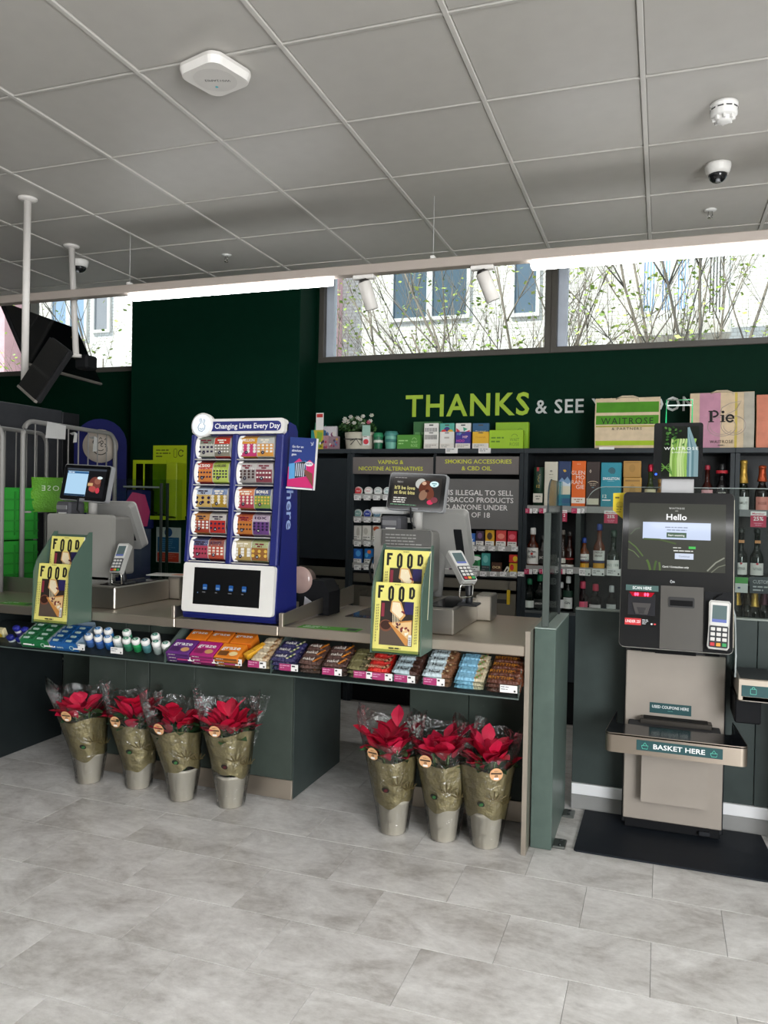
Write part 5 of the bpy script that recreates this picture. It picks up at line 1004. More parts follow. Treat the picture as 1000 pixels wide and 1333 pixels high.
# scanner
m = MB(); m.M = HM; a, b, c_, d_ = hx(.05), hx(.345), hz(.86), hz(.607); m.box(a, b, -.006, -.004, c_, d_, '#0d0e10', 'gem'); m.box(a+.012, b-.012, -.0065, -.006, c_+.045, d_-.04, '#26262a', 'matte'); m.prism([(a+.045, c_+.05), (b-.045, c_+.05), (b-.03, c_+.10), (a+.03, c_+.10)], 'y', -.012, -.0065, '#3b3736', 'satin'); m.prism([(a+.06, c_+.052), (b-.06, c_+.052), (b-.05, c_+.08), (a+.05, c_+.08)], 'y', -.014, -.012, '#1c1b1c', 'satin'); sc_ = m.build('scanner', t)
m = MB(); m.M = HM; p = Pr(m, (a, -.0066, d_), mt='satin'); p.rect(0, -.026, b-a, 0, '#3c5c58'); p.text('SCAN HERE', (b-a)/2, -.019, .0125, '#eef2f1', w=(b-a)*.58, bold=.04); m.build('scan_sign', sc_)
m = MB(); m.M = HM; p = Pr(m, (a, -.0066, d_), mt='satin'); p.rect(0, -(d_-c_), (b-a)*.5, -(d_-c_)+.030, '#c8242c'); p.text('UNDER 25?', (b-a)*.25, -(d_-c_)+.010, .012, '#f7eeee', w=(b-a)*.46, bold=.06); p.lines((b-a)*.53, (b-a)*.72, -(d_-c_)+.024, 4, .006, .003, '#b9bcbe', 5); p.ell((b-a)*.82, -(d_-c_)+.008, .005, .004, '#d8d8d8', 8); p.ell((b-a)*.92, -(d_-c_)+.008, .005, .004, '#d23a3a', 8); m.build('scanner_label', sc_)
m = MB(); m.M = HM; m.prism([(a+.016, d_-.032), (b-.016, d_-.032), (b-.03, d_-.052), (a+.03, d_-.052)], 'y', -.0075, -.0066, '#b00a24', 'emit'); p = Pr(m, (0, -.0078, 0), mt='emit_hi')
for fx_ in (.30, .37, .60, .68): p.ell(a+(b-a)*fx_, d_-.042, .005, .008, '#ff4060', 12)
m.build('scan_light', sc_)
m = MB(); m.M = HM; m.box(hx(.365), hx(.742), -.0058, -.004, .003, hz(.602), '#4a4742', 'satin', .001); sl = m.build('slot_panel', t)
m = MB(); m.M = HM; m.prism(rrect(hx(.435), hz(.735), hx(.665), hz(.67), .006), 'y', -.010, -.0058, '#1a1a1b', 'satin'); m.box(hx(.45), hx(.65), -.0106, -.010, hz(.725), hz(.69), '#060607', 'matte'); m.build('receipt_slot', sl)
m = MB(); m.M = HM; m.box(hx(.75), hx(.985), -.0056, -.004, hz(.985), hz(.625), '#1a1b1d', 'matte', .001); m.tube([(hx(.83), -.012, hz(.70)), (hx(.84), -.014, hz(.66)), (hx(.9), -.008, hz(.635))], .003, '#0a0a0b', 'satin', 5); m.build('reader_recess', t)
m = MB(); m.M = HM; m.box(HW-.004, HW+.001, .002, .05, .03, HH-.03, '#cfc7b4', 'satin', .001); m.build('edge_reflection', t)  # cream strip painted for the daylight reflected on the right bezel
# tablet on a bracket, status light
a = AY(861, 623, 3.95); b = AY(903, 645, 3.95); m = MB(); m.box(a.x-KX, b.x-KX, .0, .03, HH+HB.z-z_-.06, a.z-z_+.03, '#b9b9ba', 'satin', .004); m.build('bracket', t)
a = AY(852, 551, 3.92); b = AY(914, 624, 3.92); TM2 = TR(a.x-KX, -.012, b.z-z_) @ Rx(-.05); tw, th = b.x-a.x, a.z-b.z
m = MB(); m.M = TM2; m.prism(rrect(0, 0, tw, th, .012), 'y', -.012, .006, '#101216', 'gem'); tb = m.build('tablet', t)
m = MB(); m.M = TM2; p = Pr(m, (tw*.17, -.0125, th*.04), mt='emit'); w, h = tw*.75, th*.90; p.rect(0, 0, w, h, '#141a14'); R = random.Random(4)
for k in range(9): x = w*(.25+.07*k); p.stroke([(x, 0), (x*.9+w*.03, h*.35), (x*.75+w*.1+k*.004, h*.75)], .010, R.choice(['#8fb65a', '#a9c77a', '#7aa048', '#b9d08e']))
for k in range(5): x = w*(.72+.06*k); p.stroke([(x, 0), (x, h*.5), (x-.01*k, h*.97)], .010, R.choice(['#7f9aa0', '#5d7f86', '#8faab0']))
for k in range(24): p.ell(w*R.uniform(.05, .6), h*R.uniform(.62, .97), .007, .005, R.choice(['#3d6a2f', '#2c4f24', '#4f7d3a', '#1f3a1c']), 7, R.random()*3)
for k in range(4): p.stroke([(0, h*(.1+.05*k)), (w*.2, h*(.25-.05*k)), (w*.3, h*.02)], .004, '#5d8a3c')
p.text('WAITROSE', w*.52, h*.52, h*.055, '#f2f5f0', w=w*.92, sp=1.2); p.text('& PARTNERS', w*.52, h*.455, h*.028, '#e3e8e0', w=w*.5); m.build('tablet_screen', tb)
m = MB(); m.M = TM2; p = Pr(m, (0, -.0125, 0), mt='emit_hi'); p.ell(tw*.06, th*.08, .005, .005, '#2a50ff', 10); m.build('indicator', tb)
a = AY(868, 521, 3.93); b = AY(901, 553, 3.93); m = MB(); m.M = TR(a.x-KX, .0, b.z-z_); w, h = b.x-a.x, a.z-b.z
m.tube([(0, 0, 0), (0, 0, h), (w, 0, h), (w, 0, 0)], .0036, '#39e08a', 'emit', 6); m.build('status_light', t)
m = MB(); m.M = TR(a.x-KX, .0, b.z-z_); m.box(.004, w-.004, -.003, .003, h*.76, h*.81, '#eafff4', 'emit'); m.build('status_bar', t)
# yellow card on the kiosk edge
a = AY(798, 641, 3.86); b = AY(815, 680, 3.86); w, h = b.x-a.x, a.z-b.z; m = MB(); m.prism([(0, h*.98), (0, h*.4), (w, 0), (w, h)], 'y', 0, .002, '#d9c21f', 'paper'); p = Pr(m, (0, 0, 0)); p.lines(w*.15, w*.85, h*.8, 1, .01, .008, '#6a6010', 3); p.ell(w*.5, h*.58, w*.28, h*.12, '#b9a31a'); p.lines(w*.25, w*.75, h*.5, 3, .012, .005, '#8a7d14', 4); m.build('yellow_card', t, None, (a.x-KX, 3.90-KY, b.z-z_))
q = HM @ Vector((hx(.873), -.028, hz(.828)))+Vector((KX, KY, z_))
terminal('white chip-and-pin reader with coloured keys on the self-checkout kiosk', q, -.02, HA+.03, 0, .03, .088, .19, False)
# neighbouring bagging shelf at the frame's right edge
a = AY(961, 883, 3.72); zb = AY(961, 912, 3.72).z; t = thing('bagging_shelf', 'stainless bagging shelf with a teal label at the right frame edge', 'shelf', (a.x, 3.72, 0))
m = MB(); m.prism(rrect(0, 0, .62, .34, .02), 'z', zb, zb+.02, '#8f8a82', 'steel'); m.box(0, .62, 0, .012, zb, a.z, '#b7ac9e', 'steel', .004); m.box(0, .012, .012, .34, zb, a.z, '#9f9890', 'steel', .003); m.build('tray', t)
m = MB(); m.box(.015, .6, .015, .33, a.z-.02, a.z-.012, '#2a2c2e', 'satin'); m.build('scale_plate', t)
z0 = AY(965, 906, 3.72).z; z1 = AY(965, 891.5, 3.72).z; m = MB(); m.box(.015, .42, -.002, 0, z0, z1, '#1d4a4d', 'satin'); p = Pr(m, (.015, -.002, z0), mt='satin'); h = z1-z0; p.text('PACK HERE', .115, h*.25, h*.5, '#f2f5f4', 'l', bold=.05)
p.stroke([(.035, .012), (.035, .034), (.058, .034), (.058, .012), (.035, .012)], .0022, '#5fc4ae'); p.arc(.0465, .034, .006, .008, 0, 180, .0022, '#5fc4ae'); m.build('shelf_label', t)
m = MB(); g = [(.0, zb+.03), (-.02, a.z+.05), (-.022, a.z+.22)]; m.prism([(.02, a.z), (.33, a.z), (.33, a.z+.30), (.10, a.z+.26), (.02, a.z+.1)], 'x', -.012, -.008, '#dfe6e4', 'glass'); m.tube([(-.01, .02, a.z), (-.01, .02, a.z+.1), (-.01, .10, a.z+.26), (-.01, .33, a.z+.30)], .004, '#b9c2c2', 'gem', 5); m.build('side_guard', t)
m = MB(); m.box(.25, .6, .12, .30, .001, zb, '#1b1d20', 'satin', .004); m.box(-.005, .1, .05, .30, zb-.11, zb-.001, '#121316', 'matte', .006); m.build('support', t)
# ------------------------------------------------------------------ back wall lettering
WY = 5.9585
def wall_text(name, label, s, px0, px1, pyb, col, bold, al='l', w=None):
    a = AY(px0, pyb, WY); m = MB(); p = Pr(m, (a.x, WY, a.z), mt='satin', lift=.0008)
    if w is None: w = AY(px1, pyb, WY).x-a.x
    return a, m, p, w
a = AY(528, 543, WY); b = AY(689, 540, WY); m = MB(); p = Pr(m, (0, 0, 0), mt='satin', lift=.0012); p.text('THANKS', 0, 0, .162, '#a6c62c', 'l', w=b.x-a.x, bold=.028, sp=1.12); one(m, 'wall_lettering', 'large lime THANKS lettering on the dark green back wall', 'lettering', (a.x, WY, 2.208))
a = AY(697, 537, WY); b = AY(760, 536, WY); m = MB(); p = Pr(m, (0, 0, 0), mt='satin', lift=.0012); p.text('& SEE', 0, 0, .098, '#c9ccc9', 'l', w=b.x-a.x, bold=.02, sp=1.1); c = AY(770, 536, WY); d = AY(905, 533, WY); p.text('YOU SOON', c.x-a.x, 0, .098, '#c9ccc9', 'l', w=d.x-c.x, bold=.02, sp=1.1)
one(m, 'wall_lettering', 'smaller pale grey & SEE YOU SOON lettering on the back wall', 'lettering', (a.x, WY, 2.215))

# ------------------------------------------------------------------ back cabinets
BY = 5.61; BK = 5.95; TOPZ = 1.93; SL = '#2c3236'; SLD = '#1c2023'
def carcass(t, x0, x1, z0, z1, top=True):
    m = MB(); m.box(x0+.0005, x0+.03, BY, BK-.012, .002, z1-.035, SL, 'laminate', .002); m.build('side_panel', t)
    m = MB(); m.box(x1-.03, x1-.0005, BY, BK-.012, .002, z1-.035, SL, 'laminate', .002); m.build('side_panel', t)
    m = MB(); m.box(x0+.0005, x1-.0005, BY-.004, BK-.012, z1-.034, z1, '#343a3e', 'laminate', .002); m.build('top_board', t)
    m = MB(); m.box(x0+.031, x1-.031, BK-.02, BK-.012, z0, z1-.035, SLD, 'laminate'); m.build('back_board', t)
def shelf(t, x0, x1, z, rail='#a9a6a2', rh=.042, depth=.32):
    m = MB(); m.box(x0, x1, BY+.008, BY+depth-.004, z-.018, z, '#2a2f32', 'laminate'); s_ = m.build('shelf', t)
    m = MB(); m.box(x0, x1, BY-.006, BY+.0075, z-.024, z-.024+rh, rail, 'satin', .002); m.build('price_rail', s_); return s_
def ticket(par, px0, px1, py0, py1, red=False, y=BY-.0065):
    a = AY(px0, py1, y); b = AY(px1, py0, y); m = MB(); w, h = b.x-a.x, b.z-a.z; m.box(a.x, b.x, y-.001, y, a.z, b.z, '#efedeb', 'paper'); p = Pr(m, (a.x, y-.001, a.z))
    if red: p.rect(0, 0, w*.62, h, '#c22d5c'); p.lines(w*.05, w*.55, h*.6, 2, h*.3, h*.12, '#e9a9be', int(px0)); p.lines(w*.68, w*.95, h*.5, 1, .01, h*.25, '#333', int(px0)) if False else None
    else: p.lines(w*.08, w*.7, h*.62, 2, h*.3, h*.14, '#8d8a8c', int(px0)); p.rect(w*.8, h*.12, w*.92, h*.4, '#444444')
    m.build('price_ticket', par)
XA, XB, XC, XD, XE_ = -2.700, -2.249, -.929, .444, 1.7
t = thing('cupboard', 'tall dark slate cupboard with plain doors beside the pillar', 'cupboard', (0, 0, 0)); carcass(t, XA, XB, .1, TOPZ)
m = MB(); m.box(XA+.032, XB-.032, BY+.002, BY+.02, 1.08, 1.86, '#20262a', 'laminate', .003); m.build('door', t)
def drawers(t, x0, x1, z0, z1, key=None):
    m = MB(); m.box(x0, x1, BY+.006, BY+.03, z1-.07, z1, '#8f897d', 'steel', .003); m.build('rail_board', t)
    n = 2
    for k in range(n):
        a = z0+(z1-.09-z0)*k/n; b = z0+(z1-.09-z0)*(k+1)/n; m = MB(); m.box(x0, x1, BY+.006, BY+.03, a+.004, b-.004, '#857f73', 'steel', .003); d = m.build('drawer', t)
        m = MB(); m.box(x0+(x1-x0)*.52, x1-.05, BY+.003, BY+.008, b-.075, b-.045, '#2a2825', 'satin', .001); m.box(x0+.06, x0+.12, BY+.002, BY+.008, b-.075, b-.04, '#4d483f', 'satin', .002); m.build('handle', d)
drawers(t, XA+.032, XB-.032, .30, 1.02)
m = MB(); m.box(XA+.03, XB-.03, BY+.03, BY+.05, .002, .28, '#101113', 'matte'); m.build('kick_board', t)
# tobacco gantry
t = thing('tobacco_gantry', 'dark grey gantry with nicotine and smoking signs above small packets', 'shelving unit', (0, 0, 0)); carcass(t, XB, XC, .3, TOPZ); G = t
xm = AY(566, 620, BY).x
def sign(px0, py0, px1, py1, col='#6f6865', y=BY-.002):
    a = AY(px0, py1, y); b = AY(px1, py0, y); m = MB(); m.box(a.x, b.x, y, y+.012, a.z, b.z, col, 'satin', .003); m.build('sign_board', G); return a, b
a, b = sign(459, 595, 564, 617)
m = MB(); p = Pr(m, (a.x, BY-.002, a.z), mt='satin'); w, h = b.x-a.x, b.z-a.z; p.text('VAPING &', w*.48, h*.60, h*.22, '#d3d63a', bold=.02, w=w*.32); p.text('NICOTINE ALTERNATIVES', w*.48, h*.22, h*.22, '#d3d63a', bold=.02, w=w*.80); m.build('lettering', G, 'lime lettering')
a, b = sign(567, 594, 676, 617)
m = MB(); p = Pr(m, (a.x, BY-.002, a.z), mt='satin'); w, h = b.x-a.x, b.z-a.z; p.text('SMOKING ACCESSORIES', w*.515, h*.60, h*.22, '#d3d63a', bold=.02, w=w*.80); p.text('& CBD OIL', w*.50, h*.22, h*.22, '#d3d63a', bold=.02, w=w*.36); m.build('lettering', G, 'lime lettering')
a, b = sign(567, 624, 676, 687, '#6a6866')
m = MB(); p = Pr(m, (0, BY-.002, 0), mt='satin')
for s_, x1, y in (('IT IS ILLEGAL TO SELL', 668, 645.5), ('TOBACCO PRODUCTS', 668.5, 655), ('TO ANYONE UNDER', 661, 664.5), ('THE AGE OF 18', 638, 674)):
    q = AY(x1, y, BY-.002); q0 = AY(573, y, BY-.002); p.text(s_, q0.x, q.z, .036, '#eceae6', 'l', w=q.x-q0.x, bold=.02)
m.build('lettering', G, 'white lettering')
m = MB(); m.box(xm-.012, xm+.012, BY+.004, BK-.03, .9, TOPZ-.036, SLD, 'laminate'); m.build('divider', G)
for k, zpx in enumerate((647, 677, 708, 738.5)): shelf(G, XB+.031, xm-.013, AY(510, zpx, BY).z+.008, rh=.038)
for k, zpx in enumerate((714, 747.5)): shelf(G, xm+.013, XC-.031, AY(640, zpx, BY).z+.008, rh=.036)
rails = [o for o in G.children if o.name.startswith('shelf')]
for i, (y0, y1) in enumerate(((645, 651), (674, 680), (705, 711), (735.5, 741.5))):
    for k in range(4): ticket(rails[i], 461+12.5*k, 470+12.5*k, y0, y1, y=BY-.0065)
for i, (y0, y1, xs) in enumerate(((711.5, 717, (612, 623, 636, 649, 666)), (744.5, 750, (613, 625, 638, 651, 664, 674)))):
    for x in xs: ticket(rails[4+i], x, x+8.5, y0, y1, y=BY-.0065)
m = MB(); m.box(XB+.031, XC-.031, BY+.002, BK-.03, 1.0, 1.03, SL, 'laminate', .002); m.build('mid_board', G)
drawers(G, XB+.035, xm-.02, .30, .985); drawers(G, xm-.015, XC-.035, .30, .985)
a = AY(662, 778, BY-.005); m = MB(); m.box(a.x-.012, a.x+.012, BY-.012, BY-.004, a.z-.05, a.z+.055, '#d9b41c', 'satin', .003); m.tube([(a.x, BY-.008, a.z+.055), (a.x, BY-.008, a.z+.10), (a.x-.015, BY-.006, a.z+.12), (a.x+.015, BY-.006, a.z+.12), (a.x, BY-.008, a.z+.10)], .003, '#8d8a84', 'steel', 5); m.build('key_tag', G, 'yellow key tag')
m = MB(); m.box(XB+.03, XC-.03, BY+.05, BY+.07, .002, .28, '#0d0e10', 'matte'); m.build('kick_board', G)
def at_shelf(px, py, y=BY+.02): return AY(px, py, y)
def zs(i): return [AY(510, z, BY).z+.0085 for z in (647, 677, 708, 738.5)][i] if i < 4 else [AY(640, z, BY).z+.0085 for z in (714, 747.5)][i-4]
# round tins, packets
for i, row in enumerate(([(467, '#d2343c', '#f3efe9', 'red'), (480, '#f1eeea', '#cf5a62', 'pink-lettered white'), (492.5, '#eef0ee', '#6f9a98', 'grey-lettered white'), (505, '#e6efee', '#3f8f8f', 'teal-lettered white')], [(467, '#7fa6a0', '#e9efec', 'sage green'), (479.5, '#2a3fa0', '#eef1f6', 'deep blue'), (492, '#6f93a8', '#dfe8ee', 'steel blue')])):
    for px, col, tc, nm in row:
        x = AY(px, 640, BY+.04).x; q = Vector((x, BY+.04, zs(i)+.0335)); t = thing('nicotine_tin', '%s round nicotine tin standing on edge, %s shelf of the gantry' % (nm, ('top', 'second')[i]), 'tin', q, group='round tins')
        m = MB(); m.lathe([(.029, -.012), (.033, -.009), (.033, .009), (.029, .012)], 0, 0, 0, 22, '#eceae6', 'satin', 'y'); m.build('tin', t)
        m = MB(); p = Pr(m, (0, -.0122, 0), mt='satin'); p.ell(0, 0, .029, .029, col, 22); p.text('VELO', 0, -.005, .010, tc, bold=.05); p.arc(0, 0, .024, .024, 20, 160, .002, tc); m.build('lid_label', t)
def packet(label, px0, px1, py0, zi, col, sticker='#e9e6e0', y=BY+.02, d=.03, txt=None, tc='#fff', deco=(), grp='packets in the gantry', tilt=0):
    a = AY(px0, py0, y); b = AY(px1, py0, y); w = b.x-a.x; h = max(.03, a.z-zs(zi)); m = MB(); m.box(-w/2, w/2, 0, d, 0, h, col, 'satin', .002); p = Pr(m, (0, 0, 0), mt='satin')
    for dd in deco: p.ell(w*dd[0], h*dd[1], w*dd[2], h*dd[3], dd[4], 12)
    if sticker: p.rect(-w/2, 0, w/2, h*.36, sticker); p.lines(-w*.4, w*.4, h*.25, 2, h*.13, h*.05, '#77736f', int(px0))
    if txt: p.text(txt, 0, h*.45, h*.2, tc, w=w*.8, bold=.05)
    return one(m, 'packet', label, 'packet', ((a.x+b.x)/2, y, zs(zi)), (0, tilt, 0), grp)
packet('white and clear packet on the third gantry shelf, first from the left', 460, 470.5, 684, 2, '#dcd9d2', deco=[(.1, .6, .2, .3, '#b9b4aa')])
packet('off-white packet on the third gantry shelf, second from the left', 472, 483, 684, 2, '#e3dfd6', deco=[(-.1, .65, .25, .22, '#c4bfb4')]); packet('packet with an orange-brown band on the third gantry shelf', 485, 495, 684, 2, '#c9c3ba', deco=[(0, .8, .4, .15, '#b5532c')])
packet('bright blue packet on the bottom gantry shelf, left of its neighbour', 460, 471, 714, 3, '#1d5fb4', deco=[(.1, .7, .3, .2, '#4ba0e0')]); packet('blue packet with an orange flash on the bottom gantry shelf', 474.5, 485, 714, 3, '#1b6fb8', deco=[(.1, .8, .25, .12, '#d9703a'), (-.2, .6, .2, .15, '#57b4e6')])
packet('light blue packet at the far left of the upper packet shelf', 604, 618.5, 694, 4, '#3f74c9', txt='very', tc='#e9eefa'); packet('dark plum packet on the upper packet shelf', 620, 630, 691, 4, '#3d2c3c', deco=[(0, .7, .3, .2, '#7a5a80')]); packet('yellow-gold packet on the upper packet shelf', 632, 643.5, 690, 4, '#e0a926', deco=[(0, .65, .3, .22, '#4a3418')])
packet('coral red packet on the upper packet shelf, left of the crimson one', 646, 659, 690, 4, '#d8453f', deco=[(0, .65, .35, .16, '#f08a7a')]); packet('crimson packet at the right end of the upper packet shelf', 661, 673, 691, 4, '#d4223a', deco=[(0, .65, .35, .16, '#f06a7a')])
packet('white-edged green packet on the lower packet shelf', 611, 625, 722, 5, '#2f9a5a', '#eef0ec', deco=[(0, .8, .6, .14, '#f1f2ee'), (.1, .5, .25, .2, '#1c6a3c')]); packet('teal packet on the lower packet shelf', 627, 638, 720, 5, '#3f9a94', '#2a3a3c', deco=[(0, .7, .3, .2, '#7cc4bd')])
packet('brown rolling paper packet on the lower packet shelf', 640, 653, 732, 5, '#4a2a1a', None, txt='OCB', tc='#f0d9a0'); packet('small white packet tipped over beside the brown one', 655, 660, 737, 5, '#e9e6da', None, deco=[(0, .5, .2, .3, '#3a3a38')], tilt=.5)
packet('red and yellow matchbox stack on the lower packet shelf, lower box', 663, 675, 733, 5, '#e2b81c', None, deco=[(-.2, .6, .22, .3, '#cf2f25')])
a = AY(663, 722, BY+.02); b = AY(675, 733, BY+.02); w, h = b.x-a.x, a.z-b.z; m = MB(); m.box(0, w, 0, .03, .0005, h, '#d8332a', 'satin', .002); p = Pr(m, (0, 0, 0), mt='satin'); p.ell(w*.65, h*.5, w*.25, h*.35, '#f0c62a', 12); one(m, 'packet', 'red and yellow matchbox stack on the lower packet shelf, upper box', 'packet', (a.x, BY+.02, b.z+.0005))
a = AY(576, 742, BY+.03); m = MB(); m.box(-.05, .05, 0, .03, 0, .05, '#b06a9a', 'satin', .003); p = Pr(m, (0, 0, 0)); p.rect(-.05, 0, .05, .022, '#e6e3df'); one(m, 'packet', 'pinkish packet glimpsed left of the right card terminal', 'packet', (a.x, BY+.03, zs(5)))

# spirits and champagne shelving
XDV = AY(752, 720, BY).x
for nm, lab, x0, x1 in (('spirits_shelving', 'dark shelving unit of boxed whisky and spirits behind the self-checkout', XC, XD), ('champagne_shelving', 'dark shelving unit of champagne bottles at the right frame edge', XD, XE_)):
    t = thing(nm, lab, 'shelving unit', (0, 0, 0)); carcass(t, x0, x1, .3, TOPZ)
    if nm.startswith('spirits'): SP = t
    else: CH = t
    m = MB(); m.box(x0+.031, x1-.031, BY+.02, BY+.04, .002, .298, '#17191b', 'matte'); m.build('kick_board', t)
zA = AY(690, 661.5, BY).z; zB = AY(690, 739.5, BY).z; zC = .79
s1 = shelf(SP, XC+.031, XD-.031, zA, '#9d9a98', .045); s2 = shelf(SP, XC+.031, XD-.031, zB, '#9d9a98', .045); s3 = shelf(SP, XC+.031, XD-.031, zC, '#5a5d5e', .02)
m = MB(); m.box(XDV-.017, XDV+.017, BY+.001, BY+.3, zC, zA-.03, '#3b423f', 'laminate', .002); m.build('divider', SP)
m = MB(); m.box(XC+.031, XD-.031, BY+.002, BY+.02, .3, zC-.02, '#3a4248', 'laminate', .002); m.build('lower_panel', SP)
for x0, x1, r in ((684, 693, 1), (694, 700, 0), (702, 711, 1), (714, 723, 0), (724, 732, 0), (744, 756, 1), (757, 761, 0)): ticket(s1, x0, x1, 662, 668, r)
for x0, x1, r in ((682.5, 693, 1), (694, 700, 0), (702, 709, 1), (715, 726, 1), (727, 736, 1), (738, 746, 0), (754, 769, 0), (771, 787, 0), (790, 808, 0)): ticket(s2, x0, x1, 741, 749 if x0 > 750 else 747, r)
def offer(par, px0, py0, px1, py1, txt):
    a = AY(px0, py1, BY-.009); b = AY(px1, py0, BY-.009); w, h = b.x-a.x, b.z-a.z; m = MB(); m.box(0, w, 0, .0015, 0, h, '#c22d52', 'paper'); p = Pr(m, (0, 0, 0)); p.rect(0, h*.74, w, h, '#f0eeec'); p.text('Member', w*.5, h*.80, h*.12, '#c22d52', w=w*.8, bold=.04); p.text(txt, w*.5, h*.42, h*.24, '#ffffff', bold=.07); p.lines(w*.15, w*.85, h*.22, 2, h*.12, h*.05, '#e79ab0', 3, 'c'); m.build('offer_card', par, None, (a.x, BY-.009, a.z))
offer(s1, 786.5, 665, 804.5, 681, '25%'); offer(s1, 731, 664, 738.5, 679, '2')
def wbox(label, px0, px1, py0, col, prints, y=BY+.025, z=None, d=.09, grp=None, cyl=False, capc=None):
    a = AY(px0, py0, y); b = AY(px1, py0, y); w = b.x-a.x; z = zA+.0005 if z is None else z; h = a.z-z; m = MB()
    if cyl: m.lathe([(w/2, 0), (w/2, h-.004), (w/2-.004, h)], 0, w/2, 0, 26, col, 'satin')
    else: m.box(-w/2, w/2, 0, d, 0, h, col, 'satin', .002)
    p = Pr(m, (0, -.0008, 0), mt='satin'); prints(p, w, h)
    return one(m, 'whisky_box' if not cyl else 'whisky_tube', label, 'spirit box', ((a.x+b.x)/2, y, z), group=grp)
def pr1(p, w, h):
    p.l -= .0; p.rect(-w*.14, h*.90, w*.06, h*.995, '#a8262a'); p.stroke([(-.002, h*.78), (.006, h*.74), (-.004, h*.70), (.006, h*.64)], .004, '#b5a04a'); p.stroke([(.004, h*.80), (.014, h*.82)], .004, '#b5a04a'); p.text('12', 0, h*.50, h*.07, '#c9a94a', bold=.02); p.rect(-w*.42, h*.14, w*.42, h*.36, '#d9d4c6'); p.lines(-w*.3, w*.3, h*.28, 2, h*.06, h*.02, '#3f4a3f', 3, 'c')
wbox('dark green cylindrical whisky tube at the left end of the top shelf', 694, 708.5, 608, '#1c3a28', pr1, cyl=True)
def pr2(p, w, h): p.ell(0, h*.80, w*.10, h*.02, '#8f8a7c'); p.lines(-w*.35, w*.35, h*.72, 1, .01, h*.014, '#8f8a7c', 3, 'c'); p.lines(-w*.25, w*.25, h*.66, 1, .01, h*.009, '#a9a394', 4, 'c')
wbox('tall cream whisky box beside the green tube', 709.5, 726.5, 601, '#dcd7c6', pr2)
def pr3(p, w, h): p.rect(-w*.5, h*.55, w*.5, h, '#233a66'); p.poly([(-w*.5, h*.56), (-w*.2, h*.66), (0, h*.6), (w*.25, h*.68), (w*.5, h*.58), (w*.5, h*.50), (-w*.5, h*.50)], '#7fa3c9'); p.poly([(-w*.5, h*.52), (-w*.1, h*.58), (w*.3, h*.52), (w*.5, h*.56), (w*.5, h*.48), (-w*.5, h*.48)], '#d9e3ea'); p.poly([(-.012, h*.82), (.004, h*.83), (.014, h*.79), (0, h*.77), (-.006, h*.79)], '#d9b03a'); p.rect(-w*.5, h*.30, w*.5, h*.48, '#e3ddc4'); p.rect(-w*.5, h*.22, w*.5, h*.30, '#2a7f8f'); p.rect(-w*.5, 0, w*.5, h*.12, '#2f6f8a')
wbox('blue mountain-printed whisky box with a gold bird', 727.5, 743.5, 600.5, '#2f5f86', pr3)
def pr4(p, w, h):
    for k, (s_, dx) in enumerate((('GLEN', -.05), ('MO', .12), ('RAN', -.12), ('GIE', .12))): p.text(s_, w*dx, h*(.715-.098*k), h*.08, '#f5eee4', bold=-.005)
    p.lines(-w*.3, w*.3, h*.93, 1, .01, h*.01, '#f3c9a0', 3, 'c'); p.rect(-w*.5, h*.12, w*.5, h*.24, '#efe6da'); p.lines(-w*.38, w*.38, h*.19, 2, h*.04, h*.018, '#a9764a', 4, 'c')
wbox('bright orange whisky box with tall white letters', 745, 763, 600, '#ee6a14', pr4)
def pr5(p, w, h): p.poly([(-w*.28, h*.80), (-w*.2, h*.76), (-w*.12, h*.80), (-w*.2, h*.84)], '#cfc0ae'); p.poly([(-w*.24, h*.80), (-w*.2, h*.78), (-w*.16, h*.80), (-w*.2, h*.82)], '#3a2a28'); p.arc(0, h*.54, w*.4, h*.05, 20, 160, .005, '#cdb89a'); p.lines(-w*.35, w*.35, h*.53, 2, h*.035, h*.016, '#a99a86', 3, 'c'); p.lines(-w*.2, w*.2, h*.45, 1, .01, h*.02, '#5d7f8a', 4, 'c'); p.rect(-w*.45, h*.10, w*.45, h*.23, '#d9cfb8')
wbox('dark brown whisky box with a pale diamond mark', 764, 781.5, 601, '#33231f', pr5)
def pr6(p, w, h): p.ell(.004, h*.82, w*.14, h*.06, '#2d5f6c', 14); p.arc(.004, h*.82, w*.16, h*.07, -60, 200, .004, '#1b4c58'); p.text('SINGLETON', 0, h*.63, h*.055, '#f2f4f2', w=w*.82, bold=.02); p.lines(-w*.4, w*.4, h*.60, 1, .01, h*.008, '#9ed0da', 4, 'c'); p.text('12', -w*.30, h*.25, h*.07, '#eef4f2', bold=.03); p.rect(-w*.42, h*.19, w*.0, h*.215, '#f2f4f2')
wbox('teal whisky box carrying a large white 12', 783, 809.5, 602, '#158a9e', pr6)
def pr7(p, w, h): p.ell(0, h*.55, w*.18, h*.25, '#a3792f', 12); p.rect(-w*.4, h*.88, w*.4, h*.92, '#8a6425')
gz = AY(824, 621.5, BY+.025).z
wbox('gold whisky box on the top shelf, lower of the stacked pair', 812, 835.5, 621.5, '#b98a3a', pr7); wbox('gold whisky box on the top shelf, upper of the stacked pair', 812, 835, 600, '#b08236', pr7, z=gz+.001)
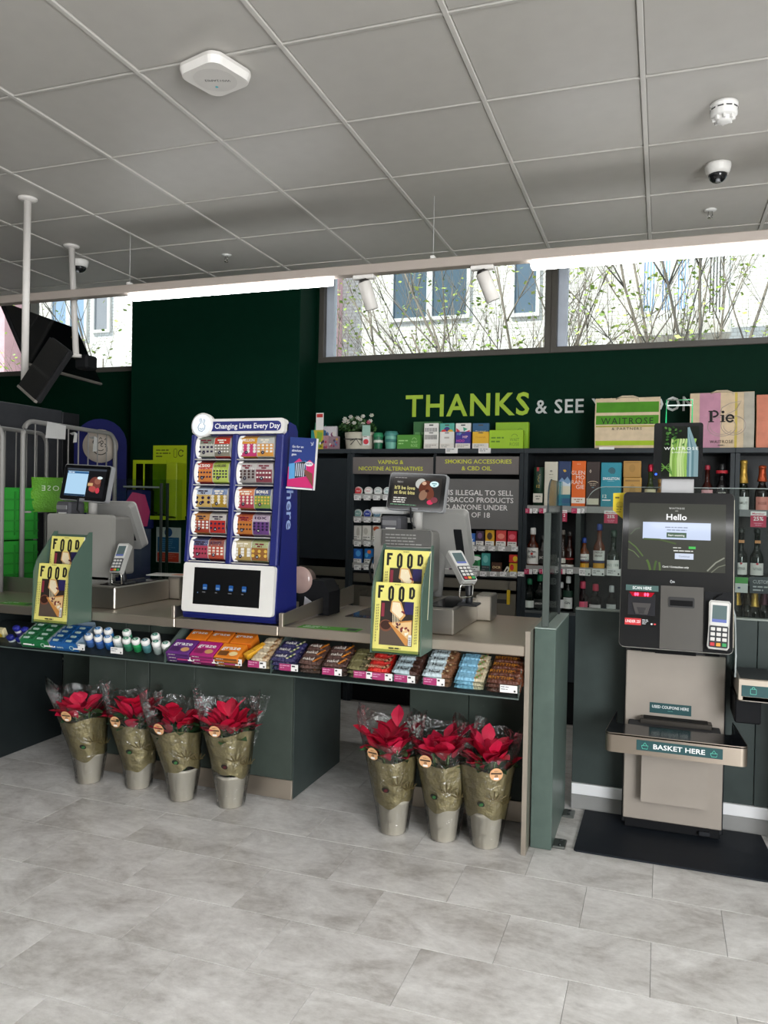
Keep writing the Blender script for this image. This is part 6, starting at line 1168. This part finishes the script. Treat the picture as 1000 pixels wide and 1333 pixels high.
def bottle(label, px, y, z, h, r, glass, cap, lab=(), caph=.14, neck=.32, cat='bottle', mt='gem', foil=None, square=False, liquid=None, sx=1.0, x=None, group=None, nr=None):
    x = AY(px, 700, y).x if x is None else x; t = thing('bottle', label, cat, (x, y, z), group=group); nr = nr or max(.0135, r*.40)
    sh = 1-neck
    prof = [(r*.93, 0), (r, .006), (r, h*(sh-.12)), (r*.96, h*(sh-.08)), (r*.75, h*(sh-.03)), (nr*1.25, h*(sh+.03)), (nr, h*(sh+.08)), (nr, h*(1-caph))]
    m = MB(); m.lathe(prof, 0, 0, 0, 20, glass, mt, sy=.85 if square else 1); m.build('glass_body', t)
    if liquid:
        m = MB(); m.lathe([(r*.9, .006), (r*.95, .01), (r*.95, h*(sh-.13)), (r*.7, h*(sh-.10))], 0, 0, 0, 18, liquid, 'gem', sy=.85 if square else 1); m.build('liquid', t)
    m = MB(); c0 = h*(1-(foil or caph)); m.lathe([(nr*1.55, c0), (nr*1.5, c0+.006), (nr*1.12, c0+(h-c0)*.45), (nr*1.08, h*.93), (nr*1.22, h*.94), (nr*1.2, h-.006), (nr*.8, h)] if foil and foil > .2 else [(nr*1.12, c0), (nr*1.2, c0+.004), (nr*1.15, h-.006), (nr*.9, h)], 0, 0, 0, 16, cap, 'satin' if not foil else 'foil'); m.build('cap', t)
    for (z0, z1, col, txt, tc, wf) in lab:   # curved front labels
        m = MB(); n = 10; an = wf; vs = []
        for k in range(n+1):
            q = -an+2*an*k/n; vs += [((r+.0012)*math.sin(q), -(r+.0012)*math.cos(q)*(.85 if square else 1), h*z0), ((r+.0012)*math.sin(q), -(r+.0012)*math.cos(q)*(.85 if square else 1), h*z1)]
        m.add(vs, [(2*k, 2*k+2, 2*k+3, 2*k+1) for k in range(n)], col, 'paper', True)
        p = Pr(m, (0, -(r+.0016)*(.85 if square else 1)-.0006, h*z0)); hh = h*(z1-z0)
        if txt:
            ls = txt.split('|')
            for i, s_ in enumerate(ls): p.text(s_, 0, hh*(.72-.34*i) if len(ls) > 1 else hh*.42, min(hh*.2, .016), tc, w=min(r*1.25, .012*len(s_)), bold=.03)
        m.build('label', t)
    return t
W_ = '#f1eee8'
yb = BY+.055
t = bottle('bourbon bottle with a large white label and white cap, left end of the middle shelf', 694, yb, zB+.0005, .285, .044, '#4a1d0c', '#eceae6', [(.10, .50, W_, 'Jim Beam|BOURBON', '#2a2a2a', 1.15)], .17, .36, square=True)
m = MB(); p = Pr(m, (0, -.0405, .10)); p.ell(0, 0, .009, .009, '#c8302a', 16); m.build('label_seal', t)
bottle('black-labelled dark bottle half hidden by the screen post, middle shelf', 707, yb, zB+.0005, .23, .030, '#17120f', '#1a1a1a', [(.15, .5, '#24211f', 'JACK', '#d9d4ca', 1.1)], .15, .36)
bottle('grey-labelled bottle seen through the framed glass, middle shelf', 720, yb, zB+.0005, .25, .036, '#2b2320', '#4a4744', [(.05, .40, '#bdb8ae', 'RESERVE', '#5d5850', 1.1)], .15, .42)
bottle('bottle with a split white label left of the thin glass edge, middle shelf', 733, yb, zB+.0005, .275, .032, '#2a1c16', '#6d665e', [(.02, .12, W_, None, '#333', 1.2), (.16, .28, '#d6d3cc', None, '#333', 1.2)], .12, .44)
bottle('broad dark rum bottle with a low white label, middle shelf', 742, yb, zB+.0005, .265, .034, '#2c120c', '#2b2623', [(.05, .13, W_, None, '#333', 1.2), (.26, .30, '#a8322a', None, '#fff', 1.2)], .12, .40)
bottle('short brandy bottle with a blue cap and yellow label band', 761, yb, zB+.0005, .225, .036, '#6b3310', '#1f3f8e', [(.02, .21, '#e0a322', None, '#fff', 1.2), (.27, .33, '#26345c', None, '#fff', 1.2), (.30, .50, W_, 'BRANDY', '#4a3a2a', 1.2)], .16, .36, square=True)
bottle('tall brandy bottle with a blue cap and yellow label band', 780.5, yb, zB+.0005, .325, .040, '#5f2a0e', '#1f3f8e', [(.01, .16, '#e0a322', None, '#fff', 1.2), (.17, .22, '#26345c', None, '#fff', 1.2), (.22, .43, W_, 'FRENCH|BRANDY', '#4a3a2a', 1.2)], .14, .40, square=True)
bottle('squat dark green liqueur bottle with an oval white label', 799, yb-.01, zB+.0005, .285, .046, '#12231b', '#17382a', [(.03, .28, W_, None, '#333', 1.0), (.13, .19, '#2f5a48', 'MINT', W_, 1.05)], .16, .52)
# bottom row gins: clear glass
zc = zC+.0005
for (px, h, r, cap, lab, nm, gl) in ((691, .215, .040, '#1f6f4c', [(.05, .28, '#dfe6e0', None, '#333', 1.1)], 'clear gin bottle with a green cap at the far left of the lowest shelf', '#cfe0d6'), (704.5, .25, .043, '#23855a', [(.05, .30, '#1d2320', 'LONDON', '#f0f2ee', 1.2)], 'taller clear gin bottle with a green cap and black LONDON label', '#cfe0d6'),
        (722, .225, .042, '#b9bcbc', [(.1, .3, '#d3d0ce', None, '#333', 1.0)], 'silver-capped clear bottle behind the framed glass, lowest shelf', '#d9dcdc'), (732, .20, .030, '#c3c6c8', [(.1, .4, '#dfdede', None, '#333', 1.1)], 'small white-labelled bottle beside the thin glass edge, lowest shelf', '#d3d6d6'),
        (741.5, .245, .036, '#dcdede', [(.08, .4, '#e8ebe6', 'GIN', '#1d3a2a', 1.1), (.42, .6, '#16392a', None, '#fff', 1.2)], 'dark green gin bottle with a white cap, lowest shelf', '#27503c')):
    bottle(nm, px, yb, zc, h, r, gl, cap, lab, .2, .40, mt='bottle')
for (px, h, r, cap, lab, nm, gl) in ((760.5, .215, .042, '#c8405f', [(.1, .36, '#d95a78', None, '#fff', 1.0)], 'pink-capped pink gin bottle above the low partition, left', '#e8b8c2'), (777, .20, .044, '#cf3555', [(.05, .3, '#e9dfe0', None, '#333', 1.0)], 'clear bottle with a red-pink cap above the low partition, middle', '#e3dcdd'), (798, .195, .036, '#c6c8ca', [(.05, .35, '#d3d3d3', None, '#333', 1.0)], 'silver-capped clear bottle above the low partition, right', '#d9dcdc')):
    bottle(nm, px, yb, zc, h, r, gl, cap, lab, .24, .42, mt='bottle')
yt = BY+.06; zt = zA+.0005
bottle('whisky bottle with a red cap and cream label beside the gold boxes', 845, yt, zt, .315, .037, '#2c3a1c', '#a81f38', [(.30, .46, '#ddd0ac', 'JAMESON', '#3f5a2a', 1.2), (.05, .27, '#e6dcc0', None, '#333', 1.2)], .1, .46, foil=.16)
bottle('amber bottle peeking out left of the kiosk bracket', 858, yt, zt, .22, .028, '#7a5426', '#8a6a30', [(.1, .5, '#c9b98c', None, '#333', 1.1)], .15, .36)
bottle('pink-labelled rum bottle right of the leek tablet', 919, yt, zt, .31, .036, '#3a1712', '#9e2338', [(.30, .47, '#e3a9ae', "PINK'S", '#a8324a', 1.2), (.05, .27, '#d99aa2', None, '#333', 1.2)], .1, .40)
bottle('black-labelled rum bottle beside the shelving upright', 938, yt, zt, .32, .037, '#141012', '#19191b', [(.10, .46, '#1b191b', 'SPICED|RUM', '#e9e4da', 1.2), (.80, .86, '#b8202e', None, '#fff', 3.1)], .14, .38)
# champagne unit
zA2 = AY(985, 668, BY).z; zB2 = AY(985, 752, BY).z; zC2 = .76
c1_ = shelf(CH, XD+.031, XE_-.031, zA2, '#6f7072', .045); c2_ = shelf(CH, XD+.031, XE_-.031, zB2, '#2c3238', .02); shelf(CH, XD+.031, XE_-.031, zC2, '#5a5d5e', .02)
m = MB(); m.box(XD+.031, XE_-.031, BY+.002, BY+.02, .3, zC2-.02, '#3a4248', 'laminate', .002); m.build('lower_panel', CH)
offer(c1_, 977, 666, 998, 686, '25%')
a = AY(957, 771, BY-.008); b = AY(974, 752, BY-.008); w, h = b.x-a.x, b.z-a.z; m = MB(); m.box(0, w, 0, .0015, 0, h, '#dfe3e0', 'paper'); p = Pr(m, (0, 0, 0)); p.rect(0, h*.6, w, h, '#4aa04a'); p.lines(w*.2, w*.7, h*.25, 1, .01, h*.12, '#4a5a80', 3); m.build('price_card', c2_, None, (a.x, BY-.008, a.z))
a = AY(976, 772, BY-.008); b = AY(1012, 752, BY-.008); w, h = b.x-a.x, b.z-a.z; m = MB(); m.box(0, w, 0, .0015, 0, h, '#2a333a', 'satin'); p = Pr(m, (0, 0, 0)); p.text('CUSTOMERS', w*.12, h*.6, h*.2, '#d9dcdc', 'l', w=w*.85); p.lines(w*.12, w*.9, h*.36, 2, h*.2, h*.08, '#c3c6c6', 4); m.build('notice_card', c2_, None, (a.x, BY-.008, a.z))
GF = '#c9a24a'
t = bottle('champagne bottle with gold foil and a white oval label, top shelf', 966, yt, zA2+.0005, .345, .040, '#10180f', GF, [(.06, .30, '#e3e3e0', 'BRUT', '#6a6a64', .95)], .1, .50, foil=.44, nr=.0195)
bottle('champagne bottle with copper foil and a pink oval label, top shelf', 990.5, yt, zA2+.0005, .31, .044, '#1a1312', '#b5502e', [(.06, .34, '#dd8f82', 'ROSÉ', '#8a3f3a', .95)], .1, .46, foil=.34, nr=.0195)
for px, nm in ((964, 'left'), (985, 'right')): 
    t = bottle('dark champagne bottle with an orange neck band, %s of the pair on the middle shelf' % nm, px+1, yt, zB2+.0005, .315, .042, '#0f1a18', '#15201d', [(.04, .29, '#e6e3df', 'TAITTINGER', '#8a8a88', 1.1), (.70, .76, '#d0935c', None, '#fff', .4)], .1, .48, group='orange-banded champagne')
    m = MB(); p = Pr(m, (0, -.0437, .075)); p.ell(0, .012, .008, .007, '#b5263a', 12); m.build('label_seal', t)
for px, h, c, nm in ((961.5, .26, GF, 'gold-foiled bottle, first from the left on the lowest champagne shelf'), (975, .27, '#2a2418', 'black and gold necked bottle, second from the left on the lowest champagne shelf'), (984.5, .25, '#d0aa52', 'pale gold-foiled bottle, third from the left on the lowest champagne shelf'), (997, .28, '#4a2a34', 'purple-foiled bottle at the right end of the lowest champagne shelf')):
    bottle(nm, px, yt, zC2+.0005, h, .037, '#141a14', c, [], .1, .5, foil=.46, nr=.0195)

# ------------------------------------------------------------------ things along the top of the cabinets
TZ = TOPZ+.0008; y0 = BY+.06
def topw(px0, px1, y=y0): return AY(px0, 575, y).x, AY(px1, 575, y).x
def toph(px, py, y=y0): return AY(px, py, y).z-TZ
x0, x1 = topw(405, 421); h = toph(412, 549); t = thing('card_box', 'tall rainbow card box with a white and red hanging flap', 'card box', (x0, y0, TZ)); w = x1-x0
m = MB(); m.box(0, w, 0, .07, 0, h*.7, '#2a6f9a', 'satin', .002); p = Pr(m, (0, 0, 0), mt='satin'); p.poly([(0, 0), (w*.5, 0), (w*.2, h*.7), (0, h*.7)], '#1f8a86'); p.poly([(w*.5, 0), (w, 0), (w, h*.7), (w*.2, h*.7)], '#c9b52e'); p.poly([(w*.45, h*.2), (w*.7, h*.05), (w*.95, h*.6), (w*.5, h*.65)], '#86b23c'); m.prism([(0, h*.7), (w, h*.7), (w*.9, h*.9), (w*.55, h*.72), (.005, h)], 'y', .06, .064, '#3fa07a', 'paper'); m.build('box', t)
m = MB(); hh = toph(412, 537); m.box(w*.25, w*.85, .03, .034, h*.5, hh, '#eceae6', 'paper'); p = Pr(m, (0, .03, 0)); p.rect(w*.3, hh-.035, w*.8, hh-.008, '#c9352f'); m.build('flap', t)
for k, (a, b, py, col, nm, yy) in enumerate(((417, 438, 555, '#d9d2d6', 'upright pearly trading card pack behind the front packs', y0+.05), (415, 428, 567, '#b98a92', 'colourful trading card pack lying in front, left', y0), (427, 441, 568, '#9a7f88', 'colourful trading card pack lying in front, right', y0))):
    x0, x1 = topw(a, b, yy); h = toph(a, py, yy); w = x1-x0; m = MB(); m.box(0, w, 0, .03, 0, h, col, 'wrap', .004); p = Pr(m, (0, 0, 0), mt='wrap'); R = random.Random(k)
    for q in range(9): p.ell(w*R.uniform(.15, .85), h*R.uniform(.15, .8), w*.1, h*.1, R.choice(['#c23a5a', '#e0d9d0', '#5a7fb0', '#8a3f6a', '#d0a04a', '#f0eef0', '#4a3a50']), 8)
    one(m, 'card_pack', nm, 'card pack', (x0, yy, TZ))
# planter
x0, x1 = topw(444, 482); h = toph(460, 562); t = thing('flower_planter', 'cream oval planter of white-flowered dark foliage with a gift tag', 'planter', ((x0+x1)/2, y0+.09, TZ)); r = (x1-x0)/2
m = MB(); m.lathe([(r*.9, 0), (r*.92, .004), (r, h*.8), (r*1.02, h*.82), (r*1.02, h), (r*.97, h), (r*.94, h*.8)], 0, 0, 0, 30, '#d6d0be', 'satin', sy=.62); m.build('tub', t)
m = MB(); p = Pr(m, (0, -r*.62-.003, h*.42), mt='satin'); p.rect(-r*.85, h*.15, r*.85, h*.2, '#2c2a28'); p.stroke([(-.045, -.02), (0, .025), (.04, -.025)], .006, '#2c2a28'); p.stroke([(-.05, .01), (0, .028), (.05, .012)], .005, '#2c2a28'); m.build('ribbon', t)
R = random.Random(12); m = MB(); f = MB()
for k in range(420):
    a = R.uniform(0, 6.28); q = R.random()**.5; x = (r*1.25)*q*math.cos(a)-.02; y = .11*q*math.sin(a); z = h+.01+.125*(1-q*.7)*R.random()**.6; s_ = R.uniform(.014, .026); n = Vector((R.uniform(-1, 1), R.uniform(-1, .2), R.uniform(-.3, 1))).normalized(); u = n.orthogonal().normalized()*s_; v = n.cross(u).normalized()*s_*.6
    c = Vector((x, y, z)); m.add([c-u, c+v, c+u, c-v], [(0, 1, 2, 3)], R.choice(['#34582a', '#416b34', '#2a4824', '#4f7a3c']), 'leaf')
m.build('foliage', t, kind='stuff')
for k in range(13):
    m = MB(); c = Vector((-r*1.0+k*r*.17+R.uniform(-.01, .01), -.05+R.uniform(-.05, .03), h+.075+R.uniform(-.02, .05))); col = '#e6e4d8' if k != 10 else '#c9607a'
    m.M = TR(*c)
    for q in range(6): a = q*PI/3; m.add([(0, -.004, 0), (.016*math.cos(a-.4), 0, .013*math.sin(a-.4)), (.02*math.cos(a), -.006, .016*math.sin(a)), (.016*math.cos(a+.4), 0, .013*math.sin(a+.4))], [(0, 1, 2, 3)], col, 'leaf')
    m.build('flower', t)
m = MB(); a = AY(474, 553, y0); b = AY(478.5, 572, y0); m.box(.06, .125, -.105, -.102, h*.75, h*1.35, '#9fc4b4', 'paper'); m.box(.065, .12, -.106, -.103, h*.22, h*.74, '#e9e6e2', 'paper'); p = Pr(m, (.092, -.106, h*.42)); p.ell(0, 0, .022, .02, '#c8323f', 14); p.lines(-.02, .02, .035, 1, .01, .006, '#8a8a86', 2); m.build('gift_tag', t)
# cups
for px0, px1, py, c1, c2, nm in ((484, 496.5, 563, '#1f6a48', '#2f8a5c', 'dark green reusable cup with a pale band'), (498, 515, 561, '#6fb3a0', '#4a8f86', 'mint green reusable cup')):
    x0, x1 = topw(px0, px1); h = toph(px0, py); r = (x1-x0)/2; t = thing('reusable_cup', nm+' beside the planter', 'cup', ((x0+x1)/2, y0+r, TZ))
    m = MB(); m.lathe([(r*.8, 0), (r*.82, .004), (r*.95, h*.72), (r*.95, h*.74)], 0, 0, 0, 22, c1, 'satin'); m.build('body', t)
    m = MB(); m.lathe([(r*1.02, h*.735), (r*1.04, h*.745), (r*1.02, h*.9), (r*.9, h*.93), (r*.88, h), (r*.3, h*.985)], 0, 0, 0, 22, c2, 'satin'); m.build('lid', t)
    m = MB(); m.lathe([(r*.90, h*.40), (r*.95, h*.41), (r*.97, h*.55), (r*.93, h*.56)], 0, 0, 0, 22, '#e0e0d4' if c1 == '#1f6a48' else '#3f7f78', 'satin', caps=False); m.build('band', t)
# lime and green gift card boxes, gift cards
def gbox(label, px0, px1, py, col, yy, tc, lift=0.0, txt=True):
    x0, x1 = topw(px0, px1, yy); h = toph(px0, py, yy)-lift; w = x1-x0; m = MB(); m.box(0, w, 0, .05, 0, h, col, 'satin', .002); p = Pr(m, (0, 0, 0), mt='satin')
    if txt: p.text('WAIT', w*.75, h*.40, h*.17, tc, w=w*.28); p.text('ROSE', w*.75, h*.16, h*.17, tc, w=w*.28); p.arc(w*.75, h*.62, w*.09, h*.16, 10, 170, .003, tc)
    p.lines(w*.06, w*.5, h*.55, 2, h*.2, h*.08, tc, int(px0))
    one(m, 'gift_box', label, 'gift box', (x0, yy, TZ+lift))
gbox('mid green gift box in front of the dark green card', 517, 547, 566, '#4f9433', y0, '#a9d68a'); gbox('dark green card leaning behind the mid green box', 538, 574, 549, '#2f6b34', y0+.12, '#5a9a55', txt=False)
gbox('lime green gift box at the front right of the gift cards', 637, 681, 560, '#9fca22', y0, '#5f8a14'); gbox('lime green gift box standing behind the front lime box', 645, 688, 550, '#8fbc20', y0+.12, '#5f8a14')
cols = [('#f0ede6', '#3a3a38', 'white card with a barcode of grey stripes'), ('#e9e6e0', '#b9b3aa', 'plain pale card'), ('#3d2f8e', '#e07a3a', 'purple HIP card'), ('#e8b62a', '#c98a1a', 'yellow card')]
bk = [('#efece6', '#4a4a48', 'white striped card'), ('#58b0a0', '#d8332f', 'teal card with three coloured circles'), ('#eceae4', '#3fa080', 'white card with red and green triangles'), ('#2f5f86', '#cfe0ea', 'navy blue card')]
PXS = [(552, 571), (572.5, 591.5), (593, 613), (615, 637)]
for row, data, py, yy in (('front', cols, 562, y0-.01), ('back', bk, 551, y0+.05)):
    for k, (c1, c2, nm) in enumerate(data):
        x0, x1 = topw(*PXS[k], yy); h = toph(PXS[k][0], py, yy); w = (x1-x0)*.97; m = MB(); m.box(0, w, 0, .028, 0, h, c1, 'satin', .002); p = Pr(m, (0, 0, 0), mt='satin'); top = h*.62 if row == 'front' else h
        p.rr(w*.35, h*.90, w*.65, h*.95, .003, '#4a4a48')
        if row == 'front': p.rect(0, 0, w, h*.32, '#e3ddd4'); p.lines(w*.1, w*.9, h*.2, 2, h*.1, h*.04, '#9a948c', k)
        if k == 0:
            for q in range(8): p.rect(w*(.08+.11*q), h*.55, w*(.13+.11*q), h*.82, c2)
        if k == 1 and row == 'back': p.ell(w*.5, h*.76, w*.2, h*.1, '#3a2f7a'); p.ell(w*.28, h*.66, w*.2, h*.1, '#d8332f'); p.ell(w*.75, h*.66, w*.2, h*.1, '#e8b92a')
        if k == 1 and row == 'front': p.lines(w*.2, w*.8, h*.6, 1, .01, h*.1, c2, 5, 'c')
        if k == 2 and row == 'back': p.poly([(w*.05, h*.6), (w*.3, h*.7), (w*.05, h*.82)], '#d8404a'); p.poly([(w*.5, h*.85), (w*.8, h*.78), (w*.55, h*.68)], '#3fa080'); p.poly([(w*.6, h*.66), (w*.95, h*.74), (w*.95, h*.58)], '#d8404a')
        if k == 2 and row == 'front': p.text('HIP', w*.66, h*.62, h*.14, '#f0c0d0', bold=.04); p.text('HIP', w*.25, h*.80, h*.13, '#6fb0d0', bold=.04); p.text('HOO', w*.35, h*.40, h*.14, '#d0459a', bold=.04)
        if k == 3: p.text('THANK', w*.5, h*.62, h*.10, c2, w=w*.66)
        one(m, 'gift_card', '%s in the %s row of gift cards' % (nm, row), 'gift card', (x0, yy, TZ), group='gift cards on the cabinet top')
for px in (588, 631): 
    a = AY(px-8, 590, BY-.006); b = AY(px+8, 583, BY-.006); m = MB(); m.box(a.x, b.x, BY-.0065, BY-.0045, a.z, b.z, '#e9e7e4', 'paper'); p = Pr(m, (a.x, BY-.0065, a.z)); p.lines(.008, .07, .026, 2, .012, .006, '#8a8886', px); m.build('price_ticket', G)
# paper and jute bags
def bag(label, px0, px1, py, yy, bands, deco, lean, d=.09):
    x0, x1 = AY(px0, 560, yy).x, AY(px1, 560, yy).x; h = toph((px0+px1)/2, py, yy); w = x1-x0; t = thing('carrier_bag', label, 'bag', ((x0+x1)/2, yy, TZ), (-.05, 0, lean))
    m = MB(); m.add([(-w*.49, 0, 0), (w*.49, 0, 0), (w*.49, d, 0), (-w*.49, d, 0), (-w/2, .02, h), (w/2, .02, h+.004), (w/2, d*.8, h), (-w/2, d*.8, h-.004), (-w*.5, -.006, h*.5), (w*.5, -.006, h*.5), (w*.49, d*1.0, h*.5), (-w*.49, d*1.0, h*.5)], [(0, 1, 9, 8), (8, 9, 5, 4), (1, 2, 10, 9), (9, 10, 6, 5), (2, 3, 11, 10), (10, 11, 7, 6), (3, 0, 8, 11), (11, 8, 4, 7), (0, 3, 2, 1)], '#d8c3a3', 'kraft'); m.build('sack', t)
    m = MB(); p = Pr(m, (-w/2, -.008, 0), (1, 0, 0), (0, .004, 1), mt='kraft'); p.o = Vector((-w/2, -.009, 0))
    class Q(Pr):
        def P(s, x, y): f = y/h; yy_ = -.006*(f/.5) if f < .5 else -.006+.026*(f-.5)/.5; return (-w/2+x, yy_-s.l-.0012, y)
    q = Q(m, (0, 0, 0), mt='kraft')
    def band(z0, z1, c, xa=.0, xb=1.0):
        zz = [z0]+([.5] if z0 < .5 < z1 else [])+[z1]
        for a, b in zip(zz, zz[1:]): l0 = q.l; q.rect(w*xa, h*a, w*xb, h*b, c); q.l = l0
        q.l += q.st
    for b in bands: band(*b)
    deco(q, w, h); m.build('print', t)
    m = MB()
    for yh in (.02, d*.8): m.tube([(-w*.18, yh, h-.03), (-w*.17, yh, h-.002), (-w*.08, yh, h+.012), (w*.08, yh, h+.012), (w*.17, yh, h-.002), (w*.18, yh, h-.03)], .006, '#d3c2a6', 'kraft', 6)
    m.build('handle', t)
def d1(q, w, h): q.text('WAITROSE', w*.5, h*.475, h*.125, '#25301f', w=w*.80, sp=1.2); q.text('& PARTNERS', w*.5, h*.36, h*.05, '#3a4230', w=w*.46, sp=1.2)
bag('jute bag with dark green and lime stripes, left of the leek tablet', 774, 859, 517, y0+.0, [(.71, .92, '#4c8f1c', .02, .98), (.47, .65, '#4c8f1c', .02, .98), (.42, .445, '#a8a03a', .02, .98), (.06, .15, '#a4bf28', .02, .98)], d1, .0)
def slab(q, cx, z, s, col):
    k = s; x = cx-k*.95
    q.rect(x, z, x+.22*k, z+k, col); q.arc(x+.25*k, z+.72*k, .38*k, .26*k, -90, 90, .15*k, col); q.rect(x-.1*k, z, x+.34*k, z+.09*k, col); q.rect(x-.1*k, z+.91*k, x+.3*k, z+k, col)
    x = cx-.02*k; q.rect(x, z, x+.2*k, z+.62*k, col); q.rect(x-.1*k, z, x+.3*k, z+.08*k, col); q.rect(x-.1*k, z+.54*k, x+.1*k, z+.62*k, col); q.ell(x+.1*k, z+.86*k, .12*k, .12*k, col, 12)
    x = cx+.64*k; q.arc(x, z+.31*k, .27*k, .29*k, 10, 330, .15*k, col, 18); q.rect(x-.3*k, z+.27*k, x+.33*k, z+.36*k, col)
def d2(q, w, h):
    for c_, x, z, rx, rz in (('#a99a92', .50, .38, .22, .17), ('#a99a92', .68, .40, .19, .17)): q.arc(w*x, h*z, w*rx, h*rz, 0, 360, .004, c_, 24); q.arc(w*x, h*z, w*rx*.8, h*rz*.8, 180, 330, .003, c_, 16)
    q.stroke([(w*.45, h*.55), (w*.50, h*.72), (w*.62, h*.80), (w*.80, h*.84), (w*.72, h*.68), (w*.58, h*.6), (w*.5, h*.53)], .004, '#a99a92'); slab(q, w*.50, h*.46, h*.21, '#20201e'); q.text('WAITROSE', w*.50, h*.085, h*.055, '#4a4238', w=w*.36, sp=1.2); q.lines(w*.42, w*.58, h*.04, 1, .01, h*.018, '#6a6256', 2, 'c')
bag('jute bag printed Pie with pink, cream and grey stripes', 898, 982, 510, y0+.0, [(.0, 1.0, '#c58fa4', .15, .48), (.0, 1.0, '#dcc5a4', .48, .70), (.0, 1.0, '#cdb85e', .70, .74), (.0, 1.0, '#b9b4a6', .84, 1.0)], d2, .0)
bag('jute bag with a coral stripe cut off by the right frame edge', 985, 1062, 512, y0+.02, [(.0, 1.0, '#d98a70', .0, .25)], lambda q, w, h: None, .0)
a = AY(782, 584, BY-.006); m = MB(); m.box(a.x-.01, a.x+.09, BY-.0065, BY-.0045, a.z-.006, a.z+.012, '#e9e7e4', 'paper'); m.build('price_ticket', SP)

# ------------------------------------------------------------------ put each world-built thing's origin at its base
bpy.context.view_layer.update()
for o in list(COL.objects):
    if o.type == 'EMPTY' and o.parent is None and o.location.length < 1e-6:
        c = [ch for ch in o.children if ch.type == 'MESH']
        if not c: continue
        pts = [v.co for ch in c for v in ch.data.vertices]
        b = Vector(((min(p.x for p in pts)+max(p.x for p in pts))/2, (min(p.y for p in pts)+max(p.y for p in pts))/2, min(p.z for p in pts)))
        o.location = b
        for ch in o.children: ch.location = ch.location-b
